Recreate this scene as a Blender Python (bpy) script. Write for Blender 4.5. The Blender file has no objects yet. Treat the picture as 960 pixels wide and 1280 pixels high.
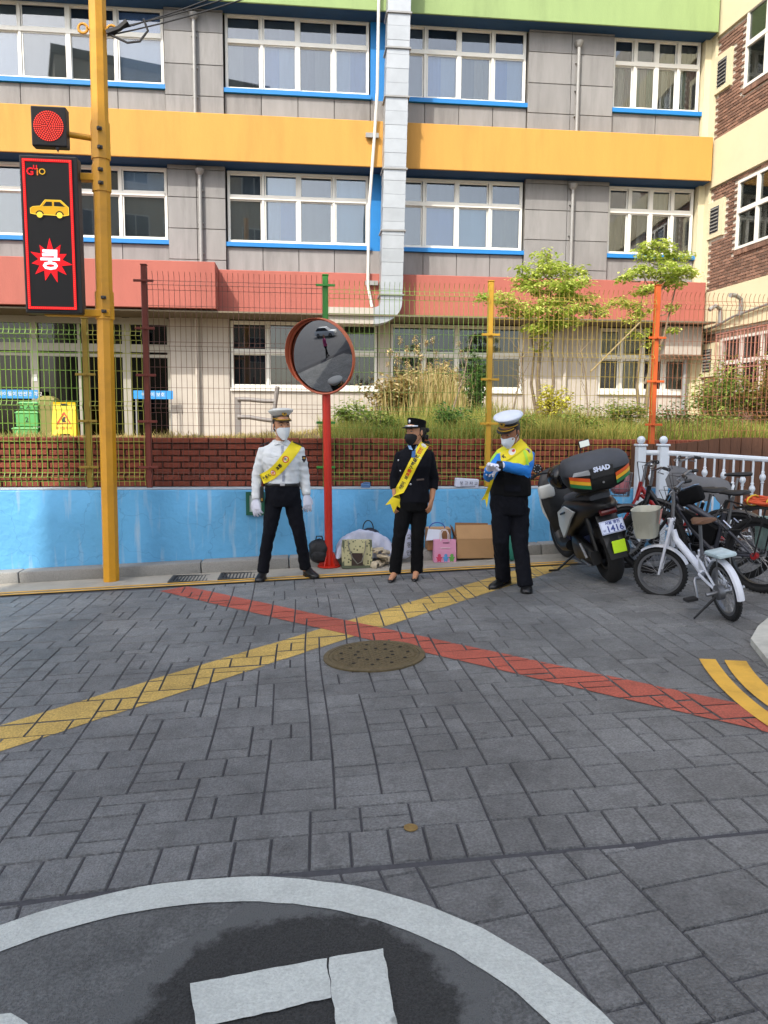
import bpy, bmesh, math, random
import numpy as np
from mathutils import Vector, Matrix, noise
from mathutils.bvhtree import BVHTree
R_ = math.radians
random.seed(7)
SC = bpy.context.scene
COL = SC.collection

# ------------------------------------------------------------------ camera
CY, CP, CR, CF = R_(6.11), R_(6.32), R_(0.33), 961.0
fw = Vector((math.sin(CY)*math.cos(CP), math.cos(CY)*math.cos(CP), -math.sin(CP)))
rt = Vector((math.cos(CY), -math.sin(CY), 0)); up = rt.cross(fw)
r2 = rt*math.cos(CR) + up*math.sin(CR); u2 = r2.cross(fw)
CAM = Vector((0, 0, 1.6))
cd = bpy.data.cameras.new('camera'); cam = bpy.data.objects.new('camera', cd); COL.objects.link(cam)
cd.sensor_fit = 'VERTICAL'; cd.sensor_height = 36.0; cd.lens = CF/1280*36.0
cd.clip_start = 0.05; cd.clip_end = 500
m4 = Matrix((r2, u2, -fw)).transposed().to_4x4(); m4.translation = CAM
cam.matrix_world = m4; SC.camera = cam

# ------------------------------------------------------------------ light
SUN = Vector((0.75, 1.0, -1.3)).normalized()        # direction the sunlight travels
SEL = math.asin(-SUN.z)
W = bpy.data.worlds.new('World'); SC.world = W; W.use_nodes = True
wn = W.node_tree; bg = wn.nodes['Background']
sky = wn.nodes.new('ShaderNodeTexSky'); sky.sky_type = 'NISHITA'; sky.sun_disc = False
sky.sun_elevation = SEL; sky.sun_rotation = math.atan2(-SUN.x, -SUN.y)
sky.air_density = 1.0; sky.dust_density = 3.0; sky.ozone_density = .6
hs = wn.nodes.new('ShaderNodeHueSaturation'); hs.inputs['Saturation'].default_value = .66; wn.links.new(sky.outputs[0], hs.inputs['Color']); wn.links.new(hs.outputs[0], bg.inputs[0]); bg.inputs[1].default_value = 0.15
sl = bpy.data.lights.new('sun', 'SUN'); sl.energy = 2.0; sl.angle = R_(0.5); sl.color = (1.0, 0.93, 0.82)
so = bpy.data.objects.new('sun', sl); COL.objects.link(so)
so.rotation_euler = (-SUN).to_track_quat('Z', 'Y').to_euler(); so.location = (0, 0, 60)
SC.view_settings.view_transform = 'Standard'; SC.view_settings.look = 'None'
SC.view_settings.exposure = 1.3; SC.view_settings.gamma = 1.0; SC.view_settings.use_curve_mapping = False

# ------------------------------------------------------------------ helpers
SL = 0.042                                           # the street climbs gently to the east
def gz(x, y=0): return SL*x
def ray(px, py):
    d = r2*(px-480) - u2*(py-640) + fw*CF
    return d
def PY(px, py, Y):
    d = ray(px, py); return CAM + d*(Y/d.y)
def GP(px, py, h=0.0):
    d = ray(px, py); t = (h-CAM.z)/(d.z - SL*d.x); return CAM + d*t
def PROJ(p):
    d = Vector(p)-CAM; z = d.dot(fw)
    return 480+CF*d.dot(r2)/z, 640-CF*d.dot(u2)/z

def srgb(h):
    if isinstance(h, str):
        c = [int(h[i:i+2], 16)/255 for i in (0, 2, 4)]
        return tuple(x/12.92 if x <= .04045 else ((x+.055)/1.055)**2.4 for x in c)
    return tuple(h)
MATS = {}
def mat(name, col, rough=0.6, metal=0.0, var=0.12, scale=6.0, bump=0.0, bscale=60.0, spec=0.5, emit=None, estr=1.0, isl=0.0, objv=0.0, dirt=0.0, stretch=None, coat=0.0):
    """procedural principled: base colour modulated by two noises, optional island / object variation, stains, bump"""
    if name in MATS: return MATS[name]
    m = bpy.data.materials.new(name); m.use_nodes = True; MATS[name] = m
    nt = m.node_tree; N = nt.nodes; L = nt.links; b = N['Principled BSDF']
    b.inputs['Roughness'].default_value = rough; b.inputs['Metallic'].default_value = metal
    b.inputs['Specular IOR Level'].default_value = spec
    if coat: b.inputs['Coat Weight'].default_value = coat; b.inputs['Coat Roughness'].default_value = .1
    c = srgb(col)
    tc = N.new('ShaderNodeNewGeometry'); src = tc.outputs['Position']
    if stretch:
        mp = N.new('ShaderNodeMapping'); mp.inputs['Scale'].default_value = stretch; L.new(src, mp.inputs[0]); src = mp.outputs[0]
    val = None
    def addv(sock, lo, hi):
        nonlocal val
        mr = N.new('ShaderNodeMapRange'); mr.inputs['To Min'].default_value = lo; mr.inputs['To Max'].default_value = hi
        L.new(sock, mr.inputs[0])
        if val is None: val = mr.outputs[0]
        else:
            mm = N.new('ShaderNodeMath'); mm.operation = 'MULTIPLY'; L.new(val, mm.inputs[0]); L.new(mr.outputs[0], mm.inputs[1]); val = mm.outputs[0]
    if var:
        n1 = N.new('ShaderNodeTexNoise'); n1.inputs['Scale'].default_value = scale; n1.inputs['Detail'].default_value = 6; n1.inputs['Roughness'].default_value = .65
        L.new(src, n1.inputs['Vector']); addv(n1.outputs[0], 1-2*var, 1+2*var)
    if isl:
        g = N.new('ShaderNodeNewGeometry'); addv(g.outputs['Random Per Island'], 1-isl, 1+isl)
    if objv:
        oi = N.new('ShaderNodeObjectInfo'); addv(oi.outputs['Random'], 1-objv, 1+objv)
    if dirt:
        n2 = N.new('ShaderNodeTexNoise'); n2.inputs['Scale'].default_value = scale*.35; n2.inputs['Detail'].default_value = 8; n2.inputs['Roughness'].default_value = .7
        L.new(src, n2.inputs['Vector'])
        rp = N.new('ShaderNodeMapRange'); rp.inputs['From Min'].default_value = .5; rp.inputs['From Max'].default_value = .7
        rp.inputs['To Min'].default_value = 1.0; rp.inputs['To Max'].default_value = 1-dirt; L.new(n2.outputs[0], rp.inputs[0])
        if val is None: val = rp.outputs[0]
        else:
            mm = N.new('ShaderNodeMath'); mm.operation = 'MULTIPLY'; L.new(val, mm.inputs[0]); L.new(rp.outputs[0], mm.inputs[1]); val = mm.outputs[0]
    if val is not None:
        mx = N.new('ShaderNodeVectorMath'); mx.operation = 'SCALE'; mx.inputs[0].default_value = c; L.new(val, mx.inputs['Scale'])
        L.new(mx.outputs[0], b.inputs['Base Color'])
    else: b.inputs['Base Color'].default_value = (*c, 1)
    if bump:
        n3 = N.new('ShaderNodeTexNoise'); n3.inputs['Scale'].default_value = bscale; n3.inputs['Detail'].default_value = 4; L.new(src, n3.inputs['Vector'])
        bp = N.new('ShaderNodeBump'); bp.inputs['Strength'].default_value = bump; bp.inputs['Distance'].default_value = .02
        L.new(n3.outputs[0], bp.inputs['Height']); L.new(bp.outputs[0], b.inputs['Normal'])
    if emit:
        b.inputs['Emission Color'].default_value = (*srgb(emit), 1); b.inputs['Emission Strength'].default_value = estr
    return m

class MB:
    """collects primitives, builds ONE mesh object"""
    def __init__(s): s.v = []; s.f = []; s.mi = []; s.cur = 0
    def add(s, vs, fs, M=None):
        o = len(s.v)
        s.v += [tuple(M @ Vector(v)) if M is not None else tuple(v) for v in vs]
        s.f += [tuple(i+o for i in f) for f in fs]; s.mi += [s.cur]*len(fs); return s
    def box(s, c, d, M=None, rz=0, ry=0, rx=0):
        x, y, z = d[0]/2, d[1]/2, d[2]/2
        vs = [Vector((sx*x, sy*y, sz*z)) for sz in (-1, 1) for sy in (-1, 1) for sx in (-1, 1)]
        Rm = Matrix.Rotation(rz, 4, 'Z') @ Matrix.Rotation(ry, 4, 'Y') @ Matrix.Rotation(rx, 4, 'X')
        vs = [Rm @ v + Vector(c) for v in vs]
        return s.add(vs, [(0, 2, 3, 1), (4, 5, 7, 6), (0, 1, 5, 4), (2, 6, 7, 3), (0, 4, 6, 2), (1, 3, 7, 5)], M)
    def bx(s, a, b, M=None):
        a = Vector(a); b = Vector(b); return s.box((a+b)/2, [abs(b[i]-a[i]) for i in range(3)], M)
    def bbox(s, c, d, r, M=None, rz=0, rx=0, ry=0, seg=2):
        """bevelled box"""
        bm = bmesh.new(); bmesh.ops.create_cube(bm, size=1)
        for v in bm.verts: v.co = Vector((v.co.x*d[0], v.co.y*d[1], v.co.z*d[2]))
        bmesh.ops.bevel(bm, geom=bm.edges[:], offset=min(r, min(d)*.45), segments=seg, affect='EDGES', profile=.5)
        Rm = Matrix.Translation(c) @ Matrix.Rotation(rz, 4, 'Z') @ Matrix.Rotation(ry, 4, 'Y') @ Matrix.Rotation(rx, 4, 'X')
        if M is not None: Rm = M @ Rm
        vs = [Rm @ v.co for v in bm.verts]; bm.verts.index_update()
        fs = [[v.index for v in f.verts] for f in bm.faces]; bm.free()
        return s.add(vs, fs)
    def rings(s, rr, closed=False, caps=True, M=None):
        """loft of rings of equal length"""
        n = len(rr[0]); vs = [v for r in rr for v in r]; fs = []
        m = len(rr)
        for i in range(m if closed else m-1):
            a = i*n; b = ((i+1) % m)*n
            for j in range(n): k = (j+1) % n; fs.append((a+j, a+k, b+k, b+j))
        if caps and not closed:
            fs.append(tuple(range(n-1, -1, -1))); fs.append(tuple((m-1)*n+i for i in range(n)))
        return s.add(vs, fs, M)
    def tube(s, pts, r, n=8, closed=False, M=None, caps=True, flat=1.0, upv=None):
        pts = [Vector(p) for p in pts]; m = len(pts); rr = []
        prev = None
        for i, p in enumerate(pts):
            if closed: t = pts[(i+1) % m]-pts[i-1]
            else: t = pts[min(i+1, m-1)]-pts[max(i-1, 0)]
            t.normalize()
            if prev is None:
                a = Vector(upv) if upv else (Vector((0, 0, 1)) if abs(t.z) < .9 else Vector((1, 0, 0)))
            else: a = prev
            u = a - t*a.dot(t)
            if u.length < 1e-6: u = t.orthogonal()
            u.normalize(); prev = u; w = t.cross(u)
            rad = r[i] if isinstance(r, (list, tuple)) else r
            rr.append([p + u*(rad*math.cos(2*math.pi*j/n)) + w*(rad*flat*math.sin(2*math.pi*j/n)) for j in range(n)])
        return s.rings(rr, closed, caps, M)
    def lathe(s, prof, n=16, c=(0, 0, 0), ax='Z', M=None, caps=True):
        """profile of (radius, height) around an axis"""
        rr = []
        for (r, h) in prof:
            ring = []
            for j in range(n):
                a = 2*math.pi*j/n; x, y = r*math.cos(a), r*math.sin(a)
                p = {'Z': (x, y, h), 'Y': (x, h, -y) , 'X': (h, x, y)}[ax]
                ring.append(Vector(p)+Vector(c))
            rr.append(ring)
        return s.rings(rr, False, caps, M)
    def prism(s, poly, d, M=None):
        """polygon of 3-D points pushed along vector d"""
        n = len(poly); d = Vector(d); p = [Vector(q) for q in poly]
        vs = p+[q+d for q in p]
        fs = [tuple(range(n-1, -1, -1)), tuple(range(n, 2*n))]+[(i, (i+1) % n, n+(i+1) % n, n+i) for i in range(n)]
        return s.add(vs, fs, M)
    def ball(s, c, r, n=10, M=None, sc=(1, 1, 1)):
        rr = []
        k = max(4, n//2+1)
        for i in range(k+1):
            a = -math.pi/2+math.pi*i/k
            rad = max(1e-4, math.cos(a)); h = math.sin(a)
            rr.append([Vector((c[0]+r*sc[0]*rad*math.cos(2*math.pi*j/n), c[1]+r*sc[1]*rad*math.sin(2*math.pi*j/n), c[2]+r*sc[2]*h)) for j in range(n)])
        return s.rings(rr, M=M)
    def quad(s, a, b, c, d, M=None): return s.add([a, b, c, d], [(0, 1, 2, 3)], M)
    def mesh(s, name, mats, smooth=None):
        me = bpy.data.meshes.new(name); me.from_pydata(s.v, [], s.f)
        for m in (mats if isinstance(mats, (list, tuple)) else [mats]): me.materials.append(m)
        if any(s.mi): me.polygons.foreach_set('material_index', s.mi)
        bm = bmesh.new(); bm.from_mesh(me); bmesh.ops.recalc_face_normals(bm, faces=bm.faces); bm.to_mesh(me); bm.free()
        if smooth:
            me.polygons.foreach_set('use_smooth', [True]*len(me.polygons)); me.set_sharp_from_angle(angle=R_(smooth))
        me.update(); return me
    def build(s, name, mats, parent=None, smooth=None, loc=None, label=None, kind=None):
        me = s.mesh(name, mats, smooth); return place(name, me, parent, label=label, kind=kind)

def wloc(o):
    p = Vector((0, 0, 0)); q = o
    M = Matrix()
    while q is not None: M = q.matrix_basis @ M; q = q.parent
    return M
def place(name, me, parent=None, at=None, label=None, kind=None, world=True, rot=None):
    """links a mesh; world=True: its vertices are world coordinates and are made relative to the parent"""
    o = bpy.data.objects.new(name, me); COL.objects.link(o)
    if parent is not None:
        o.parent = parent
        if world and at is None: me.transform(wloc(parent).inverted())
    if at is not None:
        o.location = (wloc(parent).inverted() @ Vector(at)) if (parent is not None and world) else at
    if rot is not None: o.rotation_euler = rot
    if label: o['label'] = label
    if kind: o['kind'] = kind
    return o
def thing(name, label, cat, loc=(0, 0, 0), rz=0, group=None):
    o = bpy.data.objects.new(name, None); COL.objects.link(o); o.location = loc; o.rotation_euler = (0, 0, rz)
    o.empty_display_size = .1
    o['label'] = label; o['category'] = cat
    if group: o['group'] = group
    return o
def tag(o, label, cat, group=None, kind=None):
    o['label'] = label; o['category'] = cat
    if group: o['group'] = group
    if kind: o['kind'] = kind
    return o
def struct(o, label, cat):
    o['kind'] = 'structure'; o['label'] = label; o['category'] = cat; return o
def evalmesh(o, name):
    dg = bpy.context.evaluated_depsgraph_get(); dg.update()
    return bpy.data.meshes.new_from_object(o.evaluated_get(dg))
def text_mesh(body, size, extrude=0.0, bold=0.0, align='CENTER'):
    cu = bpy.data.curves.new('lettering', 'FONT'); cu.body = body; cu.size = size; cu.extrude = extrude; cu.offset = bold
    cu.align_x = align; cu.align_y = 'CENTER'; cu.resolution_u = 2
    o = bpy.data.objects.new('lettering', cu); COL.objects.link(o)
    me = evalmesh(o, 'lettering'); bpy.data.objects.remove(o); bpy.data.curves.remove(cu)
    return me
def text(body, size, M, m, parent=None, extrude=0.001, bold=0.0, name='lettering', sx=1.0):
    """flat print: local x along the line, local y up, put at the world matrix M"""
    me = text_mesh(body, size, extrude, bold); me.transform(Matrix.Diagonal((sx, 1, 1, 1))); me.transform(M)
    me.materials.clear(); me.materials.append(m)
    return place(name, me, parent)
def frame(o, x, y):
    """matrix with local x, y axes at o"""
    x = Vector(x).normalized(); y = Vector(y); y = (y-x*x.dot(y)).normalized(); z = x.cross(y)
    M = Matrix((x, y, z)).transposed().to_4x4(); M.translation = Vector(o); return M
FRONT = lambda p: frame(p, (1, 0, 0), (0, 0, 1))     # a sheet that faces the street (normal -y)
# ================================================================== GROUND
m_base = mat('joint_grit', '4b4a4d', .95, var=.25, scale=40, bump=.5, bscale=300)
m_asph = mat('asphalt', '55565a', .85, var=.15, scale=3, bump=.6, bscale=260, dirt=.2)
m_pave = mat('stamped_paver', '6e6e6d', .48, var=.22, scale=16, bump=.7, bscale=150, isl=.12, objv=.10, dirt=.32, spec=.6)
def worn(m, amt=.35, sp=1.0):
    """broad wear, chewing-gum spots and pale scuffs over a road material (world position)"""
    nt = m.node_tree; N = nt.nodes; L = nt.links; b = N['Principled BSDF']; src = b.inputs['Base Color'].links[0].from_socket; g = N.new('ShaderNodeNewGeometry')
    n = N.new('ShaderNodeTexNoise'); n.inputs['Scale'].default_value = .9; n.inputs['Detail'].default_value = 9; n.inputs['Roughness'].default_value = .62; L.new(g.outputs['Position'], n.inputs['Vector'])
    r = N.new('ShaderNodeMapRange'); r.inputs['From Min'].default_value = .3; r.inputs['From Max'].default_value = .7; r.inputs['To Min'].default_value = 1-amt; r.inputs['To Max'].default_value = 1+amt; L.new(n.outputs[0], r.inputs[0])
    v = N.new('ShaderNodeTexVoronoi'); v.inputs['Scale'].default_value = 3.1; L.new(g.outputs['Position'], v.inputs['Vector'])
    r3 = N.new('ShaderNodeMapRange'); r3.inputs['From Min'].default_value = .045; r3.inputs['From Max'].default_value = .06; r3.inputs['To Min'].default_value = .55; r3.inputs['To Max'].default_value = 1; L.new(v.outputs['Distance'], r3.inputs[0])
    f = N.new('ShaderNodeTexNoise'); f.inputs['Scale'].default_value = 95; f.inputs['Detail'].default_value = 3; L.new(g.outputs['Position'], f.inputs['Vector'])
    r4 = N.new('ShaderNodeMapRange'); r4.inputs['From Min'].default_value = .35; r4.inputs['From Max'].default_value = .68; r4.inputs['To Min'].default_value = 1-.28*sp; r4.inputs['To Max'].default_value = 1+.32*sp; L.new(f.outputs[0], r4.inputs[0])
    k = r.outputs[0]
    for q in (r3, r4):
        mm = N.new('ShaderNodeMath'); mm.operation = 'MULTIPLY'; L.new(k, mm.inputs[0]); L.new(q.outputs[0], mm.inputs[1]); k = mm.outputs[0]
    sc = N.new('ShaderNodeVectorMath'); sc.operation = 'SCALE'; L.new(src, sc.inputs[0]); L.new(k, sc.inputs['Scale']); L.new(sc.outputs[0], b.inputs['Base Color'])
m_smooth = mat('smooth_asphalt', '696a69', .68, var=.2, scale=22, bump=.9, bscale=170, dirt=.3)
worn(m_pave); worn(m_smooth)
m_patch = mat('rough_asphalt_patch', '383837', .9, var=.8, scale=130, bump=1.0, bscale=160)
m_conc = mat('gutter_concrete', '9b968b', .85, var=.13, scale=5, bump=.35, bscale=90, dirt=.25)
m_gran = mat('kerb_granite', '8b8a86', .8, var=.3, scale=120, bump=.3, bscale=150, dirt=.15, objv=.12)
m_yel = mat('yellow_road_paint', 'd6a43a', .7, var=.14, scale=8, bump=.3, bscale=120, dirt=.3)
m_yel2 = mat('faded_yellow_paint', 'b99a50', .7, var=.13, scale=5, bump=.3, bscale=120, dirt=.25, isl=.07)
m_red = mat('red_road_paint', 'a5503e', .7, var=.12, scale=5, bump=.3, bscale=120, dirt=.2, isl=.07)
m_white = mat('white_road_paint', 'c2c5be', .7, var=.08, scale=14, bump=.5, bscale=150, dirt=.16)
m_earth = mat('yard_earth', '6b5a3c', .95, var=.25, scale=4, bump=.6, bscale=40)

# the one big sheet: street level in front, level beyond
mb = MB()
xs = [-160, -30, -14, -9, 0, 9, 14, 30, 160]
def zb(x): return SL*max(-10, min(10, x)) - .016
ys = [-160, -20, 0, 4, 9.1, 30, 160]
vs = [(x, y, zb(x)) for y in ys for x in xs]; n = len(xs)
mb.add(vs, [(j*n+i, j*n+i+1, (j+1)*n+i+1, (j+1)*n+i) for j in range(len(ys)-1) for i in range(n-1)])
ground = struct(mb.build('ground', m_asph), 'grey asphalt ground sheet under the whole street', 'ground')

RC = Vector((-.385, 1.375)); RO, RI = 1.262, 1.120
PAV_H = .012
# ---- joint bed under the pavers
mb = MB(); mb.add([(-7, -1, gz(-7)-.008), (8, -1, gz(8)-.008), (8, 8.04, gz(8)-.008), (-7, 8.04, gz(-7)-.008)], [(0, 1, 2, 3)])
road = thing('road', 'street of dark grey stamped pavers in a random ashlar pattern', 'road'); road['kind'] = 'structure'
mb.build('joint_bed', m_base, road)

def inset_poly(poly, d):
    """shrinks a convex 2-D polygon by d on every side"""
    n = len(poly); out = []
    for i in range(n):
        p0, p1, p2 = [Vector(poly[k % n]) for k in (i-1, i, i+1)]
        a = (p1-p0).normalized(); b = (p2-p1).normalized()
        na = Vector((-a.y, a.x)); nb = Vector((-b.y, b.x)); k = 1+na.dot(nb)
        out.append(p1 + (na+nb)*(d/max(k, .3)))
    return out
def clip(poly, half):
    """Sutherland-Hodgman against half planes (point, inward normal)"""
    for (p, nrm) in half:
        res = []
        for i in range(len(poly)):
            a, b = Vector(poly[i]), Vector(poly[(i+1) % len(poly)])
            da, db = (a-p).dot(nrm), (b-p).dot(nrm)
            if da >= 0: res.append(a)
            if (da >= 0) != (db >= 0): res.append(a+(b-a)*(da/(da-db)))
        poly = res
        if len(poly) < 3: return []
    return poly
def halves(quad):
    n = len(quad); out = []
    for i in range(n):
        a, b = Vector(quad[i]), Vector(quad[(i+1) % n]); d = (b-a).normalized(); out.append((a, Vector((-d.y, d.x))))
    return out

rp = random.Random(11)
def ashlar(nx, ny, sizes):
    """random rectangles packed on a grid"""
    g = [[0]*nx for _ in range(ny)]; out = []
    for j in range(ny):
        for i in range(nx):
            if g[j][i]: continue
            opts = sizes[:]; rp.shuffle(opts)
            for (w, h) in opts+[(1, 1)]:
                if i+w <= nx and j+h <= ny and all(not g[j+b][i+a] for a in range(w) for b in range(h)):
                    for a in range(w):
                        for b in range(h): g[j+b][i+a] = 1
                    out.append((i, j, w, h)); break
    return out
pav = []        # convex 2-D polygons (counter-clockwise), world x, y
def warp(x, y): return (x + .012*math.sin(y*2.1+x*.7) , y + .022*math.sin(x*.9+1.2) + .010*math.sin(x*2.3+y))
cw, ch = .102, .098
for (i, j, w, h) in ashlar(127, 52, [(2, 2), (2, 2), (3, 2), (3, 2), (4, 2), (2, 1), (3, 1), (2, 3), (3, 3), (4, 1), (2, 2), (1, 2)]):
    x0, y0 = -6.4+i*cw, 2.862+j*ch
    pav.append([warp(x0, y0), warp(x0+w*cw, y0), warp(x0+w*cw, y0+h*ch), warp(x0, y0+h*ch)])
x = -3.2                                              # the soldier course
while x < 4.2:
    w = rp.uniform(.135, .16); sk = .012
    pav.append([warp(x, 2.618), warp(x+w, 2.618), warp(x+w+sk*0, 2.862), warp(x, 2.862)]); x += w
# coarser slabs turned a few degrees in the near right and near left corners, outside the ring
a8 = R_(8.5); ca, sa = math.cos(a8), math.sin(a8)
for (i, j, w, h) in ashlar(46, 27, [(2, 2), (2, 1), (1, 2), (2, 2), (3, 2), (2, 2), (3, 1)]):
    lx, ly = -2.6+i*.136, -2.3+j*.112+2.4
    q = [(lx, ly), (lx+w*.136, ly), (lx+w*.136, ly+h*.112), (lx, ly+h*.112)]
    q = [(X*ca-Y*sa+.4, X*sa+Y*ca-.02) for X, Y in q]
    q = clip(q, [(Vector((0, 2.618-.012)), Vector((0, -1))), (Vector((0, .8)), Vector((0, 1)))])
    if len(q) < 3: continue
    c = sum((Vector(p) for p in q), Vector((0, 0)))/len(q)
    d = (c-RC).length
    if d < RO-.10: continue
    pav.append([tuple(p) for p in q])
def area(q): return abs(sum(q[i][0]*q[(i+1) % len(q)][1]-q[(i+1) % len(q)][0]*q[i][1] for i in range(len(q))))/2
def scr(q):
    c = [sum(p[k] for p in q)/len(q) for k in (0, 1)]
    px, py = PROJ((c[0], c[1], gz(c[0]))); z = (Vector((c[0], c[1], 0))-CAM).dot(fw)
    vis = -20 < px < 980 and 690 < py < 1300
    return (area(q)/z**3 if vis else -1)
def paver_geo(mb, q, c=(0, 0), dz=0.0):
    p = inset_poly(q, .003); t = inset_poly(q, .0075); n = len(p)
    vs = [(v.x-c[0], v.y-c[1], gz(v.x)-gz(c[0])-.010) for v in p]+[(v.x-c[0], v.y-c[1], gz(v.x)-gz(c[0])+dz) for v in t]
    mb.add(vs, [tuple(range(n, 2*n))]+[(i, (i+1) % n, n+(i+1) % n, n+i) for i in range(n)])
pav = [q for q in pav if area(q) > .002]
pav.sort(key=scr, reverse=True)
PDZ = {}
rest = MB()
for k, q in enumerate(pav):
    dz = rp.uniform(-.0022, .0018); PDZ[k] = dz
    if k < 300:
        c = [sum(p[i] for p in q)/len(q) for i in (0, 1)]
        mb = MB(); paver_geo(mb, q, c, dz)
        place('paver', mb.mesh('paver', m_pave), road, at=(c[0], c[1], gz(c[0])))
    else: paver_geo(rest, q, (0, 0), dz)
rest.build('distant_pavers', m_pave, road, kind='stuff')

# ---- paint that lies over pavers: each patch is cut to the paver it covers so the joints stay open
def paint_band(name, quad, m, label, up_=.003):
    mb = MB(); H = halves(quad)
    lo = [min(p[i] for p in quad) for i in (0, 1)]; hi = [max(p[i] for p in quad) for i in (0, 1)]
    for k, q in enumerate(pav):
        if max(p[0] for p in q) < lo[0] or min(p[0] for p in q) > hi[0] or max(p[1] for p in q) < lo[1] or min(p[1] for p in q) > hi[1]: continue
        c = clip([tuple(v) for v in inset_poly(q, .0065)], H)
        if len(c) >= 3:
            mb.add([(v[0], v[1], gz(v[0])+PDZ[k]+up_) for v in c], [tuple(range(len(c)))])
    return struct(mb.build(name, m), label, 'road marking')
def ccw(q):
    s = sum(q[i][0]*q[(i+1) % len(q)][1]-q[(i+1) % len(q)][0]*q[i][1] for i in range(len(q)))
    return q if s > 0 else q[::-1]
def ext(a, b, y):
    a = Vector(a[:2]); b = Vector(b[:2]); t = (y-a.y)/(b.y-a.y); return tuple(a+(b-a)*t)
t0, t1, l0, l1 = GP(250, 737), GP(922, 880), GP(203, 740), GP(952, 914)
red_q = ccw([ext(t0, t1, 7.97), ext(t0, t1, 3.72), ext(l0, l1, 3.42), ext(l0, l1, 7.80)])
paint_band('red_band', red_q, m_red, 'dull red painted band running diagonally from the kerb to the right corner', .0045)
def band2(a, b, w):
    a = Vector(a); b = Vector(b); d = (b-a).normalized(); nn = Vector((-d.y, d.x))*w/2
    return [tuple(a-nn), tuple(b-nn), tuple(b+nn), tuple(a+nn)]
# the yellow band crosses under the red one: two pieces of one marking
ya, yb = Vector((-3.0, 2.91)), Vector((2.76, 8.06))
paint_band('yellow_band', ccw(band2(ya, yb, .37)), m_yel2, 'faded yellow painted band running diagonally up to the scooter')

def strip(name, pts, w, z, m, label, cat='road marking', mb=None):
    own = mb is None; mb = mb or MB(); P = [Vector(p) for p in pts]; L = []; Rr = []
    for i, p in enumerate(P):
        t = (P[min(i+1, len(P)-1)]-P[max(i-1, 0)]).normalized(); nn = Vector((-t.y, t.x))*w/2
        L.append(p+nn); Rr.append(p-nn)
    k = len(P); mb.add([(v.x, v.y, gz(v.x)+z) for v in L+Rr], [(i, i+1, k+i+1, k+i) for i in range(k-1)])
    if own: return struct(mb.build(name, m), label, cat)
# ---- gutter, grates, kerb
mb = MB(); yg0, yg1 = 8.04, 8.66
mb.add([(-8, yg0, gz(-8)+.001), (3.05, yg0, gz(3.05)+.001), (3.05, yg1, gz(3.05)+.006), (-8, yg1, gz(-8)+.006)], [(0, 1, 2, 3)])
struct(mb.build('gutter', m_conc), 'pale concrete gutter strip in front of the kerb', 'gutter')
mb = MB(); strip('', [(-8+.5*i, 8.052) for i in range(23)], .05, .006, m_yel, '', mb=mb); strip('', [(-8+.5*i, 8.152) for i in range(23)], .05, .008, m_yel, '', mb=mb)
struct(mb.build('yellow_edge_lines', m_yel), 'thin double yellow line along the kerb', 'road marking')
m_grate = mat('grate_iron', '4a4a4a', .6, .6, var=.3, scale=30)
for k, (x0, x1) in enumerate([(-1.42, -.92), (-.90, -.38)]):
    g = thing('drain_grate', ['steel drain grate nearer the yellow pole, flush in the gutter', 'steel drain grate beside the left officer\'s foot in the gutter'][k], 'grate', (x0, 8.36, gz(x0)+.006), group='drain grates in the gutter')
    f = MB(); s2 = MB()
    for y in (8.20, 8.54): f.bx((x0, y-.012, gz(x0)+.004), (x1, y+.012, gz(x0)+.022))
    for x in (x0+.012, x1-.012): f.bx((x-.012, 8.212, gz(x0)+.005), (x+.012, 8.528, gz(x0)+.021))
    f.build('frame', m_grate, g)
    n = 13
    for i in range(n):
        b = MB(); x = x0+.035+(x1-x0-.07)*i/(n-1); b.bx((x-.006, 8.212, gz(x0)+.008), (x+.006, 8.528, gz(x0)+.02)); b.build('bar', m_grate, g)
    b = MB(); b.bx((x0+.024, 8.212, gz(x0)+.0065), (x1-.024, 8.528, gz(x0)+.0075)); b.build('pit', m_base, g)
kerb = thing('kerb', 'granite kerb stones along the foot of the blue wall', 'kerb', (-8, 8.7, gz(-8))); kerb['kind'] = 'structure'
x = -8.0
while x < 3.0:
    L = .98; mb = MB(); zc = gz(x+.5)
    M = Matrix.Translation((x+.5, 8.775, zc)) @ Matrix.Rotation(-math.atan(SL), 4, 'Y')
    mb.bbox((0, 0, .05), (L-.01, .23, .15+rp.uniform(0, .006)), .014, M=M)
    mb.build('kerb_stone', m_gran, kerb, smooth=35); x += L

# ---- right-hand corner: double yellow curve and the concrete apron
cA = [GP(873, 823), GP(897, 860), GP(930, 886), GP(975, 915)]
def bez(P, n=14): return [tuple((1-t)**3*P[0]+3*t*(1-t)**2*P[1]+3*t*t*(1-t)*P[2]+t**3*P[3])[:2] for t in [i/n for i in range(n+1)]]
def tailx(P):
    a = Vector(P[-2]); b = Vector(P[-1]); d = (b-a).normalized(); return P+[tuple(b+d.lerp(Vector((1, 0)), .12*k).normalized()*.25*k) for k in range(1, 9)]
inn = [GP(884, 825), GP(903, 858), GP(938, 888), GP(990, 920)]
out = [GP(919, 827), GP(934, 855), GP(965, 880), GP(1010, 905)]
mb = MB(); strip('', tailx(bez(inn)), .10, .0075, m_yel, '', mb=mb); strip('', tailx(bez(out)), .13, .0078, m_yel, '', mb=mb)
struct(mb.build('yellow_corner_lines', m_yel), 'double yellow line curving round the right corner', 'road marking')
mb = MB(); ap = [GP(938, 806), GP(947, 790), GP(965, 775), GP(1120, 770), GP(1500, 800), GP(1300, 930), GP(1120, 890), GP(965, 840)]
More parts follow.
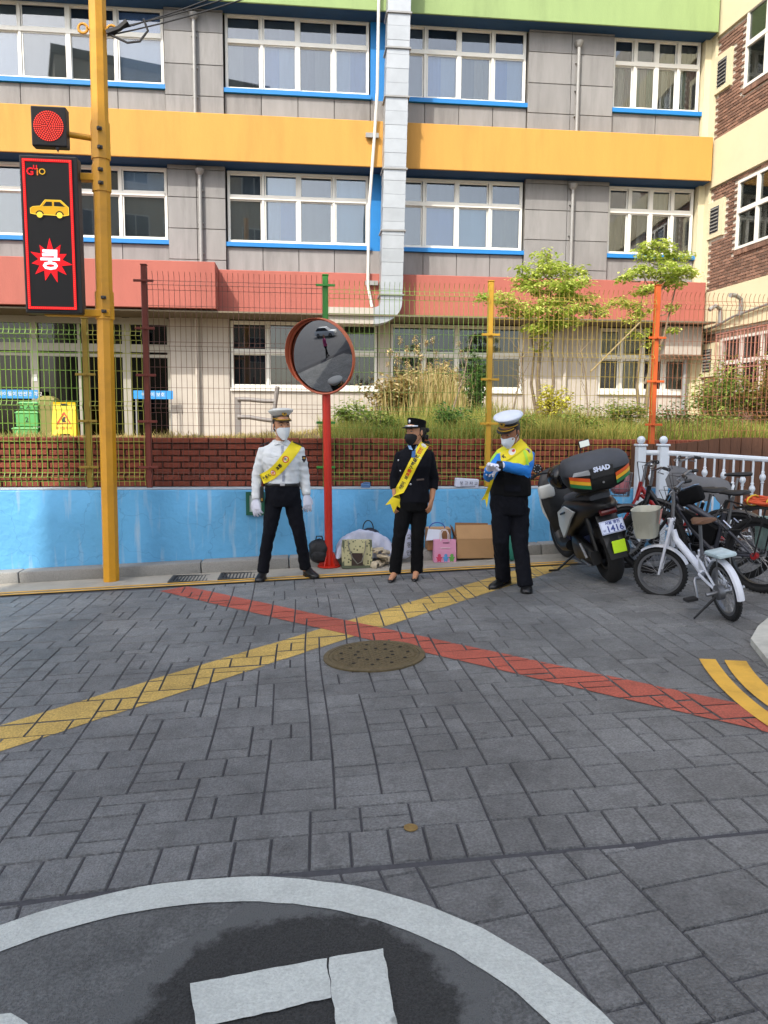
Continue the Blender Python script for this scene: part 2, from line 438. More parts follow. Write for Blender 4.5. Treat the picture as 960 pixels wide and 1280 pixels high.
n = len(ap); mb.add([(p.x, p.y, gz(p.x)-.01) for p in ap]+[(p.x, p.y, gz(p.x)+.045) for p in ap], [tuple(range(n, 2*n))]+[(i, (i+1) % n, n+(i+1) % n, n+i) for i in range(n)])
struct(mb.build('concrete_apron', mat('apron_concrete', 'b5b3a8', .85, var=.15, scale=8, bump=.4, bscale=80, dirt=.35)), 'pale worn concrete apron at the right corner', 'apron')

# ---- near circle: smooth disc, patch, ring and digits
mb = MB(); N_ = 160
DR = [RO+.012+.03*noise.noise((math.cos(2*math.pi*i/N_)*1.5, math.sin(2*math.pi*i/N_)*1.5, 4))+.02*noise.noise((math.cos(2*math.pi*i/N_)*9, math.sin(2*math.pi*i/N_)*9, 4)) for i in range(N_)]
mb.add([(RC.x+DR[i]*math.cos(2*math.pi*i/N_), RC.y+DR[i]*math.sin(2*math.pi*i/N_), gz(RC.x+DR[i]*math.cos(2*math.pi*i/N_))+.0036) for i in range(N_)], [tuple(range(N_))])
# flatten the far side where it would climb on the soldier course
mb.v = [(x, min(y, 2.612), z) for x, y, z in mb.v]
struct(mb.build('smooth_road_patch', m_smooth), 'smooth dark asphalt disc under the white ring', 'road surface')
rr = random.Random(3)
def blob(c, rx, ry, z, m, name, label, n=72, rough=.12, ang=0):
    mb = MB(); pts = []
    for i in range(n):
        a = 2*math.pi*i/n; k = 1+rough*noise.noise((math.cos(a)*2.2, math.sin(a)*2.2, c[0]))+.05*noise.noise((math.cos(a)*9, math.sin(a)*9, 3))
        x, y = rx*k*math.cos(a), ry*k*math.sin(a); X = c[0]+x*math.cos(ang)-y*math.sin(ang); Y = c[1]+x*math.sin(ang)+y*math.cos(ang)
        pts.append((X, Y, gz(X)+z))
    mb.add(pts, [tuple(range(n))]); return struct(mb.build(name, m), label, 'road surface')
def patch_mat():
    m = m_patch; nt = m.node_tree; N = nt.nodes; L = nt.links; b = N['Principled BSDF']; src = b.inputs['Base Color'].links[0].from_socket
    g = N.new('ShaderNodeNewGeometry'); sb_ = N.new('ShaderNodeVectorMath'); sb_.operation = 'DISTANCE'; sb_.inputs[1].default_value = (-.02, 1.93, 0); L.new(g.outputs['Position'], sb_.inputs[0])
    n = N.new('ShaderNodeTexNoise'); n.inputs['Scale'].default_value = 11; n.inputs['Detail'].default_value = 10; n.inputs['Roughness'].default_value = .7; L.new(g.outputs['Position'], n.inputs['Vector'])
    ma = N.new('ShaderNodeMath'); ma.operation = 'MULTIPLY_ADD'; ma.inputs[1].default_value = .24; L.new(n.outputs[0], ma.inputs[0]); L.new(sb_.outputs['Value'], ma.inputs[2])
    r = N.new('ShaderNodeMapRange'); r.inputs['From Min'].default_value = .545; r.inputs['From Max'].default_value = .585; L.new(ma.outputs[0], r.inputs[0])
    mx = N.new('ShaderNodeMix'); mx.data_type = 'RGBA'; L.new(r.outputs[0], mx.inputs['Factor']); L.new(src, mx.inputs['A']); mx.inputs['B'].default_value = (*srgb('676867'), 1); L.new(mx.outputs['Result'], b.inputs['Base Color'])
patch_mat()
blob((-.02, 1.93), .52, .54, .0045, m_patch, 'rough_patch', 'darker coarse asphalt patch around the white digit', rough=.3)
mb = MB(); N_ = 120; inner = []; outer = []
for i in range(N_):
    a = 2*math.pi*i/N_; j1 = .006*noise.noise((math.cos(a)*25, math.sin(a)*25, 0)); j2 = .006*noise.noise((math.cos(a)*25, math.sin(a)*25, 7))
    outer.append((RC.x+(RO+j1)*math.cos(a), RC.y+(RO+j1)*math.sin(a))); inner.append((RC.x+(RI+j2)*math.cos(a), RC.y+(RI+j2)*math.sin(a)))
mb.add([(x, y, gz(x)+.0075) for x, y in outer+inner], [(i, (i+1) % N_, N_+(i+1) % N_, N_+i) for i in range(N_)])
struct(mb.build('white_ring', m_white), 'large white painted ring on the near road', 'road marking')
def pp(*px): return [(lambda p: (p.x, p.y, gz(p.x)+.0095))(GP(*q)) for q in px]
mb = MB()
def rag(poly, amp=.006, step=.03):
    out = []
    for i in range(len(poly)):
        a = Vector(poly[i]); b = Vector(poly[(i+1) % len(poly)]); k = max(1, int((b-a).length/step))
        for j in range(k):
            p = a+(b-a)*j/k; out.append((p.x+amp*noise.noise(p*30), p.y+amp*noise.noise(p*30+Vector((5, 5, 5))), p.z))
    return out
bar = rag(pp((237, 1233), (408, 1201), (414, 1251), (246, 1290)))
stem = rag(pp((411, 1200), (478, 1189), (500, 1300), (512, 1345), (425, 1352), (421, 1290), (413, 1240)))
mb.add(bar, [tuple(range(len(bar)))]); mb.add(stem, [tuple(range(len(stem)))])
struct(mb.build('white_digit', m_white), 'white painted digit with a square corner inside the ring', 'road marking')
mb = MB(); d2 = rag(pp((-90, 1290), (-20, 1272), (12, 1270), (33, 1280), (60, 1320), (-60, 1345))); mb.add(d2, [tuple(range(len(d2)))])
struct(mb.build('white_digit', m_white), 'corner of a white painted digit at the near left', 'road marking')

# ---- manhole and survey disk
m_iron = mat('manhole_iron', '66593f', .65, .35, var=.3, scale=25, bump=.4, bscale=120, dirt=.3)
m_hole = mat('dark_hole', '0a0a0a', .9, var=0)
mh = thing('manhole_cover', 'round rusty iron manhole cover with small holes in the road', 'manhole', (.49, 5.16, gz(.49)+.004))
M = Matrix.Translation((.49, 5.16, gz(.49)+.004)) @ Matrix.Rotation(-math.atan(SL), 4, 'Y')
mb = MB(); mb.lathe([(.352, -.004), (.352, .008), (.335, .010), (.318, .010), (.316, .005)], 48, M=M); mb.build('rim', m_iron, mh, smooth=30)
mb = MB(); mb.lathe([(.312, -.002), (.312, .008), (.30, .010)], 48, M=M); mb.build('lid', m_iron, mh, smooth=30)
worn(m_white, .08, .35); worn(m_yel2, .25); worn(m_red, .2)
mb = MB()
for i in range(26):
    for j in range(26):
        x, y = (i-12.5)*.0235, (j-12.5)*.0235
        if x*x+y*y < .27**2 and ((i+j) % 2): mb.box((x, y, .0115), (.016, .008, .004), M=M, rz=R_(45 if i % 2 else -45))
for i in range(60):
    a = 2*math.pi*i/60; mb.box((.287*math.cos(a), .287*math.sin(a), .0115), (.018, .008, .004), M=M, rz=a)
o = mb.build('tread', m_iron, mh); o['kind'] = 'stuff'
for i in range(22):
    a = 2*math.pi*i/11+(.25 if i >= 11 else 0); r = .235 if i < 11 else .13
    mb = MB(); mb.lathe([(.013, .0125), (.013, .0142)], 8, (r*math.cos(a), r*math.sin(a), 0), M=M); mb.build('hole', m_hole, mh)
m_brass = mat('worn_brass', '9a7f4f', .5, .7, var=.2, scale=40)
mb = MB(); sdz = gz(.42)+.004; mb.lathe([(.028, 0), (.028, .004), (.022, .006), (.018, .005), (.006, .005), (.004, .007)], 20, (.42, 2.86, sdz))
sd = thing('survey_disk', 'small round brass survey disk set in the soldier course of pavers', 'marker', (.42, 2.86, sdz)); mb.build('disk', m_brass, sd, smooth=40)
# ================================================================== BLUE WALL, PLANTER, YARD
def streak_mat():
    m = mat('blue_wall_paint', '5da3d0', .75, var=.10, scale=1.6, bump=.5, bscale=14, dirt=.10)
    nt = m.node_tree; N = nt.nodes; L = nt.links; b = N['Principled BSDF']
    src = b.inputs['Base Color'].links[0].from_socket
    tc = N.new('ShaderNodeTexCoord'); mp = N.new('ShaderNodeMapping'); mp.inputs['Scale'].default_value = (5, 5, .55); L.new(tc.outputs['Object'], mp.inputs[0])
    n = N.new('ShaderNodeTexNoise'); n.inputs['Scale'].default_value = 2.2; n.inputs['Detail'].default_value = 5; L.new(mp.outputs[0], n.inputs['Vector'])
    r = N.new('ShaderNodeMapRange'); r.inputs['From Min'].default_value = .56; r.inputs['From Max'].default_value = .72; r.inputs['To Max'].default_value = .62; L.new(n.outputs[0], r.inputs[0])
    mx = N.new('ShaderNodeMix'); mx.data_type = 'RGBA'; mx.inputs['B'].default_value = (*srgb('a5b9c8'), 1); L.new(r.outputs[0], mx.inputs['Factor']); L.new(src, mx.inputs['A'])
    v = N.new('ShaderNodeTexVoronoi'); v.feature = 'DISTANCE_TO_EDGE'; v.inputs['Scale'].default_value = 1.1
    nn = N.new('ShaderNodeTexNoise'); nn.inputs['Scale'].default_value = 6; L.new(tc.outputs['Object'], nn.inputs['Vector'])
    ad = N.new('ShaderNodeVectorMath'); ad.operation = 'MULTIPLY_ADD'; ad.inputs[1].default_value = (.25, .25, .25); L.new(nn.outputs['Color'], ad.inputs[0]); L.new(tc.outputs['Object'], ad.inputs[2]); L.new(ad.outputs[0], v.inputs['Vector'])
    r2_ = N.new('ShaderNodeMapRange'); r2_.inputs['From Max'].default_value = .006; r2_.inputs['To Min'].default_value = .35; r2_.inputs['To Max'].default_value = 0; L.new(v.outputs['Distance'], r2_.inputs[0])
    mx2 = N.new('ShaderNodeMix'); mx2.data_type = 'RGBA'; mx2.inputs['B'].default_value = (*srgb('2f5f8c'), 1); L.new(r2_.outputs[0], mx2.inputs['Factor']); L.new(mx.outputs['Result'], mx2.inputs['A'])
    L.new(mx2.outputs['Result'], b.inputs['Base Color']); return m
m_blue = streak_mat()
WY, WT = 8.9, .875
bw = thing('blue_wall', 'low rendered wall painted sky blue with cracks and pale streaks', 'wall', (0, 9.0, .1))
mb = MB(); n = 60; rr_ = []
for i in range(n+1):
    x = -8.5+13.6*i/n; w = .012*noise.noise((x*1.3, 0, 0))
    rr_.append([(x, WY+w*.4, gz(x)-.05), (x, WY+w*.5, .5), (x, WY+w*.3, WT-.012), (x, WY+.012, WT+w*.5), (x, WY+.30, WT+w*.3), (x, WY+.30, gz(x)-.05)])
mb.rings(rr_); mb.build('render_face', m_blue, bw, smooth=40)
m_cope = mat('wall_top_cement', 'a7b4bd', .9, var=.15, scale=9, bump=.3)
mb = MB(); mb.bx((-8.5, WY+.006, WT+.004), (5.1, WY+.29, WT+.014)); mb.build('coping', m_cope, bw)

m_brick = mat('planter_brick', '82402e', .85, var=.2, scale=20, bump=.4, bscale=120, objv=.2, isl=.2, dirt=.25)
m_mort = mat('brick_mortar', '4b3a31', .95, var=.2, scale=30)
m_capb = mat('brick_cap', '8a4732', .85, var=.2, scale=18, bump=.4, bscale=120, objv=.15, isl=.12, dirt=.2)
pl = thing('brick_planter', 'dark red brick retaining wall of the school yard behind the blue wall', 'wall', (0, 9.3, .87))
BT = 1.46
mb = MB(); mb.bx((-8.5, 9.232, .6), (7.2, 9.42, BT-.07)); mb.build('mortar', m_mort, pl)
cands = []
rows = 7; rh = (BT-.065-.885)/rows
for r in range(rows):
    x = -8.5+(.105 if r % 2 else 0)
    while x < 7.0:
        cands.append((x+.1, .885+(r+.5)*rh)); x += .212
cands = [(x, z, -abs(PROJ((x, 9.22, z))[0]-430)) for x, z in cands]; cands.sort(key=lambda c: -c[2])
bm_ = MB(); bm_.bbox((0, 0, 0), (.196, .05, rh-.014), .006, seg=1); bme = bm_.mesh('brick', m_brick)
rest = MB(); rb = random.Random(5)
for k, (x, z, _) in enumerate(cands):
    p = (x, 9.232-rb.uniform(0, .012), z+rb.uniform(-.002, .002)); rot = (0, rb.uniform(-.012, .012), rb.uniform(-.02, .02))
    if k < 250: place('brick', bme, pl, at=p, rot=rot)
    else: rest.bbox(p, (.196, .05, rh-.014), .006, seg=1, ry=rot[1])
rest.build('outer_bricks', m_brick, pl, kind='stuff')
bm_ = MB(); bm_.bbox((0, 0, 0), (.20, .24, .058), .008, seg=1); cme = bm_.mesh('cap_brick', m_capb)
x = -8.4; k = 0
while x < 7.1:
    o = place('cap_brick', cme, pl, at=(x, 9.305+rb.uniform(-.006, .006), BT-.03+rb.uniform(-.003, .003)), rot=(0, rb.uniform(-.012, .012), rb.uniform(-.015, .015))); x += .212

# ---- yard
def yz(x, y):
    t = max(0, min(1, (y-9.35)/6)); base = BT-.03 - .15*t
    mound = .42*math.exp(-((x-3.2)/3.0)**2-((y-12.6)/1.7)**2)
    return base + (mound if x > -1 else mound*math.exp(-((x+1)/.6)**2))
mb = MB(); nx, ny = 60, 26; vs = []
for j in range(ny+1):
    for i in range(nx+1):
        x = -14+32*i/nx; y = 9.40+13*j/ny; vs.append((x, y, yz(x, y)+.02*noise.noise((x, y, 0))))
mb.add(vs, [(j*(nx+1)+i, j*(nx+1)+i+1, (j+1)*(nx+1)+i+1, (j+1)*(nx+1)+i) for j in range(ny) for i in range(nx)])
struct(mb.build('yard', m_earth, smooth=60), 'raised earth of the school yard behind the planter wall', 'ground')

def grass_mat(name, a, b):
    m = mat(name, a, .7, var=.1, scale=3, isl=.35)
    nt = m.node_tree; N = nt.nodes; L = nt.links; bb = N['Principled BSDF']; src = bb.inputs['Base Color'].links[0].from_socket
    g = N.new('ShaderNodeNewGeometry'); n = N.new('ShaderNodeTexNoise'); n.inputs['Scale'].default_value = 1.1
    tc = N.new('ShaderNodeTexCoord'); L.new(tc.outputs['Object'], n.inputs['Vector'])
    ad = N.new('ShaderNodeMath'); ad.operation = 'ADD'; L.new(n.outputs[0], ad.inputs[0]); L.new(g.outputs['Random Per Island'], ad.inputs[1])
    rr = N.new('ShaderNodeMapRange'); rr.inputs['From Min'].default_value = .75; rr.inputs['From Max'].default_value = 1.25; L.new(ad.outputs[0], rr.inputs[0])
    mx = N.new('ShaderNodeMix'); mx.data_type = 'RGBA'; mx.inputs['B'].default_value = (*srgb(b), 1); L.new(rr.outputs[0], mx.inputs['Factor']); L.new(src, mx.inputs['A'])
    L.new(mx.outputs['Result'], bb.inputs['Base Color'])
    tr = N.new('ShaderNodeBsdfTranslucent'); L.new(mx.outputs['Result'], tr.inputs[0]); ms = N.new('ShaderNodeMixShader'); ms.inputs[0].default_value = .45
    L.new(bb.outputs[0], ms.inputs[1]); L.new(tr.outputs[0], ms.inputs[2]); L.new(ms.outputs[0], N['Material Output'].inputs[0])
    return m
m_gr = grass_mat('grass_blades', '80953a', 'b8af5e'); m_gr2 = grass_mat('dry_grass', 'b5a860', 'cdbb78')
rg = random.Random(9)
def blades(n, xr, yr, hr, wd, dens=None):
    mb = MB()
    for _ in range(n):
        x = rg.uniform(*xr); y = yr[0]+(yr[1]-yr[0])*rg.random()**1.5
        if dens and rg.random() > dens(x, y): continue
        h = rg.uniform(*hr)*(.6+.9*max(0, noise.noise((x*1.7, y*1.7, 2))+.45)); a = rg.uniform(0, 6.28); z = yz(x, y)-.02
        dx, dy = math.cos(a), math.sin(a); l = h*rg.uniform(.15, .75); b = rg.uniform(0, 6.28); lx, ly = math.cos(b)*l, math.sin(b)*l; w = wd*rg.uniform(.6, 1.3)
        mb.add([(x-dx*w, y-dy*w, z), (x+dx*w, y+dy*w, z), (x+lx*.4+dx*w*.7, y+ly*.4+dy*w*.7, z+h*.6), (x+lx*.4-dx*w*.7, y+ly*.4-dy*w*.7, z+h*.6), (x+lx, y+ly, z+h)], [(0, 1, 2, 3), (3, 2, 4)])
    return mb
o = blades(56000, (.25, 8.4), (9.45, 12.2), (.07, .28), .0042, lambda x, y: min(1, (x+.1)*1.2)*(.35+.9*max(0, .5+noise.noise((x*1.3, y*1.3, 8))))).build('grass', m_gr)
tag(o, 'tall green grass along the top of the planter to the right', 'grass', kind='stuff')
o = blades(9000, (-8, 1.0), (9.42, 14), (.05, .12), .006).build('grass', m_gr2)
tag(o, 'short dry yellowish grass in front of the school entrance', 'grass', kind='stuff')
# ================================================================== SCHOOL BUILDING (facade runs along x)
FY = 18.88          # face of the columns and spandrels
BY = 19.0           # face of the window bays
LY = 18.5           # face of the coloured ledges
m_panel = mat('concrete_panel', '838281', .85, var=.12, scale=2.2, bump=.2, bscale=60, objv=.07, dirt=.30, stretch=(2.2, 2.2, .35))
m_joint = mat('panel_joint', '6a6863', .95, var=.1)
m_ledge_y = mat('yellow_render', 'bd8c40', .8, var=.07, scale=1.5, bump=.25, bscale=50, dirt=.16, stretch=(1.8, 1.8, .3))
m_ledge_r = mat('salmon_render', 'a05a4e', .8, var=.07, scale=1.5, bump=.25, bscale=50, dirt=.16, stretch=(1.8, 1.8, .3))
m_ledge_g = mat('green_render', '879d66', .8, var=.07, scale=1.5, bump=.25, bscale=50, dirt=.16, stretch=(1.8, 1.8, .3))
m_bluep = mat('blue_trim_paint', '0f73b8', .6, var=.06, scale=4)
m_ddk = mat('lintel_shade_blue', '123c60', .7, var=.08)  # lintel blue, darkened to hold the shade under the ledges
m_frame = mat('window_frame', 'd9d8d0', .5, var=.05, scale=5)
m_wwall = mat('cream_white_render', 'b1aaa0', .85, var=.10, scale=2, bump=.3, bscale=70, dirt=.12)
m_pipe = mat('grey_pipe', '8c8c8a', .5, .3, var=.1)
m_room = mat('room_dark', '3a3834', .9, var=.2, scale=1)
m_soff = mat('soffit_render', '6e6554', .85, var=.08)
def glass_mat(name, tint, gl=1.0):
    m = bpy.data.materials.new(name); m.use_nodes = True; nt = m.node_tree; N = nt.nodes; L = nt.links; N.remove(N['Principled BSDF'])
    t = N.new('ShaderNodeBsdfTransparent'); t.inputs[0].default_value = (*tint, 1)
    g = N.new('ShaderNodeBsdfGlossy'); g.inputs['Roughness'].default_value = .015
    f = N.new('ShaderNodeFresnel'); f.inputs[0].default_value = 1.5
    mm = N.new('ShaderNodeMath'); mm.operation = 'MULTIPLY_ADD'; mm.inputs[1].default_value = 2.0*gl; mm.inputs[2].default_value = .05*gl; L.new(f.outputs[0], mm.inputs[0])
    mx = N.new('ShaderNodeMixShader'); L.new(mm.outputs[0], mx.inputs[0]); L.new(t.outputs[0], mx.inputs[1]); L.new(g.outputs[0], mx.inputs[2]); L.new(mx.outputs[0], N['Material Output'].inputs[0])
    return m
m_glass = glass_mat('window_glass', (.80, .84, .86)); m_glow = glass_mat('ground_floor_glass', (.72, .76, .76), .45); m_gdark = glass_mat('entrance_glass', (.16, .24, .18), .30)
m_bl = {k: mat('blind_tone_'+k, c, .9, var=.06, scale=2, stretch=(8, 8, .4)) for k, c in dict(blue='a2bdf0', pale='d3e2f8', sky='c2dff4', grey='9b9c98', beige='c4bba8', cream='d8ceb8', mesh='85888c', dark='3a3f48', tan='9c9282', green='a0b09c').items()}  # blinds, curtains; pale, blue, sky carry painted sky reflection, dark an unlit room

sb = thing('school_building', 'long school building with grey panels and green, yellow and salmon ledges', 'building', (0, 19, 1.3))
X0, X1 = -14.0, 9.98
# core behind the panels (rooms are hollow: a back wall and slabs)
mb = MB(); mb.bx((X0, 21.6, 1.0), (X1, 21.8, 14.6)); mb.build('back_wall', m_room, sb)
for z in (1.15, 4.5, 7.95, 11.4, 14.6): mb = MB(); mb.bx((X0, 19.16, z-.1), (X1, 21.6, z+.1)); mb.build('floor_slab', m_room, sb)
mb = MB()
for x in (X0, -7.6, -2.4, 2.1, 6.5, X1-.1):
    mb = MB(); mb.bx((x-.1, 19.3, 1.25), (x+.1, 21.6, 14.5)); mb.build('room_partition', m_room, sb)
mb = MB(); mb.bx((X0-.2, 19.0, 14.75), (X1, 24, 15.0)); mb.build('roof', m_joint, sb)

FLO = {3: (9.33, 11.0), 2: (5.90, 7.53)}
BAYS = [(-7.30, -3.05), (-1.73, 1.65), (2.12, 5.42), (7.53, 9.80)]
COLS = [(-3.05, -1.73), (5.42, 7.53)]
BAND = {3: (10.98, 12.05), 2: (7.58, 8.60)}
def panel(x0, x1, z0, z1, y=FY, th=.05, m=m_panel):
    g = .007; mb = MB(); mb.bbox(((x0+x1)/2, y+th/2, (z0+z1)/2), (x1-x0-2*g, th, z1-z0-2*g), .006, seg=1); return mb.build('panel', m, sb)
back = MB()
for (x0, x1) in COLS:
    back.bx((x0+.012, FY+.03, 4.9), (x1-.012, BY+.17, 14.6))
    for f in (2, 3):
        z0 = BAND[f][0]-2.40; z1 = BAND[f][0]+.3; w = (x1-x0); xm = x0+w*.5
        zs = [z0, z0+.28, z0+.98, z0+1.68, z0+2.3, z1] if f == 2 else [z0, z0+.52, z0+1.2, z0+1.9, z0+2.35, z1]
        for i in range(len(zs)-1):
            panel(x0, xm, zs[i], zs[i+1]); panel(xm, x1, zs[i], zs[i+1])
    p = MB()
for (xp, z0, z1) in [(-2.37, 8.66, 10.72), (-2.30, 5.2, 7.36), (6.62, 8.66, 10.62), (6.58, 5.2, 7.36)]:
    p = MB(); p.tube([(xp, FY-.075, z0-.1), (xp, FY-.075, z1)], .045, 10); p.lathe([(.05, z1-.02), (.09, z1+.03), (.11, z1+.11), (.10, z1+.115)], 10, (xp, FY-.075, 0))
    for z in (z0+.4, (z0+z1)/2, z1-.35): p.box((xp, FY-.03, z), (.13, .06, .03))
    p.build('drainpipe', m_pipe, sb, smooth=40)
# ---- windows
rw = random.Random(21)
def window(xa, xb, za, zb, kinds, kupper, y=BY, cols=4, split=.64, divs=None, parent=None, cut=None, gm=None):
    """frame (part) with panes and blinds (sub-parts)"""
    parent = parent or sb
    fr = MB(); t = .055; d = .10; yc = y+d/2
    zm = za+(zb-za)*split
    fr.bx((xa, y, za), (xb, y+d, za+t)); fr.bx((xa, y, zb-t), (xb, y+d, zb)); fr.bx((xa, y+.002, za+t), (xa+t, y+d-.002, zb-t)); fr.bx((xb-t, y+.002, za+t), (xb, y+d-.002, zb-t))
    fr.bx((xa+t, y-.012, zm-.045), (xb-t, y+d-.001, zm+.045))
    w = (xb-xa); xs = [xa+w*i/cols for i in range(cols+1)] if divs is None else [xa+w*q for q in divs]
    for i in range(1, len(xs)-1):
        tt = .05 if i == len(xs)//2 else .028
        fr.bx((xs[i]-tt, y-.006*(tt > .03), za+t), (xs[i]+tt, y+d-.003, zm-.045)); fr.bx((xs[i]-tt, y-.006*(tt > .03), zm+.045), (xs[i]+tt, y+d-.003, zb-t))
    # sliding sashes: a thin rail inside each lower light, alternately set back
    for i in range(len(xs)-1):
        a, b = xs[i]+.05*(1 if i else .9), xs[i+1]-.05; s = .028; o_ = .02 if i % 2 else .05
        a -= .012; b += .012
        for (z0, z1) in ((za+t, zm-.046), (zm+.046, zb-t)):
            fr.bx((a, y+o_, z0), (a+s, y+o_+.03, z1)); fr.bx((b-s, y+o_, z0), (b, y+o_+.03, z1)); fr.bx((a+s, y+o_, z0), (b-s, y+o_+.03, z0+s)); fr.bx((a+s, y+o_, z1-s), (b-s, y+o_+.03, z1))
    wo = fr.build('window', m_frame, parent)
    for i in range(len(xs)-1):
        a, b = xs[i]+.05, xs[i+1]-.05; o_ = .035 if i % 2 else .065
        for (z0, z1, kk) in ((za+t+.02, zm-.06, kinds), (zm+.06, zb-t-.02, kupper)):
            g = MB(); yv = y+o_; tx = rw.uniform(-.003, .003)
            g.bx((a-.02, yv-.003, z0), (b+.02, yv+.003, z1)); g.build('pane', gm or m_glass, wo)
            k = kk[i % len(kk)]
            if k is None: continue
            bl = MB(); names = k.split('+'); wv = (b-a)/len(names)
            for q, nm in enumerate(names):
                bl.cur = q; x0 = a-.03+(wv+.015)*q; nseg = 10; dpt = .02
                top = z1; bot = z0
                vs = []
                for s in range(nseg+1):
                    x = x0+(wv+.015)*s/nseg; yy = y+.13+dpt*math.sin(s*2.2+q)*(.6 if nm in ('beige', 'cream', 'tan', 'green') else .12)
                    vs += [(x, yy, bot), (x, yy, top)]
                bl.add(vs, [(2*s, 2*s+2, 2*s+3, 2*s+1) for s in range(nseg)])
            bl.build('blind', [m_bl[nm] for nm in names], wo)
    return wo
K = {(3, 0): (['pale', 'grey', 'grey', 'pale'], ['grey', 'grey', 'dark', 'blue']),
     (3, 1): (['grey+mesh', 'blue+pale', 'mesh+grey', 'pale+blue'], ['mesh', 'mesh', 'mesh', 'dark']),
     (3, 2): (['mesh', 'blue+pale', 'grey+beige', 'blue+pale'], ['mesh', 'dark', 'mesh', 'dark']),
     (3, 3): (['tan+cream+tan', 'green+cream+green', 'tan+cream+tan', 'green+tan'], ['dark', 'grey', 'tan', 'tan']),
     (2, 0): (['grey', 'pale', 'mesh', 'grey'], ['dark', 'grey', 'dark', 'pale']),
     (2, 1): (['grey', 'pale+blue', 'grey', 'sky'], ['mesh', 'sky', 'mesh', 'sky']),
     (2, 2): (['mesh', 'blue', 'sky', 'beige'], ['grey', 'mesh', 'mesh', 'dark']),
     (2, 3): (['tan', 'dark+grey', 'tan+dark', 'beige'], ['dark', 'grey', 'beige', 'dark'])}
for f in (3, 2):
    za, zb = FLO[f]
    for i, (x0, x1) in enumerate(BAYS):
        divs = None
        window(x0+.03, x1-.03, za, zb, *K[(f, i)], y=BY+.02, divs=divs)
        mb = MB(); mb.bx((x0-.02, BY-.10, za-.10), (x1+.02, BY+.12, za-.004)); mb.build('sill', m_bluep, sb)
        # blue lintel above
        mb = MB(); mb.bx((x0, BY+.01, zb+.004), (x1, BY+.18, zb+.55)); mb.build('lintel', m_ddk, sb)
        # spandrel panels under the sill
        zt = BAND[f][0]-2.4; n = 4 if i < 3 else 2; w = (x1-x0)/n
        for k in range(n): panel(x0+k*w, x0+(k+1)*w, zt, za-.102, y=BY-.03)
        back.bx((x0, BY+.012, zt-.2), (x1, BY+.16, za-.104))
    # blue jamb between the second bay and the duct
    mb = MB(); mb.bx((1.655, BY-.02, za-.10), (2.115, BY+.16, zb+.5)); mb.build('blue_jamb', m_bluep, sb)
    mb = MB(); mb.bx((1.66, BY-.03, BAND[f][0]-2.4), (2.11, BY+.02, za-.103)); mb.build('panel', m_panel, sb)
back.bx((1.66, BY+.022, 4.9), (2.11, BY+.16, 14.6))
back.build('panel_backing', m_joint, sb)
# ---- ledges
def ledge(z0, z1, y0, x0, x1, m, lab=None):
    mb = MB(); mb.bbox(((x0+x1)/2, (y0+BY+.1)/2, (z0+z1)/2), (x1-x0, BY+.1-y0, z1-z0), .012, seg=1); o = mb.build('ledge', m, sb, label=lab); return o
XE = 9.93
ledge(7.58, 8.60, LY, X0, XE, m_ledge_y, 'yellow ledge'); ledge(10.98, 12.2, LY, X0, XE, m_ledge_g, 'green ledge')
ledge(4.17, 5.18, LY, -1.89, XE, m_ledge_r, 'salmon ledge'); ledge(4.20, 5.22, LY-.62, X0, -1.89, m_ledge_r, 'salmon ledge with a projecting end')
for z_ in (7.58, 10.98): mb = MB(); mb.bx((X0, LY+.03, z_-.008), (XE-.02, BY+.005, z_-.002)); mb.build('soffit_shade_sheet', m_ddk, sb)  # thin dark sheets: shade under the ledges put into their colour
mb = MB(); mb.bx((-14, LY-.55, 4.13), (XE, BY+.06, 4.165)); mb.build('soffit', m_soff, sb)
# upper storey (out of the frame, closes the facade)
mb = MB(); mb.bx((X0, FY+.05, 12.2), (X1, BY+.2, 14.7)); mb.build('upper_wall', m_panel, sb)
# ---- ground floor
zG = 1.2
PIERS = [(-3.10, -1.70), (1.86, 2.16), (5.50, 7.44)]
for (x0, x1) in PIERS:
    mb = MB(); mb.bbox(((x0+x1)/2, BY+.1, (zG+4.16)/2), (x1-x0, .28, 4.16-zG), .012, seg=1); mb.build('pier', m_wwall, sb)
GW = [(-1.70, 1.86), (2.16, 5.50), (7.44, 9.80)]
GK = [(['dark', 'tan', 'tan', 'dark'], ['dark', 'tan', 'dark', 'tan']), (['dark', 'dark', 'dark', 'tan'], ['dark', 'dark', 'dark', 'tan']), (['dark', 'beige', 'dark', 'beige'], ['grey', 'grey', 'dark', 'dark'])]
for (x0, x1), kk in zip(GW, GK):
    window(x0+.02, x1-.02, 2.52, 4.10, *kk, y=BY+.02, split=.54, gm=m_glow)
    mb = MB(); mb.bx((x0+.004, BY-.01, zG), (x1-.004, BY+.2, 2.44)); mb.build('apron_wall', m_wwall, sb)
    mb = MB(); mb.bx((x0+.004, BY-.07, 2.444), (x1-.004, BY+.2, 2.512)); mb.build('sill', m_frame, sb)
for xp in (-2.46, 6.55):
    p = MB(); p.tube([(xp, BY-.10, zG), (xp, BY-.10, 4.12)], .05, 10); p.build('drainpipe', m_wwall, sb, smooth=40)
p = MB(); p.tube([(9.62, BY-.25, zG), (9.62, BY-.25, 4.1)], .06, 10); p.build('drainpipe', m_pipe, sb, smooth=40)
p = MB(); p.bbox((9.35, LY+.1, 3.75), (.95, .5, .72), .03); p.build('canopy_box', m_wwall, sb)
p = MB(); p.bx((-6.6, BY-.06, zG), (9.7, BY-.011, zG+.16)); p.build('plinth', mat('plinth_brick', '9a5a44', .85, var=.2, scale=9), sb)
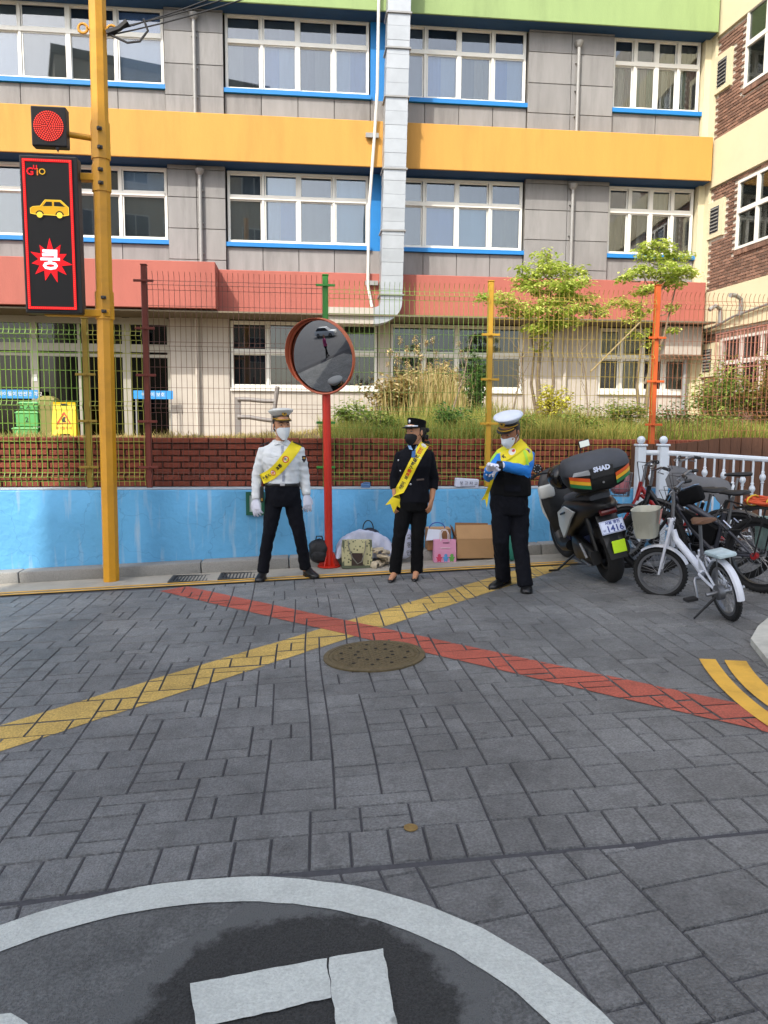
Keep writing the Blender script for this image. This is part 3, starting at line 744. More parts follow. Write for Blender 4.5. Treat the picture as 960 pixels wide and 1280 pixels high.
# ---- entrance at the left: glazed doors and lights between white mullions
ent = MB(); ey = BY+.05
xs = [(-10.2, .05), (-8.3, .05), (-6.22, .09), (-5.2, .03), (-4.12, .09), (-3.12, .05)]
for x, w in xs: ent.bx((x-w, ey, zG), (x+w, ey+.14, 4.12))
for z, w in ((3.42, .09), (4.05, .08), (3.24, .035)):
    for a, b in zip(xs[:-1], xs[1:]): ent.bx((a[0]+a[1], ey+.004, z-w), (b[0]-b[1], ey+.136, z+w))
eo = ent.build('entrance', mat('entrance_frame', '9b978a', .5, var=.06), sb)
for a, b in zip(xs[:-1], xs[1:]):
    for z0, z1 in ((zG+.02, 3.2), (3.515, 3.965)):
        g = MB(); g.bx((a[0]+a[1], ey+.06, z0), (b[0]-b[1], ey+.07, z1)); g.build('pane', m_gdark, eo)
    if a[0] > -7: pass
g = MB(); g.tube([(-5.08, ey-.02, 2.05), (-5.08, ey-.06, 2.07), (-5.08, ey-.06, 2.5), (-5.08, ey-.02, 2.52)], .014, 8); g.build('door_handle', m_frame, eo, smooth=40)
g = MB(); g.bx((-6.27, ey-.012, 2.62), (-6.17, ey-.002, 2.78)); g.build('notice', mat('paper', 'dcdcd4', .8, var=.03), eo)
# ---- ventilation duct down the facade: folded sheet sections, an elbow and a run to the left
m_duct = mat('galvanised_duct', 'a5a9ab', .42, .55, var=.10, scale=3, objv=.06, bump=.15, bscale=6)
dct = bpy.data.objects.new('duct', None); COL.objects.link(dct); dct.parent = sb; dct.location = Vector((2.05, 18.2, 4)) - Vector((0, 19, 1.3))
def dx_(z): return 1.82+.14*(z-4.45)/6.65
z = 4.45; flz = []
hs = [.55, .62, .55, .62, .55]
k = 0
while z < 12.4:
    h = .30; a = dx_(z); b = dx_(z+h); w = .50; mb = MB(); e = .004*(k % 2)
    mb.add([(a-e, 18.0-e, z), (a+w+e, 18.0-e, z), (a+w+e, 18.46, z), (a-e, 18.46, z), (b-e, 18.0-e, z+h-.006), (b+w+e, 18.0-e, z+h-.006), (b+w+e, 18.46, z+h-.006), (b-e, 18.46, z+h-.006)],
           [(0, 1, 5, 4), (1, 2, 6, 5), (2, 3, 7, 6), (3, 0, 4, 7), (4, 5, 6, 7), (0, 3, 2, 1)])
    mb.build('duct_section', m_duct, dct)
    z += h; k += 1
for z in (4.62, 6.05, 7.4, 8.95, 9.98, 10.72, 12.0):
    a = dx_(z); mb = MB(); mb.bx((a-.035, 17.965, z-.018), (a+.535, 18.49, z+.018)); mb.build('duct_flange', m_pipe, dct)
# elbow: quarter turn about (a, 4.45), ends facing left
rr = []; a = dx_(4.45)
for i in range(9):
    t = (math.pi/2)*i/8; c, s = math.cos(t), math.sin(t); cx = a-.16
    ro, ri = .66, .16
    rr.append([(cx+ri*c, 18.0, 4.45-ri*s*.75), (cx+ro*c, 18.0, 4.45-ro*s*.75), (cx+ro*c, 18.46, 4.45-ro*s*.75), (cx+ri*c, 18.46, 4.45-ri*s*.75)])
mb = MB(); mb.rings(rr); mb.build('duct_elbow', m_duct, dct, smooth=50)
mb = MB(); mb.bx((a-1.25, 18.02, 3.96), (a-.162, 18.45, 4.32)); mb.build('duct_branch', m_wwall, dct)
# thin white service pipe beside the duct
p = MB(); p.tube([(1.80, 18.4, 12.3), (1.76, 18.4, 9.2), (1.70, 18.42, 8.2), (1.58, 18.42, 6.6), (1.56, 18.42, 4.9), (1.66, 18.42, 4.4)], .035, 8); p.build('service_pipe', mat('white_pipe', 'c9c7c0', .5, var=.05), sb, smooth=40)
p = MB()
for z in (8.25, 4.95): p.bx((1.50, 18.40, z-.05), (1.80, 18.47, z+.05))
p.build('pipe_bracket', m_pipe, sb)

# ================================================================== BRICK WING ON THE RIGHT
wg = thing('brick_wing', 'brick building wing with cream bands and white windows at the right', 'building', (10.1, 17, 1.3))
m_cream = mat('cream_render', 'c9c0a0', .8, var=.05, scale=1.5, bump=.2, bscale=50, dirt=.08)
m_wbrick = mat('wing_brick', '76594a', .85, var=.2, scale=20, isl=.38, bump=.2, bscale=80)
m_wmort = mat('pale_mortar', 'c4bdb0', .9, var=.1, scale=20)
TH = math.atan(.078)
def wx(y): return 10.0+.078*(18.7-y)
def WM(y): return Matrix.Translation((wx(y), y, 0)) @ Matrix.Rotation(TH, 4, 'Z')     # local x into the wing, local y along it
Mw = WM(19.1); WL = 8.0                                                             # runs from the school towards the street
def wbox(mb, l0, l1, z0, z1, d0, d1): mb.bx((d0, -l1, z0), (d1, -l0, z1), M=Mw)
mb = MB(); wbox(mb, 0, WL, 1.0, 14, .06, 6); mb.build('wall', m_wmort, wg)
# cream bands follow the storeys; l = distance from the school corner
CB = [(1.0, 3.95, 'low'), (4.0, 5.05, 'band'), (8.05, 9.05, 'band'), (11.45, 12.4, 'band')]
mb = MB()
for z0, z1 in ((3.98, 4.95), (7.45, 8.55), (10.95, 12.05)): wbox(mb, 0, WL, z0, z1, -.02, .06)
mb.build('cream_band', m_cream, wg)
mb = MB()
prev = [(1.0, 3.98), (4.95, 7.45), (8.55, 10.95)]
for z0, z1 in prev: wbox(mb, 0, .42, z0+.002, z1-.002, -.019, .058)
mb.build('cream_corner', m_cream, wg)
mb = MB(); mb.bx((9.815, 18.86, 1.0), (10.05, 19.2, 14)); mb.build('cream_return', m_cream, wg)
# brickwork with the window openings left out
WIN = [(1.55, 3.4, 8.78+.55, 11.0), (1.55, 3.4, 5.75, 7.30), (1.25, 3.4, 2.45, 3.75)]
VEN = [(.52, .92, 9.75, 10.35), (.52, .92, 6.35, 6.95), (.52, .92, 3.0, 3.55)]
mb = MB(); rb2 = random.Random(8)
for (z0, z1) in prev:
    z = z0+.03; r = 0
    while z+.062 < z1:
        l = .44+(.1 if r % 2 else 0)
        while l+.19 < 4.6:
            bad = any(l+.19 > a-.02 and l < b+.02 and z+.06 > c-.1 and z < d+.02 for a, b, c, d in WIN) or (l < 1.0 and any(z+.06 > c-.12 and z < d+.12 for a, b, c, d in VEN))
            if not bad:
                o = rb2.uniform(-.006, .006); wbox(mb, l, l+.184, z, z+.054, .03+o, .07)
            l += .205
        z += .0745; r += 1
mb.build('brickwork', m_wbrick, wg, kind='stuff')
for (a, b, c, d) in WIN:
    mb = MB(); k = 0; l = a-.05
    while l < b: wbox(mb, l, l+.055, c-.12, c-.005, .0, .07); l += .07
    mb.build('sill_bricks', m_wbrick, wg)
    fr = MB(); t = .06; ym = (a+.72, a+1.45)
    wbox(fr, a, b, c, c+t, -.01, .1); wbox(fr, a, b, d-t, d, -.01, .1); wbox(fr, a, a+t, c+t, d-t, -.008, .1); wbox(fr, b-t, b, c+t, d-t, -.008, .1); zm = c+(d-c)*.55
    wbox(fr, a+t, b-t, zm-.05, zm+.05, -.02, .1)
    for l in ym: wbox(fr, l-.045, l+.045, c+t, zm-.05, -.012, .1); wbox(fr, l-.045, l+.045, zm+.05, d-t, -.012, .1)
    wo = fr.build('window', m_frame, wg)
    e = [a+t]+[q for l in ym for q in (l-.045, l+.045)]+[b-t]
    for i in range(0, len(e), 2):
        for (q0, q1) in ((c+t, zm-.05), (zm+.05, d-t)):
            g = MB(); wbox(g, e[i], e[i+1], q0, q1, .035, .041); g.build('pane', m_glow, wo)
            g = MB(); wbox(g, e[i], e[i+1], q0, q1, .05, .058); g.build('blind', m_bl[['cream', 'beige', 'cream'][(i//2) % 3]], wo)
for (a, b, c, d) in VEN:
    mb = MB(); wbox(mb, .40, 1.02, c-.12, d+.14, -.016, .064); mb.build('vent_surround', m_cream, wg)
    v = MB(); wbox(v, a, a+.34, c, d, -.02, .066); vo = v.build('vent', m_bl['dark'], wg)
    for i in range(7):
        s = MB(); zz = c+.05+(d-c-.1)*i/6; s.box((-.03, -(a+.17), zz), (.012, .30, .05), M=Mw, ry=R_(35)); s.build('louvre_slat', m_joint, vo)
# window bars low down
mb = MB()
for i in range(16): l = 1.2+i*.13; mb.tube([Mw @ Vector((-.12, -l, 2.3)), Mw @ Vector((-.12, -l, 3.85))], .012, 6)
for z in (2.3, 3.0, 3.85): mb.tube([Mw @ Vector((-.12, -1.15, z)), Mw @ Vector((-.12, -3.3, z))], .014, 6)
mb.build('window_bars', mat('faded_pink_metal', 'a5746a', .6, .2, var=.1), wg)
# service pipes on the lowest band
mb = MB()
mb.tube([Mw @ Vector(p) for p in ((-.08, -.1, 4.0), (-.08, -1.0, 4.05), (-.08, -1.7, 4.2), (-.08, -3.4, 4.35))], .03, 8)
mb.tube([Mw @ Vector(p) for p in ((-.08, -1.25, 4.12), (-.10, -1.25, 4.45), (-.3, -1.35, 4.5), (-.45, -1.35, 4.4))], .05, 8)
mb.tube([Mw @ Vector(p) for p in ((-.08, -2.0, 4.2), (-.12, -2.05, 4.55), (-.3, -2.1, 4.62), (-.5, -2.2, 4.6))], .05, 8)
mb.build('service_pipe', m_pipe, wg, smooth=40)
# ================================================================== MESH FENCE on the blue wall
FYF = 9.04
POST = {'maroon': mat('maroon_post_paint', '6e2f22', .55, var=.1, scale=12, dirt=.15), 'green': mat('green_post_paint', '2f7d2a', .5, var=.08), 'gold': mat('golden_post_paint', 'b98d1c', .5, var=.08),
        'orange': mat('orange_post_paint', 'c05518', .5, var=.08), 'olive': mat('olive_post_paint', '8c7423', .55, var=.1)}
WIRE = {'maroon': mat('maroon_wire', '59372b', .5, var=.05), 'green': mat('green_wire', '6f9236', .5, var=.05), 'gold': mat('golden_wire', 'a08a36', .5, var=.05), 'orange': mat('orange_wire', '8f5a3c', .5, var=.05), 'olive': mat('olive_wire', '8f9038', .5, var=.05)}
def mesh_panel(mb, xa, xb, z0, z1, step=.058, r=.0023):
    """welded wires with V folds and out-turned tips"""
    fold = [z0+.10, z0+(z1-z0)*.37, z0+(z1-z0)*.66, z1-.14] if z1-z0 > 2.2 else [z0+.10, z0+(z1-z0)*.5, z1-.12]
    def prof():
        p = [(0, z0)]
        for f in fold: p += [(0, f-.05), (-.035, f), (0, f+.05)]
        return p+[(0, z1-.045), (-.02, z1-.01), (-.035, z1+.005)]
    pr = prof(); n = int((xb-xa)/step)
    for i in range(n+1):
        x = xa+(xb-xa)*i/n; rr = []
        for (dy, z) in pr: rr.append([(x-r, FYF+dy-r, z), (x+r, FYF+dy-r, z), (x+r, FYF+dy+r, z), (x-r, FYF+dy+r, z)])
        mb.rings(rr)
    zs = []
    for f in fold: zs += [(0, f-.05), (-.035, f), (0, f+.05)]
    ed = [z0]+fold+[z1]
    for a, b in zip(ed[:-1], ed[1:]):
        k = max(1, round((b-a)/.2))
        zs += [(0, a+(b-a)*q/k) for q in range(1, k)]
    for (dy, z) in zs:
        mb.bx((xa, FYF+dy+.002, z-r), (xb, FYF+dy+.002+2*r, z+r))
def wxp(px, py): return PY(px, py, FYF).x
fposts = [('olive', wxp(108, 500), 2.78), ('maroon', wxp(182, 450), 3.38), ('green', wxp(407, 450), 3.32), ('gold', wxp(613, 450), 3.30), ('orange', wxp(821, 440), 3.30)]
def fence_post(c, x, zt, par):
    mb = MB(); mb.bbox((x, FYF+.045, (WT+.014+zt)/2), (.065, .065, zt-WT-.014), .008, seg=1); mb.bbox((x, FYF+.045, zt+.006), (.075, .075, .012), .004, seg=1)
    po = mb.build('post', POST[c], par, label=f'{c} fence post')
    z = WT+.25
    while z < zt-.1:
        cl = MB(); cl.bbox((x, FYF-.003, z), (.22, .012, .028), .003, seg=1); cl.lathe([(.012, -.022), (.012, 0)], 8, (x, FYF-.006, z), ax='Y'); cl.build('clamp', POST[c], po); z += .52
f1 = thing('mesh_fence', 'tall welded mesh fence with maroon, green, gold and orange posts on the wall', 'fence', (0, FYF, WT))
f2 = thing('mesh_fence', 'lower green mesh fence with an olive post at the left end', 'fence', (-3.5, FYF, WT))
for c, x, zt in fposts[1:]: fence_post(c, x, zt, f1)
fence_post('olive', fposts[0][1], 2.78, f2); fence_post('olive', fposts[0][1]-2.0, 2.78, f2)
X = [p[1] for p in fposts]
for c, a, b, zt in [('maroon', X[1], X[2], 3.30), ('green', X[2], X[3], 3.25), ('gold', X[3], X[4], 3.22), ('orange', X[4], X[4]+2.0, 3.22)]:
    mb = MB(); mesh_panel(mb, a+.04, b-.04, WT+.04, zt); mb.build('wire_panel', WIRE[c], f1)
for c, a, b in [('olive', X[0], X[1]), ('green', X[0]-2.0, X[0])]:
    mb = MB(); mesh_panel(mb, a+.04, b-.04, WT+.04, 2.72, r=.0034); mb.build('wire_panel', WIRE[c], f2)

# ================================================================== NEIGHBOUR BUILDING behind the camera: it throws the shade on the street
nb = thing('apartment_building', 'tall beige apartment block across the street, behind the viewer', 'building', (-7, -6, 0))
A, B = Vector((-11.9, -3.1)), Vector((-1.8, -6.6)); d = (B-A).normalized(); nrm = Vector((d.y, -d.x))
if nrm.y > 0: nrm = -nrm
Lb = (B-A).length
Mn = Matrix(((d.x, nrm.x, 0, A.x), (d.y, nrm.y, 0, A.y), (0, 0, 1, 0), (0, 0, 0, 1)))   # local x along front, y into the block
m_nb = mat('beige_block_wall', 'b9ab92', .85, var=.08, scale=1, bump=.2, dirt=.1)
mb = MB(); mb.bx((0, 0, -.6), (Lb, 13, 19.6), M=Mn); mb.build('wall', m_nb, nb)
mb = MB(); mb.bx((-.15, -.15, 19.605), (Lb+.15, 13.1, 20.0), M=Mn); mb.build('parapet', m_soff, nb)
for f in range(6):
    for i in range(5):
        z = 2.2+f*2.95; x = .8+i*2.1
        w = MB(); w.bx((x, -.06, z), (x+1.4, -.004, z+1.4), M=Mn); wo = w.build('window', m_frame, nb)
        for q in (0, 1):
            g = MB(); g.bx((x+.06+.67*q, -.08, z+.06), (x+.67+.67*q, -.062, z+1.34), M=Mn); g.build('pane', m_bl['dark'], wo)

# ================================================================== TREES AND SHRUBS
def leaf_mat(name, a, b, tr=.4):
    m = grass_mat(name, a, b); return m
m_leaf = leaf_mat('tree_leaf', 'a6bd42', 'd0d678'); m_leaf2 = leaf_mat('shrub_leaf', '76933a', 'a3ad58'); m_dry = leaf_mat('dry_twig_leaf', 'a18a52', 'cdbd8c'); m_dkl = leaf_mat('dark_shrub_leaf', '3f6a30', '5d7f38'); m_yl = leaf_mat('yellow_leaf', 'c7bf2c', 'd8d45e')
m_bark = mat('bark', '7a6b58', .9, var=.25, scale=18, bump=.6, bscale=40)
rt_ = random.Random(33)
def leaf(mb, c, s, r, droop=.3):
    a = r.uniform(0, 6.283); t = r.uniform(-.5, .35); d = Vector((math.cos(a), math.sin(a), t-droop*.4)).normalized(); sd = d.cross(Vector((r.uniform(-.4, .4), r.uniform(-.4, .4), 1))).normalized()
    w = s*.28; mid = d*s*.5
    mb.add([c, c+mid+sd*w, c+d*s+Vector((0, 0, -s*.18)), c+mid-sd*w], [(0, 1, 2), (0, 2, 3)])
def tree(name, label, base, stems, sprays, lm, n_leaf, ls, group=None):
    t = thing(name, label, 'tree', base, group=group)
    tr = MB(); cr = MB(); r = rt_
    for pts, r0, r1 in stems:
        k = len(pts); tr.tube([Vector(p) for p in pts], [r0+(r1-r0)*i/(k-1) for i in range(k)], 7)
    tot = sum(s[1]*s[2] for s in sprays)
    for (c, rx, ry, rz, frm) in sprays:
        c = Vector(c)
        # branch into the spray
        f = Vector(frm); m1 = f.lerp(c, .55)+Vector((0, 0, -.05)); tr.tube([f, m1, c], [.014, .009, .004], 5)
        for q in range(5):
            e = c+Vector((r.uniform(-rx, rx)*.8, r.uniform(-ry, ry)*.8, r.uniform(-rz, rz)*.5)); tr.tube([m1.lerp(c, r.random()), e], [.006, .002], 4)
        nl = int(n_leaf*rx*ry/tot)
        ncl = max(4, nl//14)
        for _ in range(ncl):
            while True:
                u = Vector((r.uniform(-1, 1), r.uniform(-1, 1), r.uniform(-1, 1)))
                if u.length < 1: break
            cc = c+Vector((u.x*rx, u.y*ry, u.z*rz*1.15-.3*rz*(u.x*u.x+u.y*u.y)))
            for _k in range(14):
                leaf(cr, cc+Vector((r.gauss(0, .05), r.gauss(0, .05), r.gauss(0, .025))), ls*r.uniform(.6, 1.25), r)
    tr.build('trunk', m_bark, t, smooth=60); o = cr.build('crown', lm, t); o['kind'] = 'stuff'
    return t
TY = 12.0
def T(px, py, dy=0): return tuple(PY(px, py, TY+dy))
b1 = T(678, 525)
stem1 = [([T(676, 526), T(672, 470), T(676, 430), T(684, 395), T(690, 350), T(687, 312)], .045, .008), ([T(684, 526), T(692, 480), T(690, 440), T(694, 400), T(704, 372)], .035, .008), ([T(672, 526, .2), T(664, 480, .2), T(668, 440, .2), T(660, 400, .1), T(648, 370)], .03, .006)]
c1 = T(686, 380)
spr1 = [(T(683, 318), .20, .20, .10, T(687, 335)), (T(676, 335, -.1), .36, .32, .10, T(688, 350)), (T(700, 338, .2), .38, .3, .08, T(690, 350)), (T(690, 358, -.1), .48, .4, .10, c1), (T(655, 352, .1), .26, .25, .07, c1), (T(722, 352), .24, .25, .06, c1),
        (T(622, 372, -.2), .32, .26, .07, T(662, 398)), (T(650, 385), .36, .3, .09, T(664, 400)), (T(690, 385, -.2), .50, .4, .12, c1), (T(738, 385, .1), .32, .26, .05, T(700, 385)), (T(715, 372, .1), .36, .3, .07, T(698, 385)), (T(678, 408, -.1), .32, .3, .12, T(684, 420)), (T(700, 402), .34, .28, .10, T(690, 410)), (T(672, 428), .14, .15, .10, T(680, 436)), (T(752, 392), .16, .14, .04, T(735, 390))]
tree('garden_tree', 'small layered tree with pale yellow green leaves behind the golden fence post', b1, stem1, spr1, m_leaf, 5600, .082, 'young trees in the school yard')
TY = 12.6
b2 = T(805, 525)
stem2 = [([T(806, 526), T(812, 470), T(818, 420), T(820, 380), T(826, 345), T(822, 305)], .045, .008), ([T(800, 526), T(796, 480), T(802, 430), T(800, 390), T(806, 350)], .035, .006), ([T(806, 480), T(830, 420), T(842, 370), T(850, 335)], .025, .006)]
c2 = T(820, 365)
spr2 = [(T(822, 306), .28, .25, .10, T(822, 325)), (T(808, 318), .22, .2, .07, T(818, 330)), (T(846, 318, .1), .26, .24, .10, T(842, 340)), (T(835, 335, -.1), .34, .3, .13, c2), (T(852, 340), .22, .22, .09, c2), (T(800, 338), .26, .24, .07, c2), (T(783, 345, -.1), .16, .15, .06, T(800, 352)), (T(805, 362), .22, .2, .08, c2), (T(835, 352), .26, .24, .10, c2),
        (T(778, 378), .20, .18, .07, T(800, 380)), (T(800, 385), .18, .18, .10, T(804, 395)), (T(790, 398), .14, .14, .07, T(802, 405)), (T(838, 385), .12, .12, .06, T(824, 395)), (T(800, 415), .16, .14, .08, T(806, 425)), (T(836, 410), .13, .12, .06, T(822, 425)), (T(815, 430), .10, .1, .10, T(815, 445))]
tree('garden_tree', 'slender tree with small leaf tufts behind the orange fence post', b2, stem2, spr2, m_leaf, 3600, .082, 'young trees in the school yard')
mb = MB(); mb.tube([PY(738, 465, 11.6), PY(800, 403, 12.2)], .014, 7); sp = mb.build('support_pole', mat('bamboo', '8f7d58', .6, var=.15, scale=20)); tag(sp, 'pale leaning bamboo stake between the two young trees', 'stake')

def shrub(name, label, c, rx, ry, h, n, ls, lm, stems=14, cat='shrub', group=None, up_=.0):
    t = thing(name, label, cat, c, group=group); r = rt_; tr = MB(); cr = MB(); c = Vector(c)
    tips = []
    for i in range(stems):
        a = r.uniform(0, 6.283); q = math.sqrt(r.random()); e = c+Vector((rx*q*math.cos(a), ry*q*math.sin(a), h*r.uniform(.55, 1.0)*(1-.35*q*q))); m1 = c.lerp(e, .5)+Vector((0, 0, h*.1))
        b = c+Vector((rx*.3*math.cos(a)*q, ry*.3*math.sin(a)*q, -.05)); tr.tube([b, m1, e], [.010, .007, .003], 4); tips.append((b, m1, e))
    for _ in range(n):
        b, m1, e = r.choice(tips); u = r.random()**.7; p = b.lerp(m1, u*2) if u < .5 else m1.lerp(e, u*2-1)
        leaf(cr, p+Vector((r.gauss(0, rx*.13), r.gauss(0, ry*.13), r.gauss(0, h*.06))), ls*r.uniform(.6, 1.3), r, droop=-up_)
    tr.build('stems', m_bark, t); o = cr.build('foliage', lm, t); o['kind'] = 'stuff'
    return t
def gp(px, Y): p = PY(px, 540, Y); return (p.x, Y, yz(p.x, Y))
shrub('dry_bush', 'wide brown dry bush in front of the middle ground floor window', gp(500, 12.8), .75, .5, .95, 2600, .10, m_dry, 40, group='shrubs in the yard')
shrub('dry_bush', 'pale straw coloured thicket left of the golden fence post', gp(548, 13.2), .55, .45, 1.25, 1800, .11, m_dry, 34, group='shrubs in the yard')
shrub('green_shrub', 'dark green upright shrub just left of the golden fence post', gp(596, 12.4), .28, .25, 1.15, 1500, .075, m_dkl, 16, group='shrubs in the yard')
shrub('green_shrub', 'low green bush right of the round mirror', gp(445, 11.5), .40, .3, .50, 900, .07, m_leaf2, 16, group='shrubs in the yard')
shrub('yellow_shrub', 'bright yellow green sprouts at the foot of the layered tree', gp(690, 11.2), .38, .25, .75, 800, .075, m_yl, 16, group='shrubs in the yard')
shrub('green_shrub', 'loose green bush under the slender tree', gp(770, 11.4), .55, .3, .62, 1100, .07, m_leaf2, 20, group='shrubs in the yard')
shrub('green_shrub', 'tall loose bush in front of the brick wing', gp(905, 11.8), .62, .4, 1.45, 3000, .075, m_leaf2, 24, group='shrubs in the yard')
shrub('dry_bush', 'brownish leafy bush at the right edge before the barred window', gp(958, 11.6), .60, .4, 1.5, 2600, .08, leaf_mat('olive_leaf', '7f7f38', 'a98f55'), 22, group='shrubs in the yard')
for i, (px, Yq, rx, h, lab) in enumerate([(474, 10.2, .34, .42, 'low green clump directly behind the woman'), (566, 10.4, .40, .50, 'low green clump between the woman and the golden post'), (648, 10.1, .36, .40, 'low green clump behind the white capped officer'), (725, 10.3, .42, .46, 'low green clump above the scooter'), (846, 10.6, .46, .60, 'green clump right of the orange post'), (895, 10.2, .40, .50, 'green clump above the plank fence')]):
    shrub('green_clump', lab, gp(px, Yq), rx, .28, h, 1100, .06, [m_leaf2, m_dkl][i % 3 == 1], 18, group='shrubs in the yard')
mb = MB()
for _ in range(1100):
    px = rt_.gauss(530, 34); Yq = rt_.uniform(12.3, 13.6); p = PY(px, 540, Yq); z0 = yz(p.x, Yq)-.02; h = rt_.uniform(.35, 1.1)*(1-.35*abs(px-535)/70); a = rt_.uniform(0, 6.28); l = h*rt_.uniform(.08, .35); w = .007; lx, ly = math.cos(a)*l, math.sin(a)*l
    mb.add([(p.x-w, Yq, z0), (p.x+w, Yq, z0), (p.x+lx*.35+w*.8, Yq+ly*.35, z0+h*.6), (p.x+lx*.35-w*.8, Yq+ly*.35, z0+h*.6), (p.x+lx, Yq+ly, z0+h)], [(0, 1, 2, 3), (3, 2, 4)])
tag(mb.build('dry_reeds', grass_mat('reed_straw', 'b09c5c', 'd0c08a')), 'tall dry straw reeds in front of the middle window', 'reeds', kind='stuff')
# pampas-like plumes
m_plume = mat('cream_plume', 'b39c6c', .9, var=.15, scale=30, bump=.6, bscale=60)
pg = thing('plume_plant', 'dry plant with round cream seed heads in front of the window', 'plant', gp(520, 13.4))
for (px, py, s) in [(488, 440, .14), (500, 425, .12), (497, 447, .16), (509, 437, .13), (519, 424, .12), (522, 437, .17), (533, 428, .11), (541, 425, .10), (527, 446, .13), (545, 441, .10), (510, 455, .13), (495, 462, .11), (536, 458, .12), (556, 455, .09), (573, 430, .10), (576, 440, .10), (582, 448, .07), (596, 459, .10), (485, 455, .09), (507, 468, .1), (552, 462, .11)]:
    p = PY(px, py, 13.5+rt_.uniform(-.3, .3)); b = Vector((p.x+rt_.uniform(-.1, .1), p.y, yz(p.x, p.y)))
    mb = MB(); mb.tube([b, b.lerp(p, .5)+Vector((.03, 0, 0)), p], [.008, .006, .004], 4)
    so_ = mb.build('stalk', m_bark, pg)
    hb = MB(); 
    for q in range(70):
        u = Vector((rt_.gauss(0, 1), rt_.gauss(0, 1), rt_.gauss(0, 1))).normalized()*rt_.random()**.5; u = Vector((u.x*s*.42, u.y*s*.42, u.z*s*.75))
        leaf(hb, p+u, s*.30*rt_.uniform(.6, 1.2), rt_, droop=.8)
    hb.build('seed_head', m_plume, so_, kind='stuff')
# bare twigs rising over the planter
for i, (px, py, dx, L) in enumerate([(565, 515, 25, 1.1), (640, 520, 14, .9), (735, 520, -12, .8), (655, 520, -8, .8)]):
    a = PY(px, py, 11); b = PY(px+dx, py-95, 11.2); mb = MB(); mb.tube([a, a.lerp(b, .5)+Vector((.04, 0, .02)), b], [.014, .010, .004], 5)
    for q in range(7):
        s0 = a.lerp(b, .3+.09*q); e = s0+Vector((rt_.uniform(-.25, .25), rt_.uniform(-.1, .1), rt_.uniform(.1, .3))); mb.tube([s0, e], [.006, .002], 4)
    o = mb.build('sapling', m_bark); tag(o, ['thin bare sapling leaning right behind the woman', 'thin bare sapling right of the golden post', 'bare twig left of the orange post', 'bare twig just behind the white capped officer'][i], 'sapling', 'bare saplings in the yard')
# ================================================================== SIGNAL POLE WITH LED SIGN
m_py = mat('pole_yellow_paint', 'cb9012', .45, var=.09, scale=5, dirt=.22, bump=.08, bscale=30)
m_blk = mat('black_housing', '17171a', .5, var=.1)
m_face = mat('black_led_face', '121316', .45, var=.05)
m_ledr = mat('red_led', 'd21020', .4, var=0, emit='ff1418', estr=.30)
m_ledrd = mat('red_led_dots', 'ff4030', .4, var=0, emit='ff4a3c', estr=.62)
m_ledy = mat('yellow_led', 'd9a820', .4, var=0, emit='f0b020', estr=.16)
m_ledy2 = mat('gold_led_line', 'f3cf4a', .4, var=0, emit='ffd84a', estr=.28)
m_ledo = mat('orange_led', 'e07a20', .4, var=0, emit='e0701c', estr=.2)
m_ledw = mat('white_led', 'ffffff', .4, var=0, emit='ffe8f4', estr=.35)
pb = Vector((-2.07, 8.5, gz(-2.07)))
pole = thing('signal_pole', 'yellow octagonal pole holding a red signal and an LED warning sign', 'signal pole', pb)
mb = MB(); mb.lathe([(.085, pb.z-.02), (.085, 9.2)], 8, (pb.x, pb.y, 0)); 
mb.v = [(x+.016*(z-pb.z)*1.0*.6, y-.01*(z-pb.z)*.3, z) for x, y, z in mb.v]
mb.build('shaft', m_py, pole)
def pcx(z): return pb.x+.0096*(z-pb.z), pb.y-.003*(z-pb.z)
def collar(z0, z1, name='bracket'):
    cx, cy = pcx((z0+z1)/2); mb = MB(); mb.lathe([(.097, z0), (.097, z1)], 8, (cx, cy, 0))
    bo = mb.build(name, m_py, pole)
    for s in (0, 1):
        b = MB(); zz = z0+(z1-z0)*(.25+.5*s); b.lathe([(.014, -.15), (.014, -.06)], 6, (cx+.02, cy, zz), ax='Y'); b.box((cx+.02, cy-.115, zz), (.05, .02, .03)); b.build('bolt', m_grate, bo)
collar(4.30, 4.66); collar(3.98, 4.24); collar(2.70, 2.98)
# arms
SYF = 8.33
hx0, hx1, hz0, hz1 = PY(38, 133, SYF).x, PY(84, 180, SYF).x, PY(60, 183, SYF).z, PY(60, 133, SYF).z
mb = MB(); mb.tube([(hx1-.05, SYF+.1, 4.52), (pcx(4.5)[0], pcx(4.5)[1], 4.50)], .03, 10); mb.build('arm', m_py, pole, smooth=40)
mb = MB(); mb.bbox(((-2.6+pcx(4.1)[0])/2, SYF+.14, 4.325-.21), (.62, .10, .07), .006); mb.build('arm', m_py, pole)
mb = MB(); mb.bbox(((-2.55+pcx(2.8)[0])/2, SYF+.12, 2.755), (.66, .10, .07), .006); mb.build('arm', m_py, pole)
for s in (-1, 1):
    cx, cy = pcx(5.55); mb = MB(); mb.tube([(cx+s*.14+.045*math.cos(a), cy-.02, 5.55+.045*math.sin(a)) for a in [2*math.pi*i/12 for i in range(12)]], .014, 6, closed=True); mb.tube([(cx, cy-.02, 5.55), (cx+s*.10, cy-.02, 5.55)], .014, 6); mb.build('eye_bolt', m_py, pole, smooth=50)
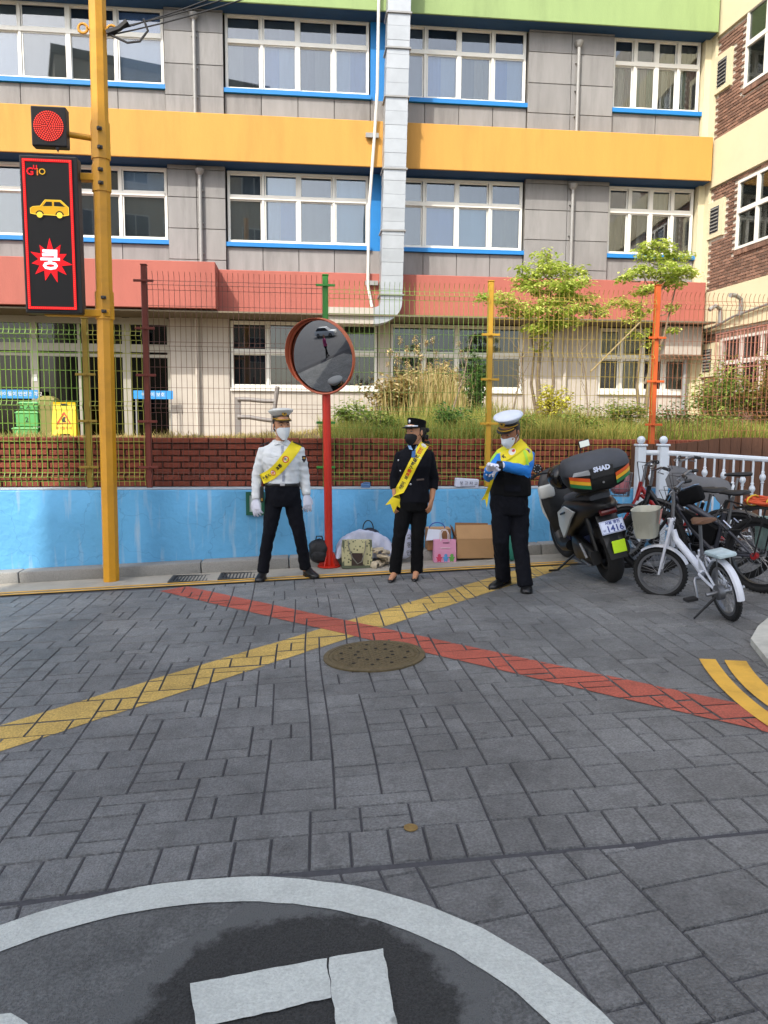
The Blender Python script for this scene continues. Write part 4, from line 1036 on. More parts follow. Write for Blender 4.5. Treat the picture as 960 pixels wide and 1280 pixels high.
# signal head
TW = R_(-6)
sig = MB(); sig.bbox(((hx0+hx1)/2, SYF+.05, (hz0+hz1)/2), (hx1-hx0, .12, hz1-hz0), .012); so2 = sig.build('signal_head', m_blk, pole)
hc = Vector(((hx0+hx1)/2, SYF-.012, (hz0+hz1)/2)); hr = (hx1-hx0)*.43
d = MB(); d.lathe([(hr, 0), (hr, .012)], 40, hc, ax='Y'); d.build('red_lens', mat('red_lens', '4a0406', .5, var=0, emit='b00810', estr=.06), so2)
d = MB()
for k in range(8):
    r = hr*.95*k/7.2+.003; n = 1 if k == 0 else int(2*math.pi*r/.021)
    for i in range(n):
        a = 2*math.pi*i/n; d.box((hc.x+r*math.cos(a), hc.y-.004, hc.z+r*math.sin(a)), (.009, .006, .009))
d.build('led_dots', m_ledrd, so2, kind='stuff')
d = MB(); d.prism([(hc.x+.05, SYF, hz0-.002), (hc.x+.09, SYF, hz0-.002), (hc.x+.075, SYF, hz0-.05)], (0, .02, 0)); d.build('tab', m_blk, so2)
# LED sign
lx0, lx1, lz0, lz1 = PY(30, 300, SYF).x, PY(99, 300, SYF).x, PY(65, 390, SYF).z, PY(60, 197, SYF).z
ls = MB(); ls.bbox(((lx0+lx1)/2, SYF+.06, (lz0+lz1)/2), (lx1-lx0+.02, .15, lz1-lz0+.03), .012); lo = ls.build('led_sign', m_blk, pole)
f = MB(); f.bx((lx0+.014, SYF-.022, lz0+.014), (lx1-.034, SYF-.014, lz1-.014)); f.build('display', m_face, lo)
cxl = (lx0+lx1)/2-.01
bd = MB(); a0, a1, b0, b1_ = lx0+.022, lx1-.042, lz0+.024, lz1-.024; w = .024
for (p, q) in [((a0, b0), (a1, b0+w)), ((a0, b1_-w), (a1, b1_)), ((a0, b0+w), (a0+w, b1_-w)), ((a1-w, b0+w), (a1, b1_-w))]: bd.bx((p[0], SYF-.028, p[1]), (q[0], SYF-.022, q[1]))
bd.build('red_border', m_ledr, lo)
dd = MB(); z = b0+.01
while z < b1_:
    for x in (a0+.012, a1-.012): dd.box((x, SYF-.030, z), (.008, .006, .008))
    z += .02
x = a0+.03
while x < a1-.02:
    for zz in (b0+.012, b1_-.012): dd.box((x, SYF-.030, zz), (.008, .006, .008))
    x += .02
dd.build('border_leds', m_ledrd, lo, kind='stuff')
LM = lambda x, z: frame((x, SYF-.030, z), (1, 0, 0), (0, 0, 1))
kx = (lx1-lx0)/76.0
text('G', .10, LM(lx0+.095, lz1-.150), m_ledr, lo, bold=.002); text('U', .055, LM(lx0+.146, lz1-.108), m_ledr, lo, bold=.002)
text('i', .10, LM(lx0+.166, lz1-.150), m_ledo, lo, bold=.002); text('O', .085, LM(lx0+.212, lz1-.148), m_ledy, lo, bold=.001)
# car pictogram: body and outlines
def led_poly(pts, m, name, par, c, k, y=SYF-.026, th=.004):
    mb = MB(); mb.prism([(c[0]+px*k, y, c[1]+pz*k) for px, pz in pts], (0, th, 0)); return mb.build(name, m, par)
ccx = PY(63, 263, SYF); kc = .0080
body = [(-23, -5), (-23, 1), (-20, 3), (-11, 4), (-5, 11.5), (14, 11.5), (23, 3), (23, -6), (18, -7), (-18, -6)]
led_poly(body, m_ledy, 'car_picture', lo, (ccx.x, ccx.z), kc)
def led_line(pts, par, c, k, closed=True, r=.0035, m=None):
    mb = MB(); mb.tube([(c[0]+px*k, SYF-.029, c[1]+pz*k) for px, pz in pts], r, 4, closed=closed); return mb.build('led_line', m or m_ledy2, par)
led_line(body, lo, (ccx.x, ccx.z), kc)
for wn_ in ([(-8.5, 3.5), (-3.8, 9.8), (3.5, 9.8), (3.5, 4)], [(5.5, 4), (5.5, 9.8), (13, 9.8), (19.5, 3.6)]):
    led_poly(wn_, m_face, 'car_window', lo, (ccx.x, ccx.z), kc, y=SYF-.0285, th=.002); led_line(wn_, lo, (ccx.x, ccx.z), kc, r=.002)
for wx_ in (-12, 12):
    led_poly([(wx_+5.2*math.cos(a), -6.5+5.2*math.sin(a)) for a in [2*math.pi*i/18 for i in range(18)]], m_face, 'wheel_gap', lo, (ccx.x, ccx.z), kc, y=SYF-.0288, th=.002)
    led_poly([(wx_+3.6*math.cos(a), -6.5+3.6*math.sin(a)) for a in [2*math.pi*i/18 for i in range(18)]], m_ledy2, 'car_wheel', lo, (ccx.x, ccx.z), kc, y=SYF-.031, th=.003)
bc = PY(64, 327, SYF); kb = .0084
star = []
for i in range(11):
    a = math.pi/2+2*math.pi*i/11; R1 = [27, 22, 25, 22, 24, 24, 26, 24, 26, 21, 23][i]; star += [(R1*math.cos(a), R1*math.sin(a)), (14*math.cos(a+math.pi/11), 13*math.sin(a+math.pi/11))]
led_poly(star, m_ledr, 'burst', lo, (bc.x, bc.z), kb)
text('쿵', .215, frame((bc.x, SYF-.030, bc.z), (1, 0, 0), (0, 0, 1)), m_ledw, lo, bold=.006)
# overhead cables from the pole to the right
cab = MB(); cx, cy = pcx(5.6)
for i, (ez, sag) in enumerate([(6.9, .25), (7.2, .3), (7.1, .4)]):
    cab.tube([(cx+.1+ (3.2)*t, cy-.05+ .2*t, 5.48+.03*i+(ez-5.5)*t - sag*t*(1-t)*2) for t in [q/12 for q in range(13)]], .008, 6)
cab.tube([(cx+.1, cy-.06, 5.5), (cx+.3, cy-.06, 5.42), (cx+.42, cy-.06, 5.44), (cx+.5, cy-.05, 5.55), (cx+.46, cy-.05, 5.66)], .012, 6)
cab.tube([(cx+.1, cy-.06, 5.5), (cx+.22, cy-.06, 5.55), (cx+.3, cy-.06, 5.62)], .03, 6)
o = cab.build('overhead_cables', m_blk, smooth=40); tag(o, 'black cables tied to the top of the yellow pole', 'cable')

# ================================================================== TRAFFIC MIRROR
m_rp = mat('mirror_post_red', 'c02612', .45, var=.08, scale=6, dirt=.1)
m_rim = mat('mirror_hood_red', 'b35a3c', .5, var=.08, scale=6)
mpb = Vector((.30, 8.62, gz(.30)+.01)); mir = thing('traffic_mirror', 'round convex traffic mirror with red hood on a red post', 'traffic mirror', mpb)
mb = MB(); mb.tube([(mpb.x, mpb.y, mpb.z), (mpb.x-.035, mpb.y, 2.62)], .045, 14); mb.build('post', m_rp, mir, smooth=40)
mb = MB(); mb.lathe([(.13, mpb.z), (.13, mpb.z+.012), (.125, mpb.z+.014), (.05, mpb.z+.016)], 20, (mpb.x, mpb.y, 0)); po = mb.build('base_plate', m_rp, mir, smooth=40)
for i in range(6):
    a = i*math.pi/3; b = MB(); d = Vector((math.cos(a), math.sin(a), 0)); s = Vector((-d.y, d.x, 0))*.005
    p0 = Vector((mpb.x, mpb.y, mpb.z+.014)); b.prism([p0+d*.04-s, p0+d*.12-s, p0+d*.045+Vector((0, 0, .16))-s], s*2); b.build('gusset', m_rp, po)
mc = PY(402, 446, 8.45)
mn = Vector((-.52, -.82, -.22)).normalized(); mxa = Vector((0, 0, 1)).cross(mn).normalized()*1; mya = mn.cross(mxa)
Mm = Matrix((mxa, mya, mn)).transposed().to_4x4(); Mm.translation = mc
MR = .385; RC_ = 3.0
prof = [(MR*math.sin(0.001), 0)]
prof = [(r, (math.sqrt(RC_**2-r*r)-math.sqrt(RC_**2-MR*MR))) for r in [MR*(1-i/14) for i in range(14)]+[.0005]]
mb = MB(); mb.lathe(prof, 48, M=Mm, caps=False)
m_mir = mat('mirror_face', '9a9da0', .02, 1.0, var=0); mb.build('mirror_face', m_mir, mir, smooth=80)
mb = MB(); mb.lathe([(MR+.004, -.01), (MR+.022, -.008), (MR+.026, .012), (MR+.014, .026), (MR+.002, .02)], 48, M=Mm, caps=False); mb.lathe([(MR+.02, -.008), (MR*.8, -.06), (.1, -.11), (.001, -.112)], 48, M=Mm, caps=False); mb.build('rim', m_rim, mir, smooth=50)
# hood: a visor over the upper right arc
mb = MB(); rr = []
for i in range(41):
    t = -R_(38)+R_(256)*i/40; dep = .10*max(0, math.sin(math.pi*i/40))**.6; c, s = math.cos(t), math.sin(t)
    pts = [(MR+.026, 0), (MR+.034, dep+.004), (MR+.030, dep+.004), (MR+.020, 0)]
    rr.append([Mm @ Vector((r*c, r*s, z)) for r, z in pts])
mb.rings(rr); mb.build('hood', m_rim, mir, smooth=50)
mb = MB(); mb.box((mc+Vector((mpb.x-.03, mpb.y, mc.z)))/2+Vector((0, .03, 0)), (.10, .14, .10)); mb.build('clamp', m_rp, mir)
for z in (mc.z-.22,):
    mb = MB(); mb.bbox((mpb.x-.03, mpb.y-.06, z), (.06, .06, .05), .005); mb.build('clamp', m_rp, mir)
# ================================================================== PEOPLE
m_skin = mat('skin', 'b98564', .55, var=.05, scale=30, bump=.1, bscale=200); m_skin2 = mat('tanned_skin', '9a684a', .55, var=.05, scale=30)
m_hair = mat('black_hair', '14110f', .45, var=.3, scale=60, bump=.6, bscale=150)
m_wshirt = mat('white_shirt_cloth', 'cdd2d4', .8, var=.03, scale=10, bump=.15, bscale=300)
m_navy = mat('navy_cloth', '0a0c14', .9, var=.12, scale=12, bump=.2, bscale=300, spec=.2); m_blackc = mat('black_cloth', '08090c', .9, var=.12, scale=12, bump=.2, bscale=300, spec=.2)
m_leath = mat('black_leather', '0c0c0d', .35, var=.1, scale=20, bump=.15, bscale=80)
m_sash = mat('yellow_sash_cloth', 'e0cb16', .65, var=.04, scale=6, bump=.1, bscale=200)
m_glove = mat('white_glove_cloth', 'cfd2e0', .8, var=.03, bump=.15, bscale=250)
m_mask = mat('white_mask', 'd3dade', .8, var=.03, bump=.1); m_bmask = mat('black_mask', '131316', .8, var=.1)
m_capw = mat('white_cap_cloth', 'c6c8c4', .7, var=.03); m_capw2 = mat('bright_white_cap_cloth', 'ccd3de', .6, var=.03)
m_gold = mat('gold_braid', 'b08a2e', .4, .6, var=.2, scale=80, bump=.5, bscale=300); m_silver = mat('silver_badge', 'c3c6cc', .3, .8, var=.1)
m_txt = mat('sash_black_print', '26231a', .7, var=.05); m_txr = mat('sash_red_print', 'c43a22', .7, var=.05); m_txw = mat('sash_white_print', 'd8d4d0', .7, var=.03); m_txb = mat('sash_blue_print', '3a4a8c', .7, var=.05)
m_eye = mat('eye_white', '8f867c', .3, var=0); m_iris = mat('iris', '1a120c', .25, var=0)
m_bluecl = mat('bright_blue_cloth', '1878cc', .75, var=.06, scale=10, bump=.2, bscale=300)
m_neon = mat('neon_green_tape', 'a6d83a', .6, var=.04); m_vestw = mat('reflective_white_tape', 'b9c4c4', .4, var=.04); m_vesty = mat('yellow_vest_panel', 'd9d51e', .65, var=.04)
m_patch_ = mat('dark_patch_embroidery', '1a1a22', .7, var=.3, scale=90)

def remesh(mb, vox, smooth=4, fold=0.0, freq=14, seed=0, name='body', stretch=(1, 1, .55)):
    me0 = mb.mesh('tmp', []) if False else mb.mesh('tmp', MATS['skin'])
    o = bpy.data.objects.new('tmp', me0); COL.objects.link(o)
    md = o.modifiers.new('r', 'REMESH'); md.mode = 'VOXEL'; md.voxel_size = vox; md.adaptivity = 0
    if smooth:
        s = o.modifiers.new('s', 'SMOOTH'); s.factor = .5; s.iterations = smooth
    me = evalmesh(o, name); bpy.data.objects.remove(o); bpy.data.meshes.remove(me0)
    if fold:
        n = len(me.vertices); co = np.empty(n*3, np.float32); me.vertices.foreach_get('co', co); co = co.reshape(-1, 3)
        no = np.empty(n*3, np.float32); me.vertex_normals.foreach_get('vector', no); no = no.reshape(-1, 3)
        sv = Vector((seed*3.1, seed*1.7, seed)); d = np.empty(n, np.float32)
        for i in range(n):
            p = Vector((co[i, 0]*stretch[0], co[i, 1]*stretch[1], co[i, 2]*stretch[2]+co[i, 0]*.35))*freq+sv
            a = noise.noise(p); b = noise.noise(p*2.3+Vector((9, 2, 4))); d[i] = (1-2*abs(a))*.7+b*.5
        co = co+no*(d*fold)[:, None]; me.vertices.foreach_set('co', co.ravel()); me.update()
    me.polygons.foreach_set('use_smooth', [True]*len(me.polygons)); me.materials.clear()
    return me
def ell(c, rx, ry, yaw=0, n=24, tilt=(0, 0), pw=2.3):
    c = Vector(c); out = []
    for j in range(n):
        a = 2*math.pi*j/n; ca, sa = math.cos(a), math.sin(a)
        x = rx*math.copysign(abs(ca)**(2/pw), ca); y = ry*math.copysign(abs(sa)**(2/pw), sa)
        X = x*math.cos(yaw)-y*math.sin(yaw); Y = x*math.sin(yaw)+y*math.cos(yaw)
        out.append(c+Vector((X, Y, X*tilt[0]+Y*tilt[1])))
    return out
def hand_geo(mb, M, curl=(.25, .35, .3), spread=.06, side=1, fat=0.0, k=1.0, thumb=.6):
    """M: wrist frame; z along the fingers, -y out of the palm, x towards the thumb (times side)"""
    def P(x, y, z): return M @ Vector((x*side*k, y*k, z*k))
    rr = []
    for z, rx, ry in ((-.03, .026, .021), (0, .027, .020), (.03, .036, .019), (.06, .042, .017), (.088, .041, .014), (.098, .036, .010)):
        rr.append([P((rx+fat)*math.cos(a), (ry+fat)*math.sin(a), z) for a in [2*math.pi*i/12 for i in range(12)]])
    mb.rings(rr)
    for i, (x, L, r) in enumerate(((.031, .070, .0088), (.0105, .079, .009), (-.0105, .073, .0086), (-.031, .057, .0078))):
        ang = 0; p = Vector((x, 0, .080)); pts = [p.copy()]; sp = spread*(1.5-i)*.7
        for s, (fr, cu) in enumerate(zip((.2, .40, .34, .28), (0, curl[0]+.07*i, curl[1]+.05*i, curl[2]))):
            ang += cu; d = Vector((math.sin(sp), -math.sin(ang)*math.cos(sp), math.cos(ang)*math.cos(sp))); p = p+d*(L*fr if s else .014); pts.append(p.copy())
        mb.tube([P(*q) for q in pts], [(r+fat)*k, (r+fat)*k, (r*.96+fat)*k, (r*.88+fat)*k, (r*.72+fat)*k], 8)
    tp = [(.022, -.004, .012), (.044, -.012, .038), (.044+.022*thumb, -.020, .066), (.046+.022*thumb, -.028, .090)]
    mb.tube([P(*q) for q in tp], [(.013+fat)*k, (.0125+fat)*k, (.0105+fat)*k, (.008+fat)*k], 8)
def head_frame(c, yaw, pitch, roll=0):
    M = Matrix.Rotation(yaw, 4, 'Z') @ Matrix.Rotation(roll, 4, 'Y') @ Matrix.Rotation(pitch, 4, 'X'); M.translation = Vector(c); return M
HEAD = [(-.120, .016, -.056, .016), (-.108, .034, -.046, .034), (-.082, .051, -.031, .058), (-.05, .061, -.016, .077), (-.02, .067, -.005, .089), (.01, .0705, 0, .094), (.04, .073, .003, .097), (.07, .070, .005, .092), (.095, .056, .006, .074), (.110, .034, .006, .046), (.118, .010, .006, .012)]
def head_geo(mb, M, k=1.0):
    mb.rings([[M @ (p*k) for p in ell((0, cy, z), rx, ry, n=20, pw=2.15)] for z, rx, cy, ry in HEAD])
    mb.tube([M @ (Vector(p)*k) for p in ((0, -.090, .022), (0, -.102, -.004), (0, -.108, -.020), (0, -.096, -.027))], [.008*k, .010*k, .0135*k, .008*k], 8)
    for s in (-1, 1):
        mb.ball((0, 0, 0), 1, 10, M=M @ Matrix.Translation((s*.0735*k, .012*k, -.004*k)) @ Matrix.Rotation(s*.35, 4, 'Z') @ Matrix.Diagonal((.009*k, .019*k, .033*k, 1)))
        mb.tube([M @ (Vector(p)*k) for p in ((s*.012, -.092, .034), (s*.034, -.088, .038), (s*.054, -.07, .030))], [.006*k, .007*k, .005*k], 6)
        mb.ball((0, 0, 0), 1, 8, M=M @ Matrix.Translation((s*.040*k, -.058*k, -.03*k)) @ Matrix.Diagonal((.022*k, .02*k, .02*k, 1)))
    mb.tube([M @ (Vector(p)*k) for p in ((-.022, -.085, -.058), (0, -.094, -.055), (.022, -.085, -.058))], [.004*k, .007*k, .004*k], 6)
    mb.tube([M @ (Vector(p)*k) for p in ((-.018, -.083, -.068), (0, -.091, -.069), (.018, -.083, -.068))], [.004*k, .007*k, .004*k], 6)
def eyes(M, par, k=1.0):
    for s in (-1, 1):
        mb = MB(); mb.ball((0, 0, 0), 1, 10, M=M @ Matrix.Translation((s*.031*k, -.0815*k, .013*k)) @ Matrix.Diagonal((.0125*k, .0105*k, .0052*k, 1))); e = mb.build('eye', m_eye, par, smooth=80)
        mb = MB(); mb.ball((0, 0, 0), 1, 8, M=M @ Matrix.Translation((s*.031*k, -.0905*k, .013*k)) @ Matrix.Diagonal((.0055*k, .003*k, .0062*k, 1))); mb.build('iris', m_iris, e, smooth=80)
        mb = MB(); mb.tube([M @ (Vector(p)*k) for p in ((s*.014, -.0985, .031), (s*.034, -.095, .037), (s*.052, -.080, .032))], [.0025*k, .0035*k, .002*k], 5); mb.build('eyebrow', m_hair, par)
def hair_cap(mb, M, k=1.0, long=False):
    """close hair below the cap: back and sides"""
    for z0 in (0,):
        rr = []
        for z, rx, cy, ry in HEAD[3:]:
            ring = []
            for p in ell((0, cy+.006, z), rx+.007, ry+.007, n=24, pw=2.15):
                lim = -.045 if z > .04 else (-.012 if z > -.03 else .02)
                ring.append(M @ (Vector((p.x*(1 if p.y > lim else .97), max(p.y, lim) , p.z))*k))
            rr.append(ring)
        mb.rings(rr)
def peaked_cap(M, par, mtop, mband, braid=None, vmat=None, flare=.122, k=1.0):
    """officer's cap; M is the head frame"""
    M = M @ Matrix.Translation((0, .006, .020)) @ Matrix.Rotation(-.10, 4, 'X')
    E = lambda r, z, sy=1.13, cy=.004: [M @ (p*k) for p in ell((0, cy, z), r, r*sy, n=28, pw=2.0)]
    mb = MB(); mb.rings([E(.078, .034), E(.080, .042), E(.082, .080), E(.080, .085)]); cp = mb.build('cap', mband, par, smooth=50)
    mb = MB(); mb.rings([E(.080, .078), E(.090, .092), E(flare-.010, .112, 1.1, -.002), E(flare, .126, 1.1, -.003), E(flare-.004, .137, 1.1, -.003), E(.080, .150, 1.1, 0), E(.02, .154, 1.1, 0)])
    # the front of the crown stands higher
    mb.build('crown', mtop, cp, smooth=60)
    mb = MB(); top = []; bot = []
    for i in range(21):
        a = -math.pi*.94+math.pi*.88*i/20; c, s = math.cos(a), math.sin(a); ri = .081; ro = .081+.050*max(0, -s)**1.3
        pi_ = Vector((ri*c, .004+ri*1.13*s, .044)); po = Vector((ro*c*.98, .004+ro*1.13*s-.004, .044-.026*max(0, -s)**1.2)); top.append((pi_, po))
    vs = []; 
    for pi_, po in top: vs += [M @ (pi_*k), M @ (po*k), M @ ((po-Vector((0, 0, .004)))*k), M @ ((pi_-Vector((0, 0, .004)))*k)]
    fs = []
    for i in range(20):
        for j in range(4): q = (j+1) % 4; fs.append((4*i+j, 4*i+q, 4*i+4+q, 4*i+4+j))
    mb.add(vs, fs); mb.build('visor', vmat or m_leath, cp, smooth=40)
    if braid:
        b = MB(); b.tube([M @ (((po*.6+pi_*.4)+Vector((0, -.002, .003)))*k) for pi_, po in top[3:18]], .0065*k, 6, flat=.6); b.build('braid', braid, cp, smooth=60)
        b = MB(); b.tube([M @ (Vector((.0835*math.cos(a), .004+.0835*1.13*math.sin(a), .052))*k) for a in [-math.pi*.98+math.pi*.96*i/16 for i in range(17)]], .0055*k, 6); b.build('chin_cord', braid, cp, smooth=60)
    b = MB(); b.ball((0, 0, 0), 1, 10, M=M @ Matrix.Translation((0, -.112*k, .090*k)) @ Matrix.Rotation(-.45, 4, 'X') @ Matrix.Diagonal((.026*k, .007*k, .022*k, 1))); bo = b.build('badge', m_gold, cp, smooth=60)
    b = MB(); b.prism([M @ (Vector(p)*k) for p in ((-.011, -.123, .098), (.011, -.123, .098), (0, -.118, .078))], M.to_3x3() @ Vector((0, -.003, 0))); b.build('shield', m_patch_, bo)
    return cp
def face_mask(M, par, m, beak=False, k=1.0):
    mb = MB(); rr = []
    rows = [(-.124, .040, .60), (-.112, .052, .72), (-.085, .064, .82), (-.055, .071, .84), (-.032, .073, .78), (-.018, .068, .64), (-.010, .058, .45)]
    for (z, w, f) in rows:
        ring = []; n = 14
        hz = min(HEAD, key=lambda h: abs(h[0]-z))
        zz = max(z, -.115); h0 = [h for h in HEAD if h[0] <= zz][-1]; h1 = [h for h in HEAD if h[0] > zz][0]; t = (zz-h0[0])/(h1[0]-h0[0]); rx = h0[1]+(h1[1]-h0[1])*t; cy = h0[2]+(h1[2]-h0[2])*t; ry = h0[3]+(h1[3]-h0[3])*t
        for i in range(n+1):
            a = -math.pi/2+math.pi*.48*f*(2*i/n-1); x = (rx+.006)*math.cos(a); y = cy+(ry+.007)*math.sin(a)
            fr = max(0, -math.sin(a))**3
            y -= fr*(.018 if not beak else .045*max(0, 1-abs(z+.055)/.075))
            ring.append(Vector((x, y, z)))
        rr.append(ring)
    vs = [M @ (p*k) for r in rr for p in r]+[M @ ((p+Vector((0, .003, 0)))*k) for r in rr for p in r]; n1 = 15; N_ = len(rr)*n1; fs = []
    for i in range(len(rr)-1):
        for j in range(n1-1):
            a = i*n1+j; fs += [(a, a+1, a+n1+1, a+n1), (N_+a, N_+a+n1, N_+a+n1+1, N_+a+1)]
    mb.add(vs, fs); mk = mb.build('mask', m, par, smooth=70)
    if not beak:
        p = MB()
        for z in (-.035, -.058, -.08):
            pass
    for s in (-1, 1):
        b = MB(); b.tube([M @ (Vector(p)*k) for p in ((s*.066, -.03, -.03), (s*.076, 0, -.012), (s*.080, .016, .012))], .0018*k, 5); b.tube([M @ (Vector(p)*k) for p in ((s*.058, -.03, -.085), (s*.073, .0, -.05), (s*.080, .016, -.02))], .0018*k, 5); b.build('ear_loop', m, mk)
    return mk
def shoe(par, heel, toe, m, w=.046, h=.085, name='shoe', pump=False, ankle=None):
    heel = Vector(heel); toe = Vector(toe); d = (toe-heel); L = d.length; d.normalize(); s = d.cross(Vector((0, 0, 1))).normalized(); U = s.cross(d)
    secs = [(0, .55, .75), (.06, .70, .95), (.2, .78, 1.0), (.36, .80, 1.0), (.5, .92, .78), (.65, 1.0, .58), (.8, .98, .48), (.92, .75, .38), (1.0, .30, .22)]
    if pump: secs = [(0, .50, .75), (.06, .62, .78), (.2, .66, .55), (.36, .66, .42), (.5, .8, .40), (.65, .95, .46), (.8, .85, .42), (.93, .5, .32), (1.0, .16, .18)]
    rr = []
    for t, wk, hk in secs:
        c = heel+d*(L*t); ring = []; lift = (max(0, .35-t)/.35*.055 if pump else 0)
        for j in range(14):
            a = 2*math.pi*j/14; x = math.cos(a); z = math.sin(a)
            ring.append(c+s*(x*w*wk)+U*(lift+(h*hk*(.5+.5*z) if z > -.6 else 0.0 + h*hk*.02)))
        rr.append(ring)
    mb = MB(); mb.rings(rr); o = mb.build(name, m, par, smooth=60)
    if pump:
        b = MB(); b.tube([heel+d*.015+U*.06, heel+d*.01], [.014, .008], 8); b.build('heel', m, o)
    else:
        b = MB(); pts = []
        for t, wk, hk in secs: pts.append(heel+d*(L*t)+s*(w*wk*1.05))
        for t, wk, hk in secs[::-1]: pts.append(heel+d*(L*t)-s*(w*wk*1.05))
        b.prism([p-U*.004 for p in pts], U*.022); b.build('sole', m_leath, o)
    return o
def bary_sash(bvh, path, widths, off=.008, nx=8, dirv=None):
    """path: px centre line; casts camera rays on the clothing and lifts the ribbon off it"""
    P = [Vector(p) for p in path]; G = []; last = None
    for i, p in enumerate(P):
        t = (P[min(i+1, len(P)-1)]-P[max(i-1, 0)]).normalized(); nn = Vector((-t.y, t.x)); row = []
        for j in range(nx+1):
            q = p+nn*widths[i]*(j/nx-.5); d = ray(q.x, q.y).normalized(); h = bvh.ray_cast(CAM, d)
            row.append((d, h[3] if h[0] is not None else None))
        G.append(row)
    # fill misses, smooth the depth
    D = np.array([[r[1] if r[1] else np.nan for r in row] for row in G], float)
    med = np.nanmedian(D)
    for _ in range(30):
        if not np.isnan(D).any(): break
        E = D.copy()
        for i in range(D.shape[0]):
            for j in range(D.shape[1]):
                if np.isnan(D[i, j]):
                    v = [D[a, b] for a, b in ((i-1, j), (i+1, j), (i, j-1), (i, j+1)) if 0 <= a < D.shape[0] and 0 <= b < D.shape[1] and not np.isnan(D[a, b])]
                    if v: E[i, j] = np.mean(v)+.004
        D = E
    S = D.copy()
    for _ in range(3):
        T_ = np.pad(S, 1, mode='edge'); S = np.minimum(S, (T_[:-2, 1:-1]+T_[2:, 1:-1]+T_[1:-1, :-2]+T_[1:-1, 2:])/4+.001)
    return [[CAM+G[i][j][0]*(S[i, j]-off) for j in range(nx+1)] for i in range(len(P))]
def ribbon(grid, name, m, par, th=.003):
    mb = MB(); R1 = len(grid); Cn = len(grid[0]); vs = [p for r in grid for p in r]+[p+(p-CAM).normalized()*th for r in grid for p in r]; N_ = R1*Cn; fs = []
    for i in range(R1-1):
        for j in range(Cn-1):
            a = i*Cn+j; fs += [(a, a+1, a+Cn+1, a+Cn), (N_+a, N_+a+Cn, N_+a+Cn+1, N_+a+1)]
    for i in range(R1-1):
        for j in (0, Cn-1): a = i*Cn+j; fs.append((a, a+Cn, N_+a+Cn, N_+a))
    mb.add(vs, fs); return mb.build(name, m, par, smooth=60)
def grid_at(grid, s, t):
    """s along (0..1), t across (0..1)"""
    R1 = len(grid)-1; Cn = len(grid[0])-1; a = max(0, min(R1-1e-6, s*R1)); b = max(0, min(Cn-1e-6, t*Cn)); i, j = int(a), int(b); u, v = a-i, b-j
    return grid[i][j].lerp(grid[i][j+1], v).lerp(grid[i+1][j].lerp(grid[i+1][j+1], v), u)
def sash_text(grid, par, items, length, width, flip=False):
    """items: (text or shape, s centre, size m, material); letters run along the ribbon"""
    for body, s, size, m in items:
        if body in ('disc', 'ring'):
            mb = MB(); r = size; n = 16; c2 = [(r*math.cos(2*math.pi*i/n), r*math.sin(2*math.pi*i/n)) for i in range(n)]
            if body == 'ring': mb.add([(x, y, 0) for x, y in c2]+[(x*.72, y*.72, 0) for x, y in c2], [(i, (i+1) % n, n+(i+1) % n, n+i) for i in range(n)])
            else: mb.add([(x, y, 0) for x, y in c2], [tuple(range(n))])
            me = mb.mesh('print', m); lift = .0012 if body == 'disc' else .002
        else:
            me = text_mesh(body, size, 0, .002); me.materials.clear(); me.materials.append(m); lift = .0016
        for v in me.vertices:
            a = s+(v.co.x/length)*(-1 if flip else 1); b = .5+v.co.y/width
            p = grid_at(grid, a, max(.02, min(.98, b))); v.co = p-(p-CAM).normalized()*lift
        place('lettering', me, par)
def lerp_path(pts, n):
    P = [Vector(p) for p in pts]; seg = [(P[i+1]-P[i]).length for i in range(len(P)-1)]; L = sum(seg); out = []
    for k in range(n+1):
        d = L*k/n; i = 0
        while i < len(seg)-1 and d > seg[i]: d -= seg[i]; i += 1
        out.append(P[i].lerp(P[i+1], min(1, d/seg[i])))
    return out
def spline(pts, n):
    """Catmull-Rom through 2-D points"""
    P = [Vector(p) for p in pts]; P = [P[0]*2-P[1]]+P+[P[-1]*2-P[-2]]; out = []; k = len(P)-3
    for q in range(n+1):
        t = k*q/n; i = min(int(t), k-1); u = t-i; a, b, c, d = P[i:i+4]
        out.append(.5*((2*b)+(c-a)*u+(2*a-5*b+4*c-d)*u*u+(3*b-a-3*c+d)*u**3))
    return out
def put(name, me, m, par, **k): me.materials.append(m); return place(name, me, par, **k)

